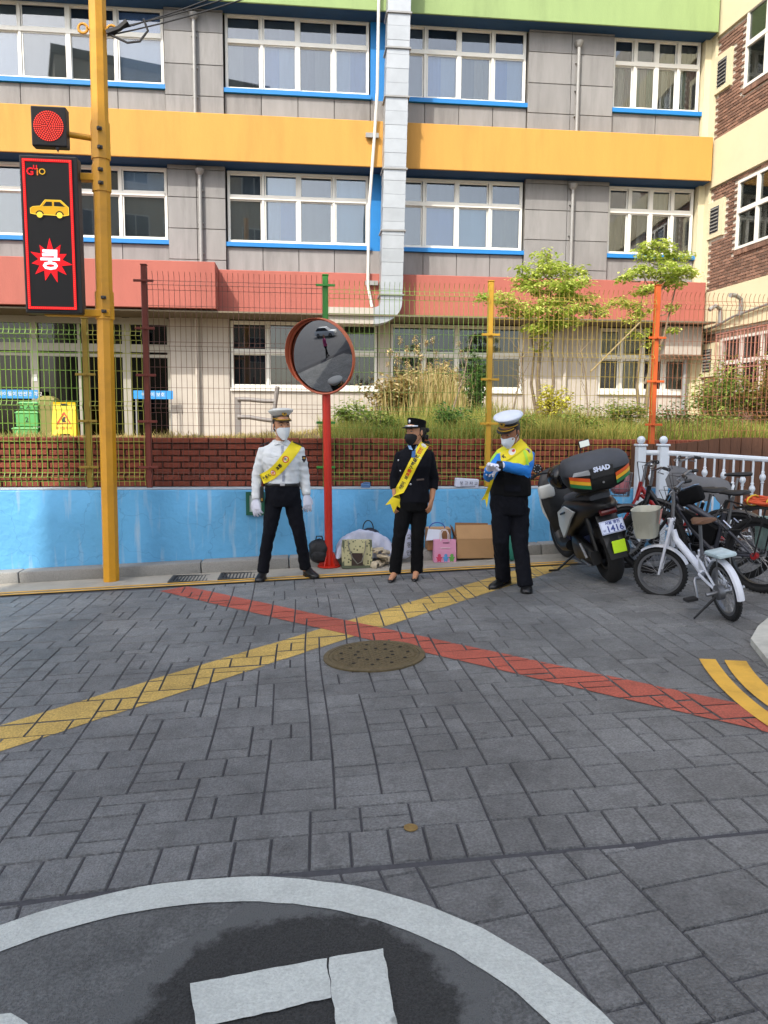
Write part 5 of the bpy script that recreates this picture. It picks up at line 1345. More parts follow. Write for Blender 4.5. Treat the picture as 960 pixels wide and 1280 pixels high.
def shin(J, L, a):
    c = J(*L['neck']); return a[0].lerp(Vector((c.x, c.y, a[0].z)), .42)+Vector((0, 0, .03))
def build_person(spec):
    Y0 = spec['Y']; J = lambda px, py, dy=0: PY(px, py, Y0+dy)
    root = thing('person', spec['label'], 'person', J(*spec['base']), group='traffic safety volunteers in a row')
    yaw = spec['yaw']; t = spec['torso']; L = spec
    # ---- skin body: one continuous surface
    b = MB(); b.rings([ell(J(px, py, dy), rx*.86, ry*.86, yaw) for px, py, dy, rx, ry in t])
    hc = J(*L['head'][:3]); HM = head_frame(hc, L['head'][3], L['head'][4], L['head'][5]); k = L.get('hk', 1.0)
    head_geo(b, HM, k); nb_ = J(*L['neck']); b.tube([nb_-Vector((0, 0, .05)), nb_, HM @ Vector((0, .012, -.07)), HM @ Vector((0, .006, -.02))], [.07, .057, .053, .05], 14)
    arms = [[J(*p) for p in a] for a in L['arms']]; legs = [[J(*p) for p in g] for g in L['legs']]
    for a in arms: b.tube([a[0], a[0].lerp(a[1], .35), a[1], a[1].lerp(a[2], .3), a[2]], [.048, .044, .036, .037, .025], 12)
    for g in legs: b.tube([g[0], g[0].lerp(g[1], .5), g[1], g[1].lerp(g[2], .35), g[2], g[2]-Vector((0, 0, .05))], [.078, .066, .052, .05, .036, .034], 12)
    for (hl, to) in (L['feet'] if L.get('bare') else []):
        h0, t0 = J(*hl), J(*to); h0.z = gz(h0.x)+.045; t0.z = gz(t0.x)+.025; b.tube([h0+Vector((0, 0, .05)), h0.lerp(t0, .35)+Vector((0, 0, .018)), h0.lerp(t0, .88)], [.034, .032, .022], 10)
    HMs = []
    for a, h in zip(arms, L['hands']):
        d = (J(*h['tip'])-a[2]).normalized(); pn = Vector(h['palm']); x = pn.cross(d).normalized()*-1; y = d.cross(x).normalized()
        M = Matrix((x, y, d)).transposed().to_4x4(); M.translation = a[2]; HMs.append((M, h))
        hand_geo(b, M, h.get('curl', (.25, .35, .3)), h.get('spread', .06), h['side'], k=h.get('k', 1.0))
    me = remesh(b, .0052, 3, name='body'); put('body', me, L['skin'], root)
    eyes(HM, root, k)
    return root, J, HM, HMs, arms, legs, hc, k
def cloth_torso(J, t, yaw, grow=0.0, pick=None):
    b = MB(); b.rings([ell(J(px, py, dy), rx+grow, ry+grow, yaw) for px, py, dy, rx, ry in (t if pick is None else t[pick[0]:pick[1]])]); return b
def trousers(root, J, L, legs, m, vox=.0085, r=(.098, .088, .070, .068, .066), hem=None, fold=.006, seed=1):
    b = MB(); t = L['torso']; yaw = L['yaw']
    b.rings([ell(J(px, py, dy), rx, ry, yaw) for px, py, dy, rx, ry in L['hips']])
    for g in legs:
        e = g[2]-Vector((0, 0, .025)); b.tube([g[0]+Vector((0, 0, .03)), g[0].lerp(g[1], .45), g[1], g[1].lerp(g[2], .45), e], list(r), 16)
    me = remesh(b, vox, 4, fold, 11, seed, 'trousers', (1.2, 1.2, .9)); return put('trousers', me, m, root)

# ------------------------------------------------ 1: officer in the white shirt
L1 = dict(Y=8.10, base=(355, 727), yaw=0.05, skin=m_skin, label='man in white uniform shirt, peaked cap and yellow sash standing by the red mirror post',
    torso=[(353, 606, 0, .155, .108), (353, 600, 0, .158, .108), (352, 590, 0, .166, .112), (351, 577, -.005, .186, .124), (351, 567, 0, .188, .112), (351, 560.5, .005, .160, .085), (351, 555, .01, .110, .066), (351, 551, .012, .066, .055)],
    hips=[(353, 603.5, 0, .168, .118), (353, 612, 0, .180, .128), (354, 622, 0, .182, .130), (354, 632, 0, .165, .115)],
    neck=(351, 553, .01), head=(352, 532.5, -.02, .34, .04, -.03), hk=1.12,
    arms=[[(329.5, 565, .0), (321, 597, .03), (320, 624, -.02)], [(374, 565, .0), (380.5, 596, .03), (383, 619, -.02)]],
    legs=[[(343, 628, 0), (336, 668, -.03), (328.5, 712, .02)], [(365, 628, 0), (374, 666, -.02), (382, 708, .06)]],
    feet=[((330, 726.5, .06), (322.5, 730, -.14)), ((381.5, 721.5, .10), (397, 724.5, -.10))],
    hands=[dict(tip=(321.5, 646, -.05), palm=(.45, .9, 0), side=-1, curl=(.22, .3, .25), spread=.12, k=1.1), dict(tip=(385.5, 642, -.05), palm=(-.45, .9, 0), side=1, curl=(.28, .35, .3), spread=.12, k=1.1)])
root, J, HM, HMs, arms, legs, hc, k = build_person(L1)
b = cloth_torso(J, L1['torso'], L1['yaw'], .012)
for a in arms: b.tube([shin(J, L1, a), a[0]+Vector((0, 0, .006)), a[0].lerp(a[1], .3), a[1], a[1].lerp(a[2], .5), a[2]], [.048, .062, .062, .053, .048, .042], 14)
me = remesh(b, .0085, 3, .0085, 13, 2, 'shirt', (.7, .7, 1.2)); sh = put('shirt', me, m_wshirt, root)
bv1 = BVHTree.FromObject(sh, bpy.context.evaluated_depsgraph_get()) if False else BVHTree.FromPolygons([sh.matrix_parent_inverse @ (v.co+Vector(root.location)) for v in me.vertices], [p.vertices for p in me.polygons])
trousers(root, J, L1, legs, m_navy, seed=3, fold=.009, r=(.094, .082, .064, .060, .058))
b = MB(); b.rings([ell(J(353, y, 0), .179+e, .127+e, .05) for y, e in ((607.5, 0), (607, .004), (604, .004), (603.5, 0))]); bt = b.build('belt', m_leath, root, smooth=50)
b = MB(); c = J(353, 605.3, -.145); b.bbox(c, (.05, .012, .036), .004); b.build('buckle', m_silver, bt)
for (h, t_) in (((330, 726.5, .06), (322.5, 730, -.14)), ((381.5, 721.5, .10), (397, 724.5, -.10))):
    hh, tt = J(*h), J(*t_); hh.z = gz(hh.x)+.004; tt.z = gz(tt.x)+.004; shoe(root, hh, tt, m_leath, w=.05, h=.10)
for M, h in HMs:
    b = MB(); hand_geo(b, M, h['curl'], .12, h['side'], fat=.0028, k=1.12); me = remesh(b, .0042, 2, name='glove'); put('glove', me, m_glove, root)
hb = MB(); hair_cap(hb, HM, k); hb.build('hair', m_hair, root, smooth=60)
peaked_cap(HM, root, m_capw, m_leath, m_gold, k=1.06)
face_mask(HM, root, m_mask, k=k)
# collar, placket, epaulettes, badges, tie
b = MB(); nb_ = J(351, 552, .0)
for s in (-1, 1):
    b.prism([nb_+Vector((s*.010, -.085, -.015)), nb_+Vector((s*.075, -.07, -.045)), nb_+Vector((s*.085, -.01, .012)), nb_+Vector((s*.055, -.055, .022))], (0, -.006, .002))
b.build('collar', m_wshirt, root)
b = MB()
pl_ = []
for y in range(557, 603, 3):
    h = bv1.ray_cast(CAM, ray(354.2 if y > 566 else 353, y).normalized()); 
    if h[0]: pl_.append(h[0])
b = MB(); b.tube([p-fw*.003 for p in pl_], .013, 6, flat=.35); pk = b.build('placket', mat('striped_placket', '8f95a2', .8, var=.25, scale=60), root, smooth=50)
for sx, px in ((-1, 329), (1, 374)):
    b = MB(); c = J(px+sx*-1.5, 558.5, .0); b.bbox(c+Vector((0, 0, .030)), (.115, .055, .012), .004, ry=sx*.42); b.build('epaulette', m_patch_, root)
h = bv1.ray_cast(CAM, ray(380, 574).normalized()); c = h[0] if h[0] else J(380, 574, -.06)
b = MB(); b.prism([c+Vector(p) for p in ((-.022, -.004, .035), (.02, .004, .035), (.022, .004, -.005), (0, 0, -.038), (-.022, -.004, -.005))], (0, -.006, 0)); pa = b.build('shoulder_patch', m_patch_, root)
b = MB(); b.box(c+Vector((0, -.008, .012)), (.02, .003, .014)); b.build('emblem', m_gold, pa)
for px in (340, 368):
    pts = []
    for q in range(9):
        h = bv1.ray_cast(CAM, ray(px-6.5+q*1.6, 571.5+abs(q-4)*-.35).normalized())
        if h[0]: pts.append(h[0]-fw*.002)
    if len(pts) > 3: b = MB(); b.tube(pts, .0045, 5, flat=.6); b.build('pocket_flap', m_wshirt, root, smooth=50)
# sash
pth = spline([(371, 554.5), (367, 561), (358, 573), (348, 585), (338, 593.5), (327, 599)], 28)
g1 = bary_sash(bv1, pth, [15-3*abs(i/28-.3) for i in range(29)], .010)
sash = ribbon(g1, 'sash', m_sash, root)
Ls = sum((g1[i][4]-g1[i+1][4]).length for i in range(28)); Wd = .115
sash_text(g1, sash, [('disc', .42, .034, m_txw), ('ring', .42, .034, m_txr), ('구', .42, .030, m_txb), ('교통', .585, .040, m_txt), ('disc', .735, .030, m_txw), ('ring', .735, .030, m_txr), ('30', .735, .026, m_txr), ('어린이', .885, .040, m_txt)], Ls, Wd, flip=True)
# radio pouch on the belt
b = MB(); c = J(327.5, 618, -.04); b.bbox(c, (.035, .06, .17), .01); rd = b.build('radio_holster', m_leath, root)
b = MB(); b.bbox(c+Vector((.0, -.035, -.05)), (.018, .012, .03), .004); b.build('strap_tag', m_gold, rd)

# ------------------------------------------------ 2: woman in the navy jacket
L2 = dict(bare=1, Y=7.72, base=(504, 727), yaw=-.18, skin=m_skin, label='woman in dark navy uniform jacket, black cap and black mask with long yellow sash',
    torso=[(516, 620, 0, .150, .115), (517, 606, 0, .142, .105), (517, 596, 0, .140, .102), (517, 582, -.01, .158, .122), (518, 571, 0, .160, .106), (519, 564.5, .005, .138, .080), (520, 559, .01, .090, .062), (520.5, 555.5, .01, .058, .052)],
    hips=[(516, 606, 0, .145, .108), (516, 618, 0, .160, .122), (515, 628, 0, .162, .125), (515, 638, 0, .150, .112)],
    neck=(521, 557, .01), head=(519.5, 540.5, -.01, -.95, .03, 0), hk=1.04,
    arms=[[(500.5, 570, .01), (493, 598, .03), (494.5, 625, -.03)], [(536, 569, .01), (542.5, 599, .03), (539.5, 625, -.04)]],
    legs=[[(506, 636, 0), (499, 670, -.03), (493.5, 712, .03)], [(524, 636, 0), (522, 670, -.03), (521, 712, .03)]],
    feet=[((494.5, 724.5, .05), (487, 727, -.16)), ((521, 724.5, .05), (517.5, 728, -.17))],
    hands=[dict(tip=(491.5, 645, -.06), palm=(.9, .4, 0), side=-1, curl=(.35, .45, .35), k=.92), dict(tip=(534.5, 646, -.09), palm=(-.75, .6, 0), side=1, curl=(.35, .45, .4), k=.97)])
root, J, HM, HMs, arms, legs, hc, k = build_person(L2)
b = cloth_torso(J, L2['torso'], L2['yaw'], .013)
b.rings([ell(J(516.5, y, 0), rx, ry, L2['yaw']) for y, rx, ry in ((600, .150, .113), (612, .160, .122), (622, .168, .130), (627.5, .170, .132))])
for a in arms: b.tube([shin(J, L2, a), a[0]+Vector((0, 0, .004)), a[0].lerp(a[1], .4), a[1], a[1].lerp(a[2], .48)], [.044, .056, .055, .051, .049], 14)
me = remesh(b, .0085, 4, .0045, 10, 5, 'jacket'); jk = put('jacket', me, m_navy, root)
bv2 = BVHTree.FromPolygons([v.co+Vector(root.location) for v in me.vertices], [p.vertices for p in me.polygons])
trousers(root, J, L2, legs, m_blackc, r=(.088, .080, .064, .062, .062), seed=8, fold=.007)
for (h, t_) in (((494.5, 724.5, .05), (487, 727, -.16)), ((521, 724.5, .05), (517.5, 728, -.17))):
    hh, tt = J(*h), J(*t_); hh.z = gz(hh.x)+.003; tt.z = gz(tt.x)+.003; shoe(root, hh, tt, m_leath, w=.042, h=.075, name='pump', pump=True)
b = MB(); hair_cap(b, HM, k)
for q in range(44):
    u = Vector((rt_.uniform(-1, 1), rt_.uniform(-1, 1), rt_.uniform(-1, 1))); p = HM @ (Vector((u.x*.038, .106+u.y*.030, -.055+u.z*.075))*k); b.ball(p, rt_.uniform(.016, .027), 7)
b.build('hair', m_hair, root, smooth=60)
HM0 = HM; HM = HM @ Matrix.Translation((0, .006, .012)) @ Matrix.Rotation(-.08, 4, 'X')
E2 = lambda r, z, sy=1.13, cy=.004, dz=0: [HM @ (Vector((p.x, p.y, p.z+(-p.y*dz)))*k) for p in ell((0, cy, z), r, r*sy, n=28, pw=2.0)]
b = MB(); b.rings([E2(.080, .038), E2(.083, .040), E2(.083, .082, dz=.12), E2(.088, .100, dz=.15), E2(.084, .112, dz=.15), E2(.03, .118, dz=.15)]); cp = b.build('cap', m_blackc, root, smooth=45)
tp = []
for i in range(17):
    a = -math.pi*.92+math.pi*.84*i/16; c, s = math.cos(a), math.sin(a); ro = .083+.065*max(0, -s)**1.2
    tp.append((Vector((.082*c, .004+.082*1.13*s, .046)), Vector((ro*c*.97, .004+ro*1.13*s, .046-.022*max(0, -s)))))
b = MB(); vs = []; fs = []
for pi_, po in tp: vs += [HM @ (pi_*k), HM @ (po*k), HM @ ((po-Vector((0, 0, .006)))*k), HM @ ((pi_-Vector((0, 0, .006)))*k)]
for i in range(16):
    for j in range(4): q = (j+1) % 4; fs.append((4*i+j, 4*i+q, 4*i+4+q, 4*i+4+j))
b.add(vs, fs); b.build('visor', m_blackc, cp, smooth=40)
b = MB(); b.tube([HM @ ((pi_*.55+po*.45+Vector((0, 0, .005)))*k) for pi_, po in tp[2:15]], .008*k, 6, flat=.5); b.build('white_trim', m_silver, cp, smooth=60)
b = MB(); b.ball((0, 0, 0), 1, 10, M=HM @ Matrix.Translation((0, -.094*k, .087*k)) @ Matrix.Diagonal((.017*k, .006, .020*k, 1))); b.build('badge', m_silver, cp, smooth=60)
HM = HM0; face_mask(HM, root, m_bmask, beak=True, k=k)
# shirt collar and blue neck tie, buttons, pocket edge, cords
b = MB(); c = J(517, 560, -.075)
for s in (-1, 1): b.prism([c+Vector((s*.008, -.012, -.02)), c+Vector((s*.045, 0, -.012)), c+Vector((s*.055, .04, .03)), c+Vector((s*.03, .01, .025))], (0, -.005, 0))
b.build('shirt_collar', mat('pale_blue_shirt', '7fa3c8', .8), root)
b = MB(); b.prism([c+Vector(p) for p in ((-.022, -.045, -.03), (.016, -.045, -.02), (.006, -.055, -.095), (-.03, -.055, -.09))], (0, -.006, 0)); b.build('neck_tie', mat('blue_tie', '2a5f9c', .5), root)
def stick(px, py, r, m, name, sx=1):
    h = bv2.ray_cast(CAM, ray(px, py).normalized())
    if h[0]: bb = MB(); bb.ball(h[0]-fw*.004, r, 8, sc=(sx, .5, 1)); bb.build(name, m, root, smooth=80)
stick(513.3, 605.5, .011, m_silver, 'button'); stick(498, 575.5, .010, m_silver, 'button'); stick(524.6, 573, .012, mat('pale_bar', 'c7d2b0', .5), 'name_bar', 1.6); stick(520.7, 576.5, .010, MATS['pale_bar'], 'name_bar', 1.5); stick(500.5, 588.5, .009, m_silver, 'button')
pts = [bv2.ray_cast(CAM, ray(520.8+q*1.3, 600-.1*q).normalized())[0] for q in range(8)]; pts = [p-fw*.003 for p in pts if p]
b = MB(); b.tube(pts, .009, 6, flat=.5); b.build('pocket_welt', mat('welt_print', '4a3f3a', .8, var=.3, scale=80), root, smooth=60)
b = MB(); c = J(535.5, 558.5, .02); b.bbox(c+Vector((0, 0, .018)), (.09, .05, .012), .004, ry=.35); ep = b.build('epaulette', m_blackc, root); b = MB(); b.bbox(c+Vector((.002, -.03, .018)), (.09, .006, .008), .002, ry=.35); b.build('gold_edge', m_gold, ep)
ph = J(501, 612, -.2)
def handgrid(rows): return [[PY(px, py, yy) for (px, py, yy) in row] for row in rows]
pth = spline([(531, 555), (526, 562.5), (518, 577), (511, 591), (504.5, 604), (499.5, 613)], 30)
g2 = bary_sash(bv2, pth, [11.6]*31, .010)
sash = ribbon(g2, 'sash', m_sash, root)
Ls = sum((g2[i][4]-g2[i+1][4]).length for i in range(30)); Wd = .094
sash_text(g2, sash, [('disc', .05, .030, m_txw), ('●', .06, .03, m_txr), ('안전', .21, .042, m_txr), ('한', .31, .040, m_txt), ('구역은', .44, .042, m_txt), ('교통', .60, .042, m_txr), ('보', .69, .040, m_txt), ('어린이', .87, .042, m_txt)], Ls, Wd, flip=True)
# loose ends below the hip: two swallow tails
e = g2[-1]; yb = e[4].y
def tail(rows, name='sash_end'):
    mb = MB(); n = len(rows[0]); vs = [p for r in rows for p in r]+[p+Vector((0, .003, 0)) for r in rows for p in r]; N_ = len(rows)*n; fs = []
    for i in range(len(rows)-1):
        for j in range(n-1): a = i*n+j; fs += [(a, a+1, a+n+1, a+n), (N_+a, N_+a+n, N_+a+n+1, N_+a+1)]
    mb.add(vs, fs); mb.build(name, m_sash, sash, smooth=60)
tail([[e[0].copy(), e[4].copy(), e[8].copy()], [PY(490.5, 621, yb-.03), PY(495.5, 622.5, yb-.035), PY(500.5, 624, yb-.025)], [PY(481.5, 631.5, yb-.03), PY(488.0, 630.0, yb-.04), PY(492, 641, yb-.03)]])
tail([[e[2].copy()+Vector((0, .006, 0)), e[5].copy()+Vector((0, .006, 0)), e[8].copy()+Vector((0, .006, 0))], [PY(494, 622, yb-.012), PY(497.5, 623, yb-.015), PY(501, 623.5, yb-.012)], [PY(493, 633.5, yb-.012), PY(496.5, 632.5, yb-.015), PY(503.5, 637.5, yb-.012)]])

# ------------------------------------------------ 3: officer with the white-topped cap, looking down at his gloves
L3 = dict(Y=7.02, base=(642, 742), yaw=-.62, skin=m_skin2, label='man in blue sleeved uniform and reflective vest with white cap, pulling on white gloves',
    torso=[(638, 606, 0, .160, .128), (639, 598, 0, .165, .132), (640, 582, -.01, .174, .132), (641, 572, 0, .174, .118), (643, 564.5, .005, .150, .088), (645, 558, .01, .09, .065), (645.5, 554.5, .01, .06, .056)],
    hips=[(637, 606, 0, .165, .13), (636.5, 618, 0, .172, .14), (636, 632, 0, .175, .142), (636, 642, 0, .165, .13)],
    neck=(645.5, 556, .0), head=(637.5, 540, -.07, -.78, .46, .05), hk=1.08,
    arms=[[(625, 573, -.03), (611, 596, -.14), (612, 586, -.36)], [(660, 570, .06), (658, 589, -.10), (627, 582, -.30)]],
    legs=[[(627, 638, 0), (626, 676, -.02), (629, 721, .12)], [(648, 640, 0), (650, 682, -.08), (657, 729, -.16)]],
    feet=[((636, 731, .22), (613, 733, -.02)), ((657, 737, -.02), (658.5, 745.5, -.30))],
    hands=[dict(tip=(616, 580, -.46), palm=(-.25, .25, -1), side=1, curl=(.25, .35, .3)), dict(tip=(606, 591, -.38), palm=(-.2, .45, -.9), side=-1, curl=(.30, .40, .35))])
root, J, HM, HMs, arms, legs, hc, k = build_person(L3)
b = cloth_torso(J, L3['torso'], L3['yaw'], .010)
for qa, a in enumerate(arms): b.tube([shin(J, L3, a), a[0]+Vector((0, 0, .006)), a[0].lerp(a[1], .5), a[1], a[1].lerp(a[2], .4), a[2]-(a[2]-a[1]).normalized()*.01], [(.05, .064, .060, .053, .050, .042), (.035, .048, .052, .050, .047, .042)][qa == 0], 14)
me = remesh(b, .0085, 4, .0065, 11, 9, 'jacket', (.8, .8, 1)); put('jacket', me, m_bluecl, root)
# vest: dark lower half with a pocket, neon upper half
v = MB(); v.rings([ell(J(638, y, 0), rx, ry, L3['yaw']) for y, rx, ry in ((619, .190, .155), (612, .190, .157), (600, .186, .156), (588, .186, .154), (583, .186, .150))]); v.rings([ell(J(638, y, 0), rx, ry, L3['yaw']) for y, rx, ry in ((618, .191, .157), (600, .188, .157))])
me = remesh(v, .0085, 3, .004, 9, 4, 'vest'); vo = put('vest', me, m_blackc, root)
v = MB(); v.rings([ell(J(px, y, 0), rx, ry, L3['yaw']) for px, y, rx, ry in ((638.5, 585, .189, .156), (639.5, 577, .192, .152), (641, 569.5, .188, .138), (643, 562.5, .160, .110), (645, 556.5, .10, .082))])
me = remesh(v, .008, 3, .003, 9, 6, 'vest_yoke'); vy = put('vest_yoke', me, m_vesty, vo)
pol = [(v_.co+Vector(root.location)) for v_ in me.vertices]; fcs = [p.vertices for p in me.polygons]
bv3 = BVHTree.FromPolygons(pol, fcs)
def onv(bv, pts, w, m, name, par, off=.006):
    g = bary_sash(bv, pts, [w]*len(pts), off, nx=3); return ribbon(g, name, m, par)
vm = vo.data; bvl = BVHTree.FromPolygons([v_.co+Vector(root.location) for v_ in vm.vertices], [p.vertices for p in vm.polygons])
onv(bv3, spline([(655, 563), (658, 572), (660, 583)], 8), 3.2, m_neon, 'neon_edge', vo)
onv(bv3, spline([(622, 566), (616, 574), (613, 584)], 8), 5, m_neon, 'neon_edge', vo)
onv(bvl, spline([(645, 586.5), (654, 587), (663, 587)], 8), 5.5, m_vestw, 'reflective_band', vo)
onv(bv3, spline([(627, 567), (621, 574), (617, 583)], 8), 5, m_vestw, 'reflective_band', vo)
onv(bvl, spline([(631, 608), (640, 609), (651, 609)], 8), 11, m_navy, 'pocket', vo, .012); onv(bvl, spline([(630, 603.5), (640, 604.5), (652, 604.5)], 8), 3, m_blackc, 'pocket_flap', vo, .020)
onv(bv3, spline([(637, 567), (645, 566)], 6), 3.2, mat('green_label', '1f6a3a', .6), 'name_label', vo, .012)
onv(bv3, spline([(628, 571), (624, 577), (621, 584)], 8), 6, m_blackc, 'chest_pocket', vo, .010)
trousers(root, J, L3, legs, m_navy, r=(.100, .090, .071, .068, .068), seed=12, fold=.010)
for (h, t_) in (((636, 731, .22), (613, 733, -.02)), ((657, 737, -.02), (658.5, 745.5, -.30))):
    hh, tt = J(*h), J(*t_); hh.z = gz(hh.x)+.004; tt.z = gz(tt.x)+.004; shoe(root, hh, tt, m_leath, w=.054, h=.105)
for M, h in HMs:
    b = MB(); hand_geo(b, M, h['curl'], .10, h['side'], fat=.0028, k=1.05); me = remesh(b, .0042, 2, name='glove'); put('glove', me, m_glove, root)
b = MB(); c = J(624.5, 582.8, -.315); b.lathe([(.046, -.02), (.048, .02)], 12, (0, 0, 0), M=frame(c, (0, 0, 1), (0, 1, 0)) @ Matrix.Diagonal((1, 1, 1, 1))); b.build('watch_strap', m_leath, root, smooth=50)
b = MB(); hair_cap(b, HM, k); b.build('hair', m_hair, root, smooth=60)
peaked_cap(HM, root, m_capw2, m_leath, m_gold, flare=.126, k=1.06); face_mask(HM, root, m_mask, beak=True, k=1.04)
jm = [o for o in root.children if o.name.startswith('jacket')][0].data; bj = BVHTree.FromPolygons([v_.co+Vector(root.location) for v_ in jm.vertices], [p.vertices for p in jm.polygons])
h = bj.ray_cast(CAM, ray(659, 564.5).normalized())[0]
if h: b = MB(); b.lathe([(.030, 0), (.030, .005)], 14, M=frame(h-fw*.004, r2, u2)); pa = b.build('shoulder_patch', mat('pink_patch', 'a58c9c', .7, var=.4, scale=60), root); b = MB(); b.lathe([(.016, .005), (.016, .007)], 10, M=frame(h-fw*.004, r2, u2)); b.build('emblem', m_patch_, pa)
# sash across his chest with a loose tail below the vest
pth = spline([(655, 552), (648, 559), (638, 566), (630, 571), (622, 577)], 20)
g3 = bary_sash(bv3, pth, [11.5]*21, .014); sash = ribbon(g3, 'sash', m_sash, root)
sash_text(g3, sash, [('disc', .45, .032, m_txw), ('●', .40, .03, m_txr), ('학', .75, .04, m_txt)], sum((g3[i][4]-g3[i+1][4]).length for i in range(20)), .09, flip=True)
mb = MB(); yb = Y3 = 7.0
mb.add([PY(617, 590, 6.78), PY(611, 606, 6.86), PY(606, 618, 6.95), PY(601.5, 625.5, 6.97), PY(606.5, 624, 6.97), PY(608.5, 634.5, 6.97), PY(611.5, 616, 6.95), PY(615, 606, 6.86), PY(620, 590, 6.78)], [(0, 1, 7, 8), (1, 2, 6, 7), (2, 3, 4), (2, 4, 5, 6)])
mb.v += [(x, y+.003, z) for x, y, z in mb.v]; mb.f += [tuple(i+9 for i in f[::-1]) for f in mb.f]; mb.mi += [0]*(len(mb.f)-len(mb.mi))
mb.build('sash_end', m_sash, sash)
# ================================================================== WHITE RAILING AND PLANK FENCE ON THE RIGHT
m_rail = mat('white_railing_paint', 'c4ccd4', .5, var=.06, scale=8, dirt=.08)
m_plank = mat('brown_plank', '5a3a26', .75, var=.2, scale=8, stretch=(3, 3, .4), objv=.12, bump=.3, bscale=40)
pf = thing('plank_fence', 'brown wooden plank fence with a wavy top behind the white railing', 'fence', (4.5, 9.0, .2))
x = 3.98; k = 0
while x < 7.0:
    px = PROJ((x, 8.98, 1.5))[0]
    top = 1.41+.085*(1/(1+math.exp(-(px-878)/13)))-.02*max(0, (px-940)/40); dz = .085*(1/(1+math.exp(-(px+16-878)/13)))-.085*(1/(1+math.exp(-(px-878)/13)))
    b = MB(); yo = 8.98+.006*(k % 2); b.prism([(x+.004, yo, .2), (x+.136, yo, .2), (x+.136, yo, top+dz), (x+.07, yo, top+dz*.5+.001), (x+.004, yo, top)], (0, .025, 0)); b.build('plank', m_plank, pf); x += .14; k += 1
mb = MB(); mb.bx((3.95, 9.012, .5), (7.0, 9.05, .58)); mb.bx((3.95, 9.012, 1.15), (7.0, 9.05, 1.23)); mb.build('cross_rail', m_plank, pf, kind='stuff')
rl = thing('white_railing', 'white metal railing with ball topped posts and knobbed balusters behind the bicycles', 'railing', (3.3, 8.78, .14))
ra, rb_ = PY(829, 566, 8.72), PY(985, 576, 8.0)
rz0 = .17
def rpt(t): return ra.lerp(rb_, t)
for px, yy in ((801, 8.80), (829, 8.72)):
    p = PY(px, 560, yy); b = MB(); b.bbox((p.x, p.y, (.17+p.z+.02)/2), (.10, .10, p.z+.02-.17), .008, seg=1); b.bbox((p.x, p.y, p.z+.035), (.125, .125, .025), .006, seg=1); po = b.build('post', m_rail, rl)
    b = MB(); b.ball((p.x, p.y, p.z+.094), .048, 14); b.build('ball_finial', m_rail, po, smooth=80)
p0 = PY(801, 563, 8.80)
for (dz, r) in ((0, .030), (-.90, .022)):
    b = MB(); b.tube([(p0.x, p0.y, ra.z+dz), (ra.x, ra.y, ra.z+dz), (rb_.x, rb_.y, rb_.z+dz)], r, 8, flat=.7); b.build('rail', m_rail, rl)
N_ = 13
for i in range(-1, N_):
    t = (i+.6)/N_; p = rpt(t) if i >= 0 else p0.lerp(ra, .5); b = MB(); b.tube([(p.x, p.y, p.z-.89), (p.x, p.y, p.z-.02)], .013, 7)
    zk = p.z-(.33 if i % 2 else .22)-.03*math.sin(i); b.lathe([(.013, -.07), (.02, -.06), (.014, -.045), (.03, -.02), (.034, 0), (.03, .02), (.014, .045), (.02, .06), (.013, .07)], 10, (p.x, p.y, zk)); b.build('baluster', m_rail, rl, smooth=60)

# ================================================================== SCOOTER
m_sbl = mat('scooter_black_plastic', '0f1012', .45, var=.12, scale=10, dirt=.1); m_sgl = mat('scooter_gloss_black', '08080a', .2, var=.05); m_swh = mat('scooter_white_panel', 'c2c6c4', .3, var=.04, scale=5, dirt=.1)
m_tyre = mat('tyre_rubber', '121213', .85, var=.2, scale=40, bump=.3, bscale=120); m_steel = mat('bare_steel', '8f9092', .35, .9, var=.1); m_lid = mat('dusty_lid_plastic', '3b3e44', .75, var=.2, scale=4, dirt=.2)
m_boxb = mat('case_black_plastic', '0b0c0d', .6, var=.15); m_or = mat('reflective_orange', 'c8501c', .4, var=.05); m_ye = mat('reflective_yellow', 'd3a024', .4, var=.05); m_gn = mat('reflective_green', '1f6a3c', .4, var=.05)
m_pla = mat('plate_white', 'c6cfe4', .4, var=.03); m_plb = mat('plate_blue_ink', '2a3f86', .5, var=0); m_neo = mat('neon_sticker', 'b8e010', .5, var=.08, scale=60); m_tail = mat('tail_lens_red', '4a0d0c', .2, var=.05); m_dblue = mat('dark_blue_panel', '14224c', .5, var=.1)
Rc = Vector((2.98, 7.03, gz(2.98))); hd = math.atan2(.99, .04)
SM = Matrix.Translation(Rc) @ Matrix.Rotation(hd, 4, 'Z') @ Matrix.Rotation(-R_(14), 4, 'X')
scooter = thing('scooter', 'large black and white motor scooter with a top case, parked leaning on its side stand', 'scooter', Rc)
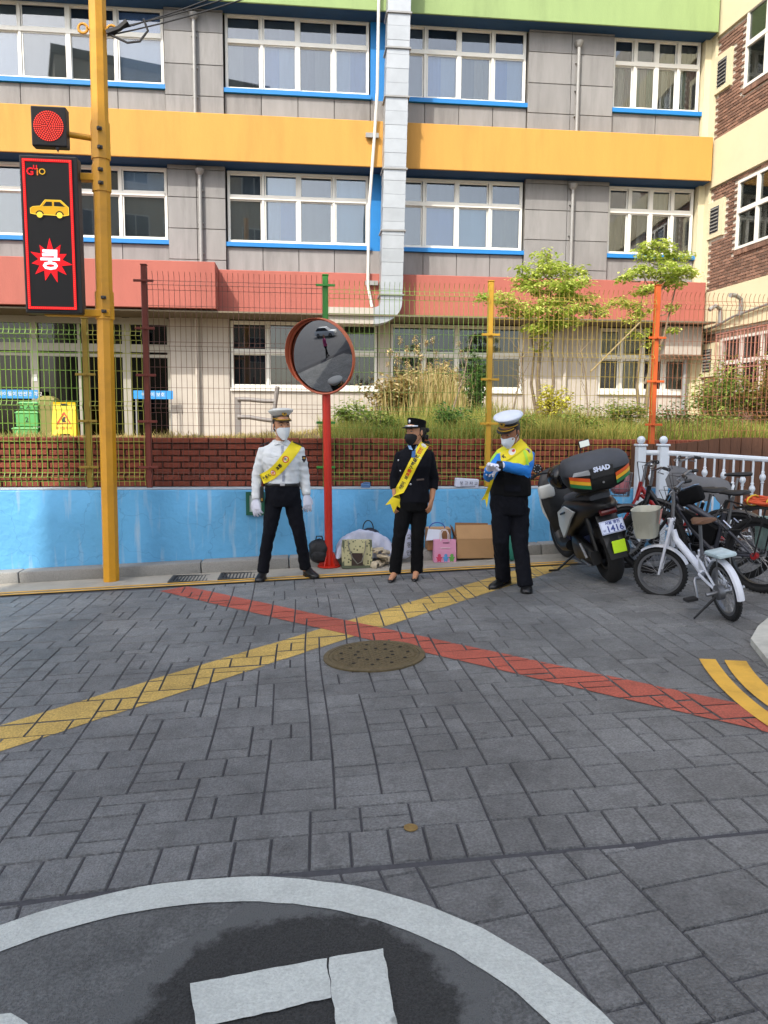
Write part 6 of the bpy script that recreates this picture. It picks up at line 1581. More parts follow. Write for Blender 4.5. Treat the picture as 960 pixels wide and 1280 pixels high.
def wheel(par, c, r, w, M, tm=None, rim=m_steel, spokes=0, steer=None, rw=None, name='wheel', disc=False, knob=0):
    Mw_ = M @ Matrix.Translation(c) @ (Matrix.Rotation(steer, 4, 'Z') if steer else Matrix())
    b = MB(); rr = []; n = 40; tr = w/2
    for i in range(n):
        a = 2*math.pi*i/n; cx, cz = math.cos(a), math.sin(a); ring = []
        for j in range(10):
            q = 2*math.pi*j/10; rad = r-tr*.95+tr*.95*math.cos(q); ring.append(Mw_ @ Vector((rad*cx, tr*math.sin(q), rad*cz)))
        rr.append(ring)
    b.rings(rr, closed=True); wo = b.build(name, rim, par) if False else None
    root_ = b.build(name, tm or m_tyre, par, smooth=60)
    if knob:
        b = MB()
        for i in range(knob):
            a = 2*math.pi*i/knob
            for y in (-.6, 0, .6): b.box((0, 0, 0), (.012, w*.22, .012), M=Mw_ @ Matrix.Rotation(-a-(.04 if y == 0 else 0), 4, 'Y') @ Matrix.Translation((r*(1-.02*abs(y)) - .004*abs(y)*4, y*w*.5, 0)))
        b.build('tread', tm or m_tyre, root_, kind='stuff')
    ri = r-w*1.0; b = MB(); prof = [(ri+.008, -w*.32), (ri-.012, -w*.30), (ri-.014, w*.30), (ri+.008, w*.32)]
    rr = []
    for i in range(n):
        a = 2*math.pi*i/n; rr.append([Mw_ @ Vector((q*math.cos(a), y, q*math.sin(a))) for q, y in prof])
    b.rings(rr, closed=True); b.build('rim', rim, root_, smooth=40)
    b = MB(); b.tube([Mw_ @ Vector((0, -.045, 0)), Mw_ @ Vector((0, .045, 0))], .022 if spokes else .05, 10); b.build('hub', rim, root_, smooth=40)
    if spokes:
        b = MB()
        for i in range(spokes):
            a = 2*math.pi*i/spokes; s = .025*(-1 if i % 2 else 1); a2 = a+(.35 if (i//2) % 2 else -.35); b.tube([Mw_ @ Vector((.02*math.cos(a2), s, .02*math.sin(a2))), Mw_ @ Vector(((ri-.008)*math.cos(a), 0, (ri-.008)*math.sin(a)))], .0016, 4, caps=False)
        b.build('spokes', m_steel, root_, kind='stuff')
    else:
        b = MB()
        for i in range(5):
            a = 2*math.pi*i/5; b.tube([Mw_ @ Vector((.03*math.cos(a), 0, .03*math.sin(a))), Mw_ @ Vector(((ri-.005)*math.cos(a+.2), 0, (ri-.005)*math.sin(a+.2)))], [.022, .015], 6)
        b.build('wheel_spokes', rim, root_)
    return root_
wheel(scooter, (0, 0, .285), .285, .15, SM, rim=m_sbl); wheel(scooter, (1.38, 0, .285), .285, .12, SM, rim=m_sbl, steer=.15)
def sloft(secs, m, name, par=scooter, M=SM, n=20, pw=2.8, smooth=50, label=None):
    """sections (x, y centre, z centre, half width, half height)"""
    b = MB(); rr = []
    for x, y, z, hw, hh in secs:
        ring = []
        for j in range(n):
            a = 2*math.pi*j/n; ca, sa = math.cos(a), math.sin(a); ring.append(M @ Vector((x, y+hw*math.copysign(abs(ca)**(2/pw), ca), z+hh*math.copysign(abs(sa)**(2/pw), sa))))
        rr.append(ring)
    b.rings(rr); return b.build(name, m, par, smooth=smooth, label=label)
sloft([(-.33, 0, .80, .03, .02), (-.26, 0, .79, .09, .05), (-.10, 0, .76, .16, .09), (.12, 0, .72, .19, .14), (.40, 0, .66, .21, .19), (.62, 0, .58, .20, .22), (.70, 0, .52, .17, .20)], m_sbl, 'tail_body')
sloft([(-.14, 0, .865, .10, .03), (.0, 0, .875, .15, .05), (.22, 0, .86, .17, .06), (.42, 0, .82, .16, .06), (.62, 0, .80, .13, .05), (.70, 0, .78, .08, .03)], m_lid, 'seat')
for s in (1, -1):
    b = MB(); b.prism([SM @ Vector(p) for p in ((.05, s*.205, .74), (.30, s*.225, .78), (.52, s*.232, .70), (.58, s*.225, .55), (.50, s*.228, .43), (.36, s*.226, .52), (.18, s*.215, .66))], (SM.to_3x3() @ Vector((0, s*.018, 0)))); wp = b.build('side_panel', m_swh, scooter, label='white side panel')
    b = MB(); b.prism([SM @ Vector(p) for p in ((.26, s*.246, .735), (.42, s*.252, .70), (.42, s*.252, .68), (.26, s*.246, .715))], (SM.to_3x3() @ Vector((0, s*.006, 0)))); b.build('vent_slot', m_sgl, wp)
sloft([(.66, 0, .30, .20, .07), (.80, 0, .27, .22, .06), (1.0, 0, .29, .21, .06), (1.10, 0, .40, .20, .14)], m_sbl, 'floorboard')
sloft([(.60, 0, .44, .16, .16), (.80, 0, .42, .12, .14), (.98, 0, .42, .11, .14)], m_dblue, 'tunnel', label='dark blue centre tunnel')
sloft([(1.04, 0, .50, .21, .17), (1.08, 0, .72, .25, .14), (1.14, 0, .90, .24, .12), (1.22, 0, 1.0, .17, .08)], m_sbl, 'leg_shield')
sloft([(1.12, 0, .46, .16, .18), (1.20, 0, .70, .24, .20), (1.36, 0, .74, .20, .20), (1.50, 0, .70, .10, .12), (1.55, 0, .68, .04, .05)], m_swh, 'front_cowl', label='white front cowl')
b = MB(); b.bbox((1.02, .19, .86), (.10, .17, .14), .03, M=SM); b.build('glove_box', m_swh, scooter, smooth=40, label='white glove box'); b = MB(); b.bbox((1.02, -.19, .86), (.10, .17, .14), .03, M=SM); b.build('glove_box', m_swh, scooter, smooth=40)
b = MB(); b.tube([SM @ Vector(p) for p in ((1.00, .37, 1.04), (1.06, .20, 1.06), (1.10, 0, 1.04), (1.06, -.20, 1.06), (1.00, -.37, 1.04))], .013, 8); hb = b.build('handlebar', m_sbl, scooter, smooth=50)
for s in (1, -1):
    b = MB(); b.tube([SM @ Vector((.985, s*.41, 1.035)), SM @ Vector((1.03, s*.27, 1.053))], .02, 10); b.build('grip', m_tyre, hb, smooth=40)
    b = MB(); b.tube([SM @ Vector(p) for p in ((1.05, s*.22, 1.06), (1.07, s*.27, 1.17), (1.06, s*.30, 1.24))], .008, 6); mo = b.build('mirror_stalk', m_sbl, hb)
    b = MB(); b.bbox((1.05, s*.33, 1.265), (.03, .13, .08), .02, M=SM, rz=s*-.2); mh_ = b.build('mirror', m_sbl, mo, smooth=40)
    
b = MB(); b.box((1.033, -.33, 1.265), (.004, .115, .065), M=SM, rz=.2); b.build('mirror_glass', mat('mirror_silver', 'd5dade', .05, 1.0, var=0), hb); b = MB(); b.box((1.033, .33, 1.265), (.004, .115, .065), M=SM, rz=-.2); b.build('mirror_glass', MATS['mirror_silver'], hb)
b = MB(); b.lathe([(.05, -.012), (.05, .012)], 16, M=SM @ Matrix.Translation((1.0, .24, 1.13)) @ Matrix.Rotation(R_(90), 4, 'Y')); ph = b.build('phone_mount', m_sbl, hb, smooth=40)
for i in range(8):
    a = i*math.pi/4; b = MB(); b.ball((0, 0, 0), .008, 6, M=SM @ Matrix.Translation((.986, .24+.036*math.cos(a), 1.13+.036*math.sin(a)))); b.build('stud', m_steel, ph)
# top case
TC = SM @ Matrix.Translation((-.12, 0, .955)) @ Matrix.Rotation(-R_(3), 4, 'Y')
def tcl(secs, m, name, par, n=28, pw=3.2, label=None):
    b = MB(); rr = []
    for z, hx, hy, cx in secs:
        ring = []
        for j in range(n):
            a = 2*math.pi*j/n; ca, sa = math.cos(a), math.sin(a); ring.append(TC @ Vector((cx+hx*math.copysign(abs(ca)**(2/pw), ca), hy*math.copysign(abs(sa)**(2/pw), sa), z)))
        rr.append(ring)
    b.rings(rr); return b.build(name, m, par, smooth=50, label=label)
case = tcl([(0, .15, .20, 0), (.02, .18, .24, 0), (.10, .20, .29, 0), (.175, .21, .305, 0)], m_boxb, 'top_case', scooter)
lid = tcl([(.178, .215, .312, 0), (.20, .218, .315, 0), (.26, .205, .305, 0), (.305, .165, .27, .01), (.33, .10, .18, .01), (.337, .03, .06, .01)], m_lid, 'case_lid', case)
for s in (1, -1):
    for q, m_ in enumerate((m_or, m_ye, m_gn)):
        b = MB(); n = 7; top = []; bot = []
        for i in range(n):
            yv = s*(.12+.165*i/(n-1)); xv = -.215*(1-(abs(yv)/.308)**3.2)**(1/3.2)-.004; zt = .135+.05*i/(n-1)-.034*q-.028*(1 if False else 0); top.append(TC @ Vector((xv+.012*(.17-zt)/.07*.3, yv, zt))); bot.append(TC @ Vector((xv+.012*(.17-zt)/.07*.3+.004, yv, zt-.033)))
        b.add(top+bot, [(i, i+1, n+i+1, n+i) for i in range(n-1)]); o = b.build('reflective_stripe', m_, case)
b = MB(); b.bbox((-.213, 0, .175), (.012, .22, .10), .01, M=TC); b.build('latch_plate', m_sbl, case)
text('SHAD', .060, frame(TC @ Vector((-.224, 0, .205)), TC.to_3x3() @ Vector((0, -1, 0)), TC.to_3x3() @ Vector((0.1, 0, 1))), m_pla, case, bold=.003)
b = MB(); b.lathe([(.010, -.004), (.010, .004)], 10, M=TC @ Matrix.Translation((-.205, 0, .075)) @ Matrix.Rotation(R_(90), 4, 'Y')); b.build('lock', m_steel, case)
b = MB(); b.prism([TC @ Vector(p) for p in ((-.195, .27, .185), (-.20, .10, .165), (-.205, .12, .215), (-.19, .25, .215))], TC.to_3x3() @ Vector((-.012, .0, 0))); b.build('lid_trim', mat('grey_trim', '8b8e90', .5, var=.1), case)
b = MB(); b.tube([SM @ Vector(p) for p in ((.10, .15, .88), (-.10, .17, .93), (-.22, .12, .95), (-.22, -.12, .95), (-.10, -.17, .93), (.10, -.15, .88))], .016, 8); b.build('rack', m_sbl, scooter, smooth=50)
# tail light, plate, mudguard, neon square
b = MB(); b.bbox((-.275, 0, .735), (.07, .16, .05), .015, M=SM); b.build('tail_light', m_tail, scooter, smooth=40)
b = MB(); b.prism([SM @ Vector(p) for p in ((-.20, -.10, .70), (-.20, .10, .70), (-.335, .095, .42), (-.345, .08, .30), (-.345, -.08, .30), (-.335, -.095, .42))], SM.to_3x3() @ Vector((.02, 0, .01))); b.build('mudguard', m_sbl, scooter)
PM = frame(SM @ Vector((-.318, 0, .60)), SM.to_3x3() @ Vector((0, -1, 0)), SM.to_3x3() @ Vector((.36, 0, .93)))
b = MB(); b.bbox((0, 0, 0), (.225, .125, .004), .006, M=PM, seg=1); plate = b.build('licence_plate', m_pla, scooter)
b = MB(); b.tube([PM @ Vector(p) for p in ((-.105, -.055, .004), (.105, -.055, .004), (.105, .055, .004), (-.105, .055, .004))], .002, 4, closed=True); b.build('border', m_plb, plate)
text('1416', .082, PM @ Matrix.Translation((.018, -.022, .004)), m_plb, plate, bold=.002); text('서울 광진', .036, PM @ Matrix.Translation((.01, .036, .004)), m_plb, plate, bold=.001); text('바', .030, PM @ Matrix.Translation((-.082, -.03, .004)), m_plb, plate)
NM = frame(SM @ Vector((-.362, -.012, .415)), SM.to_3x3() @ Vector((0, -1, 0)), SM.to_3x3() @ Vector((.06, 0, 1)))
b = MB(); b.bbox((0, 0, 0), (.125, .115, .006), .004, M=NM, seg=1); b.build('neon_reflector', m_neo, scooter, label='neon yellow square reflector')
# engine and stand
sloft([(-.06, .13, .285, .05, .07), (.05, .13, .285, .06, .10), (.25, .135, .30, .065, .12), (.45, .13, .32, .06, .13), (.56, .11, .33, .04, .09)], m_sbl, 'engine_case')
sloft([(-.12, -.14, .33, .05, .07), (.05, -.15, .31, .06, .09), (.30, -.14, .28, .05, .07), (.42, -.12, .28, .03, .04)], m_sbl, 'exhaust')
for (p, q, r) in (((.0, .20, .29), (.10, .205, .42), .014), ((-.10, .12, .36), (-.02, .13, .68), .022), ((-.03, .19, .22), (.18, .20, .24), .012)):
    b = MB(); b.tube([SM @ Vector(p), SM @ Vector(q)], r, 8); b.build('shock_absorber' if r == .022 else 'bolt_strut', m_steel if r != .022 else m_sbl, scooter, smooth=40)
foot = SM @ Vector((.66, .36, 0)); foot.z = gz(foot.x)+.008
b = MB(); b.tube([SM @ Vector((.56, .16, .22)), foot], .012, 8); b.tube([foot, foot+Vector((-.10, -.03, 0))], .012, 6); b.build('side_stand', m_sbl, scooter)
# helmet hung on the front of the seat
hp = SM @ Vector((.72, .08, 1.02)); hel = thing('helmet', 'black motorcycle helmet resting in front of the scooter seat', 'helmet', hp)
b = MB(); b.ball(hp, .145, 18, sc=(1, 1.08, .92)); b.build('shell', m_sgl, hel, smooth=80)
b = MB(); b.prism([hp+Vector(p) for p in ((.09, -.09, .06), (.17, -.04, .05), (.15, -.06, -.02), (.06, -.125, -.02))], (.01, -.02, .01)); b.build('visor', mat('grey_visor', '6f757c', .2, var=0), hel)

# ================================================================== BICYCLES
m_bw = mat('bike_white_paint', 'c3c7d0', .35, var=.05, dirt=.1); m_bk = mat('bike_black_paint', '101114', .4, var=.08); m_bgr = mat('bike_grey_paint', '34363f', .4, var=.08); m_br = mat('bike_red_paint', '8c1518', .35, var=.06); m_alu = mat('bike_alloy', '84868a', .35, .85, var=.08); m_sad = mat('brown_saddle', '5a3c26', .6, var=.15, scale=20); m_sadb = mat('black_saddle', '131315', .6, var=.1)
m_cream_b = mat('cream_basket_plastic', 'a3a294', .5, var=.08, scale=8, dirt=.15)
def saddle(M, c, m, par, L=.26, w=.085):
    b = MB(); rr = []
    for x, hw, hz, dz in ((-L*.5, w*.75, .018, .012), (-L*.42, w*1.0, .028, .012), (-L*.2, w*.95, .03, .004), (.05, w*.5, .026, 0), (L*.35, w*.28, .022, 0), (L*.5, w*.16, .014, -.006)):
        rr.append([M @ Vector((c[0]+x, c[1]+hw*math.cos(a), c[2]+dz+hz*math.sin(a)*(1 if math.sin(a) > 0 else .7))) for a in [2*math.pi*j/14 for j in range(14)]])
    b.rings(rr); return b.build('saddle', m, par, smooth=60)
def bike(label, Rp, head, lean, r, wb, fr_m, tyre_w, spokes, tubes, stem_top, bar_w, sad, sad_m, steer=0.0, rim=None, knob=0, bb=(.40, .27), tubr=.022, fender=None, name='bicycle'):
    M = Matrix.Translation(Rp) @ Matrix.Rotation(head, 4, 'Z') @ Matrix.Rotation(lean, 4, 'X')
    t = thing(name, label, 'bicycle', Rp, group='bicycles parked by the white railing'); rim = rim or m_alu
    wheel(t, (0, 0, r), r, tyre_w, M, rim=rim, spokes=spokes, knob=knob)
    hx, hz = stem_top[0]-.06, stem_top[1]-.25            # lower end of the head tube
    ax = wb
    SMt = M @ Matrix.Translation((hx, 0, 0)) @ Matrix.Rotation(steer, 4, 'Z') @ Matrix.Translation((-hx, 0, 0))
    wheel(t, (ax, 0, r), r, tyre_w, SMt, rim=rim, spokes=spokes, knob=knob)
    b = MB()
    for pts, rr_, mm in tubes: b.tube([M @ Vector(p) for p in pts], rr_, 10)
    fo = b.build('frame', fr_m, t, smooth=50)
    b = MB()
    for s in (1, -1): b.tube([SMt @ Vector(p) for p in ((hx, s*.035, hz), (hx+.02, s*(.03+tyre_w*.4), hz-.06), (ax, s*(.035+tyre_w*.4), r))], [.016, .015, .010], 8)
    b.tube([SMt @ Vector((hx, -.04, hz)), SMt @ Vector((hx, .04, hz))], .018, 8); b.build('fork', fr_m if fr_m is not m_bgr else m_bk, t, smooth=50)
    b = MB(); st = Vector((stem_top[0]-.10, 0, stem_top[1])); b.tube([SMt @ Vector((hx, 0, hz)), SMt @ Vector((hx-.03, 0, stem_top[1]-.10)), SMt @ st], .016, 10); so_ = b.build('stem', m_alu, t, smooth=50)
    b = MB(); b.tube([SMt @ (st+Vector(p)) for p in ((-.10, bar_w, .03), (-.05, bar_w*.6, .04), (0, bar_w*.18, 0), (0, -bar_w*.18, 0), (-.05, -bar_w*.6, .04), (-.10, -bar_w, .03))], .011, 8); ho = b.build('handlebar', m_alu, t, smooth=50)
    for s in (1, -1):
        b = MB(); b.tube([SMt @ (st+Vector((-.10, s*bar_w, .03))), SMt @ (st+Vector((-.065, s*bar_w*.70, .037)))], .017, 8); b.build('grip', m_sadb, ho, smooth=40)
        b = MB(); b.tube([SMt @ (st+Vector(p)) for p in ((-.05, s*bar_w*.62, .03), (-.01, s*bar_w*.75, .0), (-.05, s*bar_w*.98, -.01))], .006, 6); b.build('brake_lever', m_alu, ho)
        b = MB(); b.tube([SMt @ (st+Vector(p)) for p in ((-.03, s*bar_w*.5, .02), (.09, s*.08, .03), (.06, s*.03, -.15), (.03, s*.02, -.30))], .0035, 5); b.build('brake_cable', m_sadb, ho)
    b = MB(); b.tube([M @ Vector((sad[0]+.07, 0, bb[1]+.15)), M @ Vector((sad[0], 0, sad[1]-.03))], .014, 8); b.build('seat_post', m_alu, t, smooth=40)
    saddle(M, (sad[0], 0, sad[1]), sad_m, t, L=.27, w=.09)
    # cranks and pedals
    b = MB(); b.lathe([(.08, -.004), (.08, .004)], 24, M=M @ Matrix.Translation((bb[0], -.05, bb[1])) @ Matrix.Rotation(R_(90), 4, 'X')); co = b.build('chainring', m_alu if fr_m is m_bw else m_bk, t, smooth=40)
    for s, an in ((1, 2.0), (-1, 2.0+math.pi)):
        e = Vector((bb[0]+.155*math.cos(an), s*.085, bb[1]-.155*math.sin(an))); b = MB(); b.tube([M @ Vector((bb[0], 0, bb[1])), M @ Vector((bb[0], s*.05, bb[1])), M @ Vector((bb[0]+(e.x-bb[0])*.15, s*.065, bb[1]+(e.z-bb[1])*.15)), M @ e], [.018, .016, .013, .011], 8); cr = b.build('crank', m_alu, t, smooth=40)
        b = MB(); b.box((e.x, e.y+s*.055, e.z), (.085, .09, .022), M=M); b.build('pedal', m_sadb, cr)
    b = MB(); b.tube([M @ Vector(p) for p in ((0, -.05, r+.035), (bb[0], -.05, bb[1]+.08))], .004, 5); b.tube([M @ Vector(p) for p in ((0, -.05, r-.035), (bb[0], -.05, bb[1]-.08))], .004, 5); b.build('chain', m_bk, t)
    if fender:
        m_, wheels = fender
        for (cx, a0, a1, MM) in wheels:
            b = MB(); rr2 = []
            for i in range(21):
                a = a0+(a1-a0)*i/20; R1 = r+.022; w = tyre_w*.62; rr2.append([MM(M, SMt) @ Vector((cx+(R1+dz)*math.cos(a), y, r+(R1+dz)*math.sin(a))) for y, dz in ((-w, -.012), (-w*.6, .004), (w*.6, .004), (w, -.012), (w*.55, -.002), (-w*.55, -.002))])
            b.rings(rr2); b.build('mudguard', m_, t, smooth=50)
    return t, M, SMt
wr = .232
RpW = GP(912, 775); RpW.z = gz(RpW.x)
t, M, S2 = bike('small white folding bicycle with a cream basket and brown saddle', RpW, R_(86), -R_(12), wr, .98, m_bw, .048, 28,
    [([(.83, 0, .60), (.80, 0, .52), (.42, 0, .35), (.36, 0, .30)], [.028, .030, .030, .026], 0), ([(.86, 0, .70), (.90, 0, .44)], .022, 0), ([(.40, 0, .26), (.33, 0, .50)], .021, 0), ([(.36, .03, .30), (.16, .05, .27), (0, .055, wr)], .012, 0), ([(.36, -.03, .30), (.16, -.05, .27), (0, -.055, wr)], .012, 0), ([(.34, .03, .46), (0, .055, wr)], .010, 0), ([(.34, -.03, .46), (0, -.055, wr)], .010, 0)],
    (.86, .95), .24, (.26, .75), m_sad, steer=.95, rim=m_alu, knob=46, bb=(.40, .26),
    fender=(m_bw, [(0, R_(20), R_(185), lambda a, b: a), (.98, R_(60), R_(165), lambda a, b: b)]))
# basket, rack pad, pegs, stand
Bm = S2 @ Matrix.Translation((1.04, 0, .57)) @ Matrix.Rotation(-.12, 4, 'Y')
def basket(par, Bm, m, w=.135, d=.11, h=.25, nm='basket'):
    b = MB(); lay = [(0, .78), (.012, .80), (h*.62, .93), (h*.64, .97), (h*.98, 1.02), (h, 1.06)]; n = 28; o_ = []; i_ = []
    def ring(z, s, e): return [Bm @ Vector(((d*s-e)*math.copysign(abs(math.cos(a))**.6, math.cos(a)), (w*s-e)*math.copysign(abs(math.sin(a))**.6, math.sin(a)), z)) for a in [2*math.pi*j/n for j in range(n)]]
    rr = [ring(z, s, 0) for z, s in lay]+[ring(z, s, .005) for z, s in lay[::-1][:-1]]+[ring(.008, .80, .006)]
    b.rings(rr); bo = b.build(nm, m, par, smooth=45)
    for i in range(n):
        if i % 2: continue
        a = 2*math.pi*(i+.5)/n; q = MB(); z0, z1 = h*.10, h*.56
        P = lambda z, s: Bm @ Vector((d*(s+.012)*math.copysign(abs(math.cos(a))**.6, math.cos(a)), w*(s+.012)*math.copysign(abs(math.sin(a))**.6, math.sin(a)), z))
        q.tube([P(z0, .81), P(z1, .92)], .003, 4); q.build('rib', m, bo)
    return bo
bo = basket(t, Bm, m_cream_b)
b = MB(); b.prism([Bm @ Vector(p) for p in ((-.15, .02, .255), (-.15, .07, .255), (-.125, .06, .13), (-.125, .03, .13))], Bm.to_3x3() @ Vector((.006, 0, 0))); b.build('red_tag', mat('pink_sticker', 'b98078', .6), bo)
b = MB(); b.bbox((-.02, 0, .535), (.24, .15, .035), .015, M=M); pd = b.build('rack_pad', mat('faded_pad_vinyl', 'a3b5ba', .5, var=.35, scale=9), t, smooth=40)
for s in (1, -1): b = MB(); b.tube([M @ Vector(p) for p in ((-.12, s*.05, .515), (.12, s*.05, .515), (.30, s*.03, .45))], .007, 6); b.tube([M @ Vector(p) for p in ((-.06, s*.05, .515), (0, s*.06, wr))], .006, 6); b.build('rack', m_alu, t)
for s in (1, -1): b = MB(); b.tube([M @ Vector((0, s*.06, wr)), M @ Vector((0, s*.15, wr))], .017, 10); b.build('peg', m_alu, t, smooth=40)
b = MB(); b.lathe([(.06, -.02), (.06, .02), (.03, .03)], 16, M=M @ Matrix.Translation((0, .045, wr)) @ Matrix.Rotation(R_(90), 4, 'X')); b.build('drum_brake', m_alu, t, smooth=40)
ft = M @ Vector((.06, .26, 0)); ft.z = gz(ft.x)+.006
b = MB(); b.tube([M @ Vector((.04, .06, .19)), ft], [.012, .008], 8); b.build('kickstand', m_bk, t)
# black mountain bike with an orange rope on its rack
RpB = Vector((4.00, 6.28, gz(4.0))); mr = .335
t2, M2, S3 = bike('black mountain bicycle with thick tyres and an orange rope on its rear rack', RpB, math.atan2(1.0, -.46), -R_(4), mr, 1.10, m_bgr, .062, 32,
    [([(.86, 0, .77), (.60, 0, .66), (.36, 0, .56)], [.034, .030, .024], 0), ([(.87, 0, .72), (.66, 0, .48), (.44, 0, .30)], .034, 0), ([(.44, 0, .30), (.34, 0, .68)], .019, 0), ([(.86, 0, .82), (.89, 0, .66)], .026, 0), ([(.44, .04, .30), (0, .07, mr)], .012, 0), ([(.44, -.04, .30), (0, -.07, mr)], .012, 0), ([(.36, .03, .58), (0, .07, mr)], .013, 0), ([(.36, -.03, .58), (0, -.07, mr)], .013, 0)],
    (.93, .97), .32, (.26, .86), m_sadb, steer=.5, rim=m_bk, knob=60, bb=(.44, .30))
b = MB(); b.bbox((.70, 0, .80), (.26, .085, .15), .03, M=M2, ry=.38); tb = b.build('top_tube_bag', m_blackc, t2, smooth=40)
b = MB(); b.bbox((.715, 0, .885), (.17, .075, .012), .006, M=M2, ry=.38); b.build('phone_window', mat('phone_sleeve', '6f8096', .2, var=.2, scale=20), tb)
for s in (1, -1):
    b = MB(); b.tube([M2 @ Vector(p) for p in ((.22, s*.03, .74), (.05, s*.07, .76), (-.30, s*.07, .77), (-.33, 0, .77))], .009, 6); b.tube([M2 @ Vector(p) for p in ((-.10, s*.07, .765), (0, s*.075, mr))], .008, 6); b.build('rack', m_bk, t2)
    b = MB(); b.tube([M2 @ Vector(p) for p in ((.30, s*.075, .62), (.22, s*.078, .56))], .006, 6); b.build('frame_sticker', m_pla, t2)
b = MB(); b.lathe([(.03, -.02), (.03, .02)], 14, M=M2 @ Matrix.Translation((0, .06, mr)) @ Matrix.Rotation(R_(90), 4, 'X')); b.build('red_hub_cap', m_br, t2, smooth=40)
b = MB(); b.tube([M2 @ Vector(p) for p in ((.30, .04, .80), (.36, .10, .66), (.28, .12, .54), (.10, .10, .56), (.02, .09, .66), (.12, .07, .78))], .008, 6, closed=True); b.build('cable_lock', m_bk, t2, smooth=60)
b = MB(); b.prism([M2 @ Vector(p) for p in ((.80, -.035, .665), (.60, -.035, .60), (.40, -.035, .52), (.46, -.035, .36), (.66, -.035, .50))], M2.to_3x3() @ Vector((0, .07, 0))); b.build('frame_bag', m_blackc, t2)
rp_ = M2 @ Vector((-.10, 0, .80)); rope = thing('rope_bundle', 'coiled orange rope tied with yellow cord on the black bicycle rack', 'rope', rp_)
b = MB()
for q in range(7):
    oy = .03*math.sin(q*1.7); oz = .012*(q % 4); b.tube([M2 @ Vector((-.10+(.20+.012*(q % 3))*math.cos(a), oy+(.075-.006*(q % 3))*math.sin(a), .80+oz+.008*math.sin(3*a+q))) for a in [2*math.pi*i/24 for i in range(24)]], .011, 6, closed=True)
b.build('coil', mat('orange_rope', 'b8461f', .6, var=.2, scale=60), rope, smooth=60)
for yv in (.16, -.02, -.20):
    b = MB(); b.tube([M2 @ Vector((-.10+yv, .09*math.cos(a), .815+.045*math.sin(a))) for a in [2*math.pi*i/10 for i in range(10)]], .007, 5, closed=True); b.build('yellow_tie', mat('yellow_cord', 'c9a72c', .6), rope)
# red bicycle with a clear basket behind, next to the scooter
RpC = Vector((4.25, 7.30, gz(4.25))); cr_ = .31
t3, M3, S4 = bike('red bicycle with a wire basket squeezed in beside the scooter', RpC, math.atan2(.62, -.92), R_(3), cr_, 1.06, m_br, .045, 28,
    [([(.84, 0, .80), (.62, 0, .52), (.42, 0, .30)], .024, 0), ([(.84, 0, .72), (.46, 0, .44)], .020, 0), ([(.42, 0, .28), (.32, 0, .66)], .018, 0), ([(.84, 0, .86), (.88, 0, .66)], .024, 0), ([(.42, .04, .28), (0, .06, cr_)], .011, 0), ([(.42, -.04, .28), (0, -.06, cr_)], .011, 0), ([(.34, .03, .60), (0, .06, cr_)], .010, 0), ([(.34, -.03, .60), (0, -.06, cr_)], .010, 0)],
    (.90, 1.04), .28, (.24, .80), m_sadb, steer=.2, rim=m_alu, bb=(.42, .28))
Bm3 = S4 @ Matrix.Translation((1.06, 0, .70)); wb_ = MB(); n = 24
def bring(z, s): return [Bm3 @ Vector((.13*s*math.copysign(abs(math.cos(a))**.6, math.cos(a)), .17*s*math.copysign(abs(math.sin(a))**.6, math.sin(a)), z)) for a in [2*math.pi*j/n for j in range(n)]]
for z, s in ((0, .8), (.08, .88), (.16, .94), (.25, 1.0)): wb_.tube(bring(z, s), .0035 if z < .25 else .006, 4, closed=True)
for j in range(n): wb_.tube([bring(0, .8)[j], bring(.25, 1.0)[j]], .0028, 4)
for j in range(0, n//2): wb_.tube([bring(0, .8)[j], bring(0, .8)[n-1-j]], .0025, 4)
wb_.build('wire_basket', m_alu, t3, kind='stuff')
bgp = Bm3 @ Vector((0, 0, .06)); b = MB()
rr = []
for z, s in ((0, .5), (.04, .85), (.13, .95), (.20, .9), (.27, .55), (.30, .2)):
    rr.append([Bm3 @ Vector((.11*s*math.cos(a)*(1+.25*noise.noise((math.cos(a)*2, z*9, 1))), .15*s*math.sin(a)*(1+.25*noise.noise((math.sin(a)*2, z*9, 4))), z+.02)) for a in [2*math.pi*j/20 for j in range(20)]])
b.rings(rr); o = b.build('plastic_bag', mat('pink_plastic', 'b5737a', .35, var=.15, scale=10), smooth=60); tag(o, 'crumpled pink plastic bag in the wire basket of the red bicycle', 'bag')
RpE = Vector((4.12, 6.82, gz(4.12)))
bike('black city bicycle wedged between the white folding bicycle and the red one', RpE, math.atan2(.80, -.74), -R_(5), .325, 1.08, m_bk, .05, 32,
    [([(.86, 0, .80), (.64, 0, .50), (.44, 0, .30)], .028, 0), ([(.86, 0, .74), (.40, 0, .60)], .022, 0), ([(.44, 0, .30), (.33, 0, .72)], .018, 0), ([(.86, 0, .86), (.89, 0, .68)], .024, 0), ([(.44, .04, .30), (0, .07, .325)], .011, 0), ([(.44, -.04, .30), (0, -.07, .325)], .011, 0), ([(.34, .03, .62), (0, .07, .325)], .010, 0), ([(.34, -.03, .62), (0, -.07, .325)], .010, 0)],
    (.93, 1.02), .30, (.26, .84), m_sadb, steer=.55, rim=m_bk, bb=(.44, .30), fender=(m_bk, [(0, R_(20), R_(175), lambda a, b: a), (1.08, R_(40), R_(165), lambda a, b: b)]))
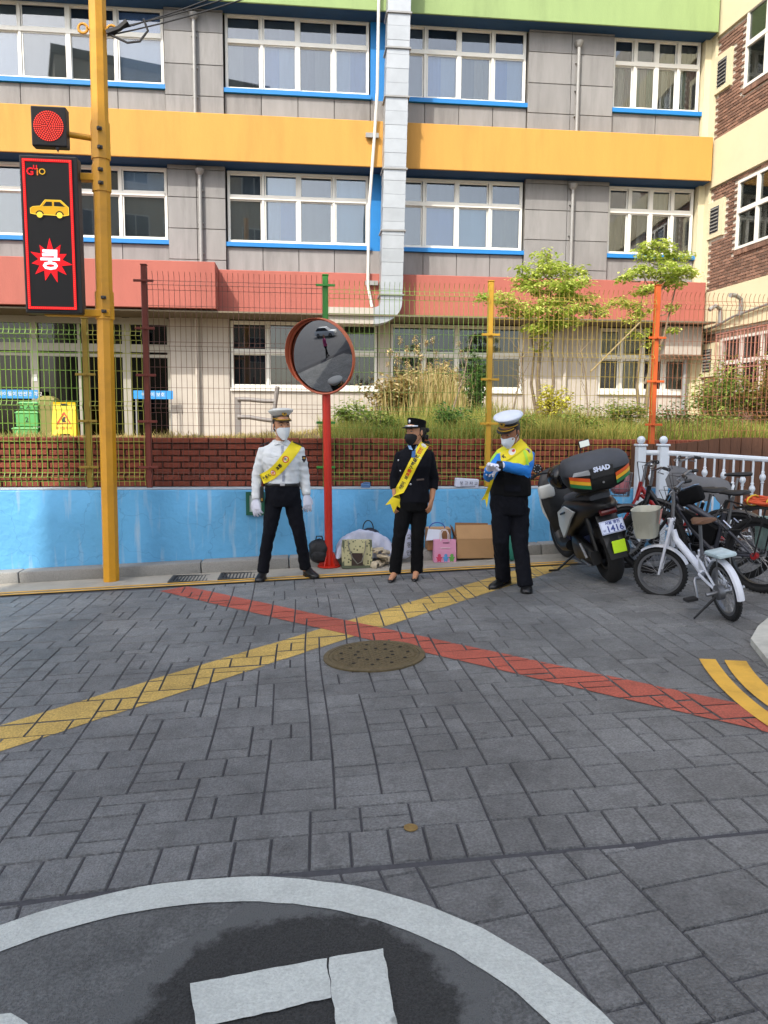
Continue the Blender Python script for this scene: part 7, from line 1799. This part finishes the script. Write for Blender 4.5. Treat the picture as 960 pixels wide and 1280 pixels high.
# grey bicycle under a saddle cloth at the back
RpD = Vector((4.75, 7.45, gz(4.75)))
t4, M4, S5 = bike('dark bicycle with a grey cloth cover over its frame at the back of the row', RpD, math.atan2(.62, -.95), R_(2), .32, 1.08, m_bk, .05, 28,
    [([(.86, 0, .84), (.46, 0, .70)], .024, 0), ([(.87, 0, .78), (.44, 0, .30)], .026, 0), ([(.44, 0, .30), (.32, 0, .76)], .018, 0), ([(.86, 0, .90), (.89, 0, .70)], .024, 0), ([(.44, .04, .30), (0, .07, .32)], .011, 0), ([(.44, -.04, .30), (0, -.07, .32)], .011, 0), ([(.34, .03, .66), (0, .07, .32)], .010, 0), ([(.34, -.03, .66), (0, -.07, .32)], .010, 0)],
    (.93, 1.06), .30, (.26, .92), m_sadb, steer=-.25, rim=m_bk, bb=(.44, .30))
b = MB(); rr = []
for i in range(13):
    u = i/12; x = .95-.62*u; zt = 1.00-.16*u+.02*math.sin(u*9); ring = []
    for j in range(9):
        q = (j-4)/4; ring.append(M4 @ Vector((x+.02*math.sin(j*2+i), .10*math.tanh(q*2)+.015*math.sin(i*1.3+j), zt-abs(q)**1.4*(.22+.05*math.sin(i*1.9)))))
    rr.append(ring)
vs = [p for r in rr for p in r]; b.add(vs+[p+Vector((0, 0, -.006)) for p in vs], [f for i in range(12) for j in range(8) for a in [i*9+j] for f in ((a, a+1, a+10, a+9), (117+a, 117+a+9, 117+a+10, 117+a+1))])
b.build('cover_cloth', mat('grey_cover_cloth', '5c5d60', .85, var=.12, scale=8), t4, smooth=70)
# grey pannier hanging low on the black bicycle's far side
b = MB(); b.bbox((-.02, -.17, .50), (.30, .12, .30), .03, M=M2); b.build('pannier', mat('mint_patterned_pannier', '7f9a94', .7, var=.35, scale=18), t2, smooth=40)
# ================================================================== THINGS LEFT AT THE FOOT OF THE WALL
def gzp(px, Y, h=0): p = PY(px, 690, Y); return Vector((p.x, Y, gz(p.x)+h))
KZ = .126                                            # top of the kerb above the street
def pillow(c, sx, sy, sz, rz=0, amp=.15, seed=0, n=18, m=12, pw=2.6, tilt=0):
    """soft bag body as rings"""
    rr = []; Rz = Matrix.Rotation(rz, 3, 'Z') @ Matrix.Rotation(tilt, 3, 'X')
    for i in range(m+1):
        t = -1+2*i/m; e = max(.02, (1-abs(t)**pw))**(1/pw); ring = []
        for j in range(n):
            a = 2*math.pi*j/n; ca, sa = math.cos(a), math.sin(a); k = 1+amp*noise.noise((ca*1.6+seed, sa*1.6, t*1.8+seed))
            v = Vector((sx*e*k*math.copysign(abs(ca)**.7, ca), sy*e*k*math.copysign(abs(sa)**.7, sa), sz*(t*.5+.5)*(1+.5*amp*noise.noise((ca*2, sa*2, seed+7)))))
            ring.append(Vector(c)+Rz @ v)
        rr.append(ring)
    return rr
m_bagb = mat('black_bag_nylon', '101013', .6, var=.15, scale=14, bump=.3, bscale=60)
bp_ = gzp(399, 8.66, .05); t = thing('backpack', 'black bag slumped against the kerb left of the mirror post', 'bag', bp_)
b = MB(); b.rings(pillow(bp_, .115, .09, .27, amp=.22, seed=3)); b.build('bag_body', m_bagb, t, smooth=60)
b = MB(); b.rings(pillow(bp_+Vector((.0, -.075, .02)), .085, .035, .13, amp=.15, seed=8)); b.build('front_pocket', m_bagb, t, smooth=60)
b = MB(); b.tube([bp_+Vector(p) for p in ((-.04, -.02, .26), (-.03, -.03, .31), (.03, -.03, .31), (.04, -.02, .26))], .008, 6); b.build('handle', m_bagb, t)
# tote
tp0 = gzp(446, 8.50, .008); t = thing('tote_bag', 'cream patterned tote bag with grey green trim and a dark brown patch', 'bag', tp0)
m_tote = mat('cream_tote_print', 'b9b48c', .8, var=.08, scale=8)
nt = m_tote.node_tree; N = nt.nodes; L = nt.links; bb = N['Principled BSDF']; src = bb.inputs['Base Color'].links[0].from_socket
tc = N.new('ShaderNodeTexCoord'); vo_ = N.new('ShaderNodeTexVoronoi'); vo_.inputs['Scale'].default_value = 26; L.new(tc.outputs['Object'], vo_.inputs['Vector'])
mr_ = N.new('ShaderNodeMapRange'); mr_.inputs['From Min'].default_value = .22; mr_.inputs['From Max'].default_value = .30; L.new(vo_.outputs['Distance'], mr_.inputs[0])
mx = N.new('ShaderNodeMix'); mx.data_type = 'RGBA'; mx.inputs['A'].default_value = (*srgb('4f5640'), 1); L.new(mr_.outputs[0], mx.inputs['Factor']); L.new(src, mx.inputs['B']); L.new(mx.outputs['Result'], bb.inputs['Base Color'])
m_trim = mat('grey_green_trim', '5d6450', .8, var=.1); m_brn = mat('dark_brown_leather', '33221a', .5, var=.2)
b = MB(); b.rings([[tp0+Vector((x*s, y*q, z)) for x, y in ((-.17, -.07), (.17, -.07), (.17, .07), (-.17, .07))] for z, s, q in ((0, .95, 1), (.10, 1.0, 1), (.22, 1.0, .8), (.31, .96, .5))]); b.build('bag_body', m_tote, t)
for s in (-1, 1): b = MB(); b.prism([tp0+Vector(p) for p in ((s*.172, -.072, 0), (s*.145, -.074, 0), (s*.140, -.045, .31), (s*.166, -.040, .312))], (0, -.004, 0)); b.build('side_trim', m_trim, t)
b = MB(); b.bx(tp0+Vector((-.165, -.079, .0)), tp0+Vector((.165, -.0745, .03))); b.build('bottom_trim', m_trim, t)
b = MB(); b.prism([tp0+Vector(p) for p in ((-.065, -.076, .03), (.065, -.076, .03), (.06, -.070, .17), (-.06, -.070, .17))], (0, -.006, 0)); b.build('brown_patch', m_brn, t)
for y in (-.075,):
    b = MB(); b.tube([tp0+Vector(p) for p in ((-.10, -.045, .30), (-.095, -.075, .24), (-.06, -.10, .13), (.0, -.11, .055), (.05, -.105, .08), (.085, -.085, .2), (.095, -.05, .30))], .014, 6, flat=.4); b.build('handle', mat('grey_strap', '7c7b72', .7, var=.1), t, smooth=50)
# white cloth bundle behind
cb = gzp(452, 8.68, .13); t = thing('cloth_bundle', 'crumpled white sheet draped over bags behind the tote', 'cloth', cb)
m_sheet = mat('white_sheet', 'b9bed2', .75, var=.06, scale=6, bump=.2, bscale=30)
b = MB(); vs = []; nx, ny = 44, 20
for j in range(ny+1):
    for i in range(nx+1):
        u = i/nx; v = j/ny; x = -.30+.70*u; hgt = .31*(math.sin(math.pi*min(1, u*1.02+.0))**.35)*(1-.25*abs(u-.4)); w = v
        y = -.14+.24*w; z = hgt*min(1, w*3.2)**.8*(1-.12*max(0, w-.6))
        z += .022*noise.noise((x*11, y*9, 1))+.012*noise.noise((x*24, y*20, 5)); y += .025*noise.noise((x*9, z*12, 3))+.014*math.sin(x*50+z*12)*(1-w)
        vs.append(cb+Vector((x, y, z-.03)))
b.add(vs, [(j*(nx+1)+i, j*(nx+1)+i+1, (j+1)*(nx+1)+i+1, (j+1)*(nx+1)+i) for j in range(ny) for i in range(nx)]); b.build('sheet', m_sheet, t, smooth=80)
nb2 = gzp(462, 8.74, .13); b = MB(); b.rings(pillow(nb2, .12, .07, .28, amp=.08, seed=5)); t2b = thing('navy_bag', 'dark navy bag with a thin looped handle under the white sheet', 'bag', nb2); b.build('bag_body', mat('navy_nylon', '141a2c', .6, var=.1), t2b, smooth=60)
b = MB(); b.tube([nb2+Vector((.06*math.cos(a)-.02, -.02, .27+.10*math.sin(a))) for a in [math.pi*i/12 for i in range(13)]], .006, 6); b.build('handle', m_bagb, t2b, smooth=50)
# white cloth with dark print right of the woman
wb3 = gzp(505, 8.62, .05); t = thing('banner_roll', 'white printed banner cloth bunched beside the woman', 'cloth', wb3)
b = MB(); b.rings(pillow(wb3, .10, .07, .36, amp=.25, seed=11)); b.build('cloth', m_sheet, t, smooth=70)
for q, (dx, dz, body) in enumerate(((.045, .26, '교'), (.05, .17, '통'), (.045, .08, '안'))):
    text(body, .07, frame(wb3+Vector((dx, -.088, dz)), (1, .3, .1), (0, 0, 1)), m_txt, t)
# glove bundle
gb = gzp(478, 8.50, .01); t = thing('glove_bundle', 'heap of cream work gloves lying beside the tote bag', 'gloves', gb); rgl = random.Random(4)
m_wg = mat('cream_knit', 'b5a992', .9, var=.15, scale=40, bump=.4, bscale=150)
for q in range(6):
    c = gb+Vector((rgl.uniform(-.06, .08), rgl.uniform(-.04, .03), .01+.035*q)); a = rgl.uniform(0, 6.28); b = MB(); M = Matrix.Translation(c) @ Matrix.Rotation(a, 4, 'Z') @ Matrix.Rotation(R_(80)+rgl.uniform(-.3, .3), 4, 'X'); hand_geo(b, M, (.5, .6, .5), .06, 1, fat=.002); me = remesh(b, .006, 2, name='work_glove'); put('work_glove', me, m_wg, t)
# brown box and white paper
m_card = mat('cardboard', 'a8845c', .85, var=.07, scale=6, bump=.1, bscale=50, dirt=.12); m_card2 = mat('darker_cardboard', '86613f', .85, var=.1, scale=6)
c = gzp(547, 8.72, KZ); t = thing('cardboard_box', 'smaller brown carton behind the pink shopping bag', 'box', c)
b = MB(); b.bbox(c+Vector((0, 0, .125)), (.27, .2, .25), .005, seg=1); b.build('carton', m_card2, t); b = MB(); b.box(c+Vector((0, -.02, .253)), (.26, .13, .004), rx=.05); b.build('flap', m_card, t)
b = MB(); b.prism([c+Vector(p) for p in ((-.16, -.13, .12), (.03, -.125, .13), (.02, -.10, .24), (-.13, -.10, .25))], (0, .003, 0)); o = b.build('paper_sheet', mat('white_paper', 'c3cbd8', .7, var=.03)); tag(o, 'white paper sheet leaning on the smaller brown carton', 'paper')
b = MB(); b.tube([c+Vector((-.02+.09*math.cos(a), -.06, .25+.07*math.sin(a))) for a in [math.pi*i/10 for i in range(11)]], .006, 6); o = b.build('blue_strap', mat('blue_strap', '2c4fa0', .6)); tag(o, 'thin blue strap loop on top of the smaller carton', 'strap')
# pink paper bag
pk0 = gzp(555.5, 8.55, .006); t = thing('paper_bag', 'pink paper shopping bag with white handles and coloured printed figures', 'bag', pk0)
m_pink = mat('pink_paper', 'c98aa8', .6, var=.04); m_ph = mat('white_cord', 'd0c9c8', .6)
b = MB(); b.rings([[pk0+Vector((x, y*q, z)) for x, y in ((-.125, -.06), (.125, -.06), (.125, .06), (-.125, .06))] for z, q in ((0, 1), (.12, .9), (.255, .55))]); b.build('bag_body', m_pink, t)
for y in (-.038, .036):
    b = MB(); b.tube([pk0+Vector(p) for p in ((-.05, y, .24), (-.048, y-.005, .32), (-.03, y-.008, .365), (.02, y-.008, .365), (.042, y-.005, .32), (.045, y, .24))], .005, 6); b.build('handle', m_ph, t, smooth=50)
for dx, cc in ((-.07, 'c2395c'), (.005, '4f8fc4'), (.075, '5f9f4a')):
    mm_ = mat('bag_print_'+cc, cc, .6, var=0); b = MB(); q = pk0+Vector((dx, -.0625, .045))
    b.ball(q, .026, 10, sc=(1, .08, 1.15)); b.ball(q+Vector((0, 0, .036)), .019, 10, sc=(1, .08, 1))
    for s in (-1, 1): b.ball(q+Vector((s*.026, 0, .012)), .010, 8, sc=(1.2, .1, .7)); b.ball(q+Vector((s*.013, 0, -.028)), .011, 8, sc=(.8, .1, 1))
    b.build('printed_figure', mm_, t, kind='stuff')
text('BREAD', .024, frame(pk0+Vector((.0, -.0415, .222)), (1, 0, 0), (0, .12, 1)), mat('bag_ink', '5a2f48', .6), t) if False else None
b = MB(); b.box(pk0+Vector((.01, -.0425, .222)), (.075, .003, .010)); b.build('print_line', mat('bag_ink', '5a2f48', .6), t); b = MB(); b.box(pk0+Vector((.0, -.054, .165)), (.11, .003, .006)); b.build('print_line', m_ph, t)
# big carton
c = gzp(592, 8.62, .03); t = thing('cardboard_box', 'large open cardboard carton against the blue wall', 'box', c, 0)
b = MB(); b.bx(c+Vector((-.215, -.10, 0)), c+Vector((.215, .14, .22))); b.build('carton', m_card, t)
b = MB(); b.prism([c+Vector(p) for p in ((-.215, -.094, .223), (.213, -.094, .223), (.205, -.03, .375), (-.22, -.03, .372))], (0, .005, 0)); b.build('flap', m_card, t)
b = MB(); b.prism([c+Vector(p) for p in ((-.217, -.09, .223), (-.215, .13, .223), (-.26, .12, .36), (-.265, -.05, .355))], (.005, 0, 0)); b.build('flap', m_card2, t)
b = MB(); b.prism([c+Vector(p) for p in ((-.20, .135, .223), (.21, .135, .223), (.2, .16, .37), (-.19, .16, .38))], (0, .005, 0)); b.build('flap', m_card2, t)
# teal bag behind the officer
c = gzp(640, 8.35, .01); b = MB(); b.rings(pillow(c, .06, .05, .30, amp=.1, seed=2)); o = b.build('teal_bag', mat('teal_plastic', '1c6f62', .4, var=.1), smooth=60); tag(o, 'narrow teal bag seen between the legs of the white capped officer', 'bag')
# on the wall top
c = PY(583, 607, 8.98); c.z = WT+.016; t = thing('paper_box', 'small white printed paper box lying on top of the blue wall', 'box', c)
b = MB(); b.bbox(c+Vector((0, 0, .052)), (.27, .14, .10), .004, seg=1, ry=R_(3), rz=R_(-4)); b.build('box_body', mat('white_box_card', 'bfc6d8', .6, var=.04), t)
text('보 고 저 교', .048, frame(c+Vector((.01, -.079, .050)), (1, -.07, -.05), (0, 0, 1)), mat('grey_ink', '3c4254', .6), t); b = MB(); b.box(c+Vector((.0, -.078, .018)), (.18, .002, .006), rz=R_(-4)); b.build('print_line', MATS['grey_ink'], t)
c = PY(457, 608, 8.98); c.z = WT+.016; t = thing('plastic_tray', 'small blue plastic cap left on the wall behind the woman', 'tray', c)
b = MB(); b.rings([[c+Vector((sx*.055*s, sy*.035*s, z)) for sx, sy in ((-1, -1), (1, -1), (1, 1), (-1, 1))] for z, s in ((0, .9), (.035, 1.0), (.05, .8))]); b.build('cap', mat('blue_grey_plastic', '4a6f9c', .5), t); b = MB(); b.tube([c+Vector((-.03, -.02, .05)), c+Vector((.0, -.03, .06)), c+Vector((.05, -.02, .052))], .008, 6); b.build('lip', MATS['blue_grey_plastic'], t)
# framed sign on the wall
x0, x1 = PY(307.5, 630, 8.88).x, PY(331, 630, 8.88).x; z0, z1 = PY(307, 644, 8.88).z, PY(307, 615, 8.88).z
t = thing('wall_sign', 'white notice in a dark green frame on the blue wall behind the left officer', 'sign', (x0, 8.89, z0))
b = MB(); b.bx((x0+.04, 8.876, z0+.04), (x1-.04, 8.884, z1-.04)); b.build('panel', mat('sign_white', 'b9c8c6', .6, var=.03), t)
b = MB()
for a, c_ in (((x0, z0), (x1, z0+.04)), ((x0, z1-.04), (x1, z1)), ((x0, z0+.04), (x0+.04, z1-.04)), ((x1-.04, z0+.04), (x1, z1-.04))): b.bx((a[0], 8.865, a[1]), (c_[0], 8.89, c_[1]))
b.build('frame', mat('dark_green_frame', '14543f', .5, var=.05), t)

# ================================================================== YARD THINGS BY THE ENTRANCE
m_gbox = mat('green_crate_plastic', '4f9a52', .5, var=.08, scale=6); m_binb = mat('brown_bin_plastic', '7a7440', .6, var=.1); m_wf = mat('yellow_sign_plastic', 'd9b414', .45, var=.04)
yb_ = 17.6
def yq(px, py): p = PY(px, py, yb_); return p
base = yz(-6, yb_)-.02
for k, (pa, pb, ya, yb2) in enumerate([(16, 47, 534, 548), (20, 47, 514, 533.5), (24, 47, 502, 513.5)]):
    a = yq(pa, yb2); c = yq(pb, ya); zz0, zz1 = a.z, c.z
    t = thing('storage_crate', ['green storage crate at the bottom of the stack by the entrance', 'green storage crate in the middle of the stack with a scrawl', 'small green storage crate on top of the stack by the entrance'][k], 'crate', (a.x, yb_, zz0), group='green crates stacked by the entrance')
    b = MB(); b.bbox(((a.x+c.x)/2, yb_+.2, (zz0+zz1)/2), (c.x-a.x, .4, zz1-zz0-.006), .02); b.build('crate_body', m_gbox, t); b = MB(); b.bbox(((a.x+c.x)/2, yb_+.2, zz1-.035), (c.x-a.x+.03, .43, .03), .008); b.build('rim', m_gbox, t)
    if k: text(['', '2', 'ㅁㅅㄷ'][k], .16, frame(((a.x+c.x)/2, yb_-.006, (zz0+zz1)/2-.02), (1, 0, 0.06), (0, 0, 1)), m_txt, t)
a = yq(49, 548); c = yq(66, 497); t = thing('waste_bin', 'olive brown waste bin between the green crates and the yellow floor sign', 'bin', (a.x, yb_, a.z))
b = MB(); b.rings([[Vector(((a.x+c.x)/2+sx*w, yb_+.2+sy*w, z)) for sx, sy in ((-1, -1), (1, -1), (1, 1), (-1, 1))] for z, w in ((a.z, .13), (c.z-.06, .17))]); b.build('bin_body', m_binb, t); b = MB(); b.rings([[Vector(((a.x+c.x)/2+sx*w, yb_+.2+sy*w, z)) for sx, sy in ((-1, -1), (1, -1), (1, 1), (-1, 1))] for z, w in ((c.z-.056, .185), (c.z-.02, .18), (c.z+.04, .08))]); b.build('lid', m_binb, t)
a = yq(67.5, 545); c = yq(97, 503); t = thing('floor_sign', 'yellow folding wet floor sign with a red warning triangle', 'sign', (a.x, yb_-.2, a.z))
xm = (a.x+c.x)/2
for s, yo in ((1, 0), (-1, .30)):
    b = MB(); b.prism([(a.x, yb_-.2+yo, a.z), (a.x+.10, yb_-.2+yo, a.z), (a.x+.14, yb_-.2+yo, a.z+.05), (c.x-.14, yb_-.2+yo, a.z+.05), (c.x-.10, yb_-.2+yo, a.z), (c.x, yb_-.2+yo, a.z), (c.x-.03, yb_-.06, c.z), (a.x+.03, yb_-.06, c.z)], (0, .02*s, 0)); bo_ = b.build('board', m_wf, t)
sl_ = Vector((0, .14, c.z-a.z)).normalized()
FM = frame((xm, yb_-.206+.07, (a.z+c.z)/2), (1, 0, 0), sl_)
b = MB(); tri = [(-.16, -.11), (.16, -.11), (0, .17)]; inn = [(-.115, -.085), (.115, -.085), (0, .115)]; b.add([FM @ Vector((x, y, .006)) for x, y in tri+inn], [(i, (i+1) % 3, 3+(i+1) % 3, 3+i) for i in range(3)]); b.build('warning_triangle', m_txr, t)
b = MB(); b.add([FM @ Vector(p) for p in ((-.02, -.07, .006), (.05, -.07, .006), (.02, 0, .006), (.04, .04, .006), (0, .06, .006), (-.04, -.01, .006))], [(0, 1, 2, 3, 4, 5)]); b.build('pictogram', m_txt, t)
text('미끄럼주의', .075, FM @ Matrix.Translation((0, -.20, .006)), m_txr, t); b = MB(); b.box((xm, yb_-.075, c.z-.05), (.12, .03, .04)); b.build('grip_hole', m_blk, t)
m_ban = mat('blue_banner_vinyl', '2a86c9', .5, var=.06)
for k, (pa, pb, pz) in enumerate([(-30, 47, 492), (167, 216, 493)]):
    a = PY(pa, pz+5.5, 18.7); c = PY(pb, pz-4.5, 18.7); t = thing('banner', ['long blue printed banner across the left entrance doors', 'short blue printed banner at the right end of the entrance'][k], 'banner', (a.x, 18.7, a.z), group='blue banners at the entrance')
    b = MB(); b.bx((a.x, 18.70, a.z), (c.x, 18.712, c.z)); b.build('banner_sheet', m_ban, t)
    text('아이들이 안전한 학교' if k == 0 else '어린이 보호', .11, frame(((a.x+c.x)/2+(.3 if k == 0 else 0), 18.698, (a.z+c.z)/2), (1, 0, 0), (0, 0, 1)), m_txw, t)
    for xx in (a.x+.05, c.x-.05): b = MB(); b.bx((xx-.015, 18.715, yz(xx, 18.7)-.02), (xx+.015, 18.745, c.z)); b.build('leg', m_pipe, t)
# handrail
m_hr = mat('grey_handrail', '7f7b78', .5, .2, var=.08); hy = 17.5
t = thing('handrail', 'grey metal handrail in front of the white ground floor wall', 'handrail', (PY(297, 548, hy).x, hy, 1.3))
b = MB(); b.bx(PY(294.5, 560, hy), PY(301, 496.5, hy)+Vector((0, .06, 0))); b.build('post', m_hr, t); b = MB(); pA, pB = PY(342, 536, hy), PY(347, 483, hy); b.tube([PY(340.5, 550, hy), PY(342.5, 515, hy), PY(347, 483, hy)], .05, 8); b.build('post', m_hr, t, smooth=50)
for ya_, yb3 in ((499, 501.5), (521, 526)):
    b = MB(); b.tube([PY(297, ya_, hy), PY(312, ya_+.5, hy), PY(330, (ya_+yb3)/2+1, hy), PY(343, yb3, hy)], .048, 8); b.build('rail', m_hr, t, smooth=50)

# ================================================================== ACROSS THE STREET: seen only in the round mirror
pp_ = Vector((-7.2, 4.2, gz(-7.2))); t = thing('person', 'pedestrian in a pink top and black trousers seen in the round mirror', 'person', pp_)
b = MB()
for s in (-1, 1): b.tube([pp_+Vector(p) for p in ((s*.09, 0, .85), (s*.10, -.03+.08*s, .48), (s*.09, .16*s, .06))], [.08, .06, .04], 10); b.tube([pp_+Vector(p) for p in ((s*.17, 0, 1.36), (s*.24, .02, 1.10), (s*.22, -.08, .86))], [.045, .04, .03], 10)
b.rings([ell(pp_+Vector((0, 0, z)), rx, ry) for z, rx, ry in ((.84, .16, .11), (1.0, .14, .1), (1.2, .17, .12), (1.36, .16, .1), (1.42, .06, .06), (1.5, .055, .055))]); HMp = head_frame(pp_+Vector((0, 0, 1.58)), 2.2, 0); head_geo(b, HMp)
put('body', remesh(b, .012, 2), m_skin, t)
b = MB(); b.rings([ell(pp_+Vector((0, 0, z)), rx, ry) for z, rx, ry in ((.86, .20, .15), (1.0, .18, .14), (1.2, .19, .14), (1.38, .17, .11), (1.44, .07, .07))])
for s in (-1, 1): b.tube([pp_+Vector(p) for p in ((s*.17, 0, 1.37), (s*.24, .02, 1.10), (s*.225, -.06, .92))], [.065, .058, .045], 10)
put('pink_top', remesh(b, .014, 2), mat('pink_cloth', 'b8487a', .8), t)
b = MB(); b.rings([ell(pp_+Vector((0, 0, z)), rx, ry) for z, rx, ry in ((.74, .17, .13), (.90, .175, .13))])
for s in (-1, 1): b.tube([pp_+Vector(p) for p in ((s*.09, 0, .85), (s*.10, -.03+.08*s, .48), (s*.09, .16*s, .08))], [.095, .075, .055], 10)
put('trousers', remesh(b, .014, 2), m_blackc, t); b = MB(); hair_cap(b, HMp); b.build('hair', m_hair, t, smooth=60)
for s in (-1, 1): shoe(t, pp_+Vector((s*.09, .16*s+.06, .004)), pp_+Vector((s*.09, .16*s-.18, .004)), m_leath)
cp0 = Vector((-16.5, -1.5, gz(-10))); car = thing('parked_car', 'white compact car parked beyond the street, seen in the round mirror', 'car', cp0, R_(-35))
CM = Matrix.Translation(cp0) @ Matrix.Rotation(R_(-35), 4, 'Z')
def cl(secs, m, name, par=car):
    b = MB(); rr = []
    for z, xa, xb, w in secs: rr.append([CM @ Vector(p) for p in ((xa, -w, z), (xa+.15, -w-.02, z), (xb-.15, -w-.02, z), (xb, -w, z), (xb+.06, 0, z), (xb, w, z), (xb-.15, w+.02, z), (xa+.15, w+.02, z), (xa, w, z), (xa-.06, 0, z))])
    b.rings(rr); return b.build(name, m, par, smooth=35)
cl([(.22, -1.95, 1.95, .80), (.55, -2.05, 2.05, .85), (.85, -2.0, 1.95, .84), (.95, -1.9, 1.3, .80)], mat('white_car_paint', 'd0d2d4', .25, var=.02, coat=.5), 'body'); cl([(.951, -1.8, .95, .76), (1.40, -1.35, .25, .62)], mat('car_glass', '14171a', .05, var=0), 'windows'); cl([(1.401, -1.36, .26, .63), (1.47, -1.2, .1, .56)], MATS['white_car_paint'], 'roof')
for x in (-1.25, 1.25):
    for y in (-.78, .78):
        b = MB(); b.lathe([(.31, -.1), (.31, .1), (.2, .11)], 20, M=CM @ Matrix.Translation((x, y, .31)) @ Matrix.Rotation(R_(90), 4, 'X')); w_ = b.build('wheel', m_tyre, car, smooth=40); b = MB(); b.lathe([(.19, -.112), (.19, .112)], 16, M=CM @ Matrix.Translation((x, y, .31)) @ Matrix.Rotation(R_(90), 4, 'X')); b.build('rim', m_alu, w_, smooth=40)
for y in (-.6, .6): b = MB(); b.bbox((2.02, y, .68), (.08, .30, .14), .03, M=CM); b.build('headlight', mat('headlight_lens', 'b9bec2', .1, var=0), car)
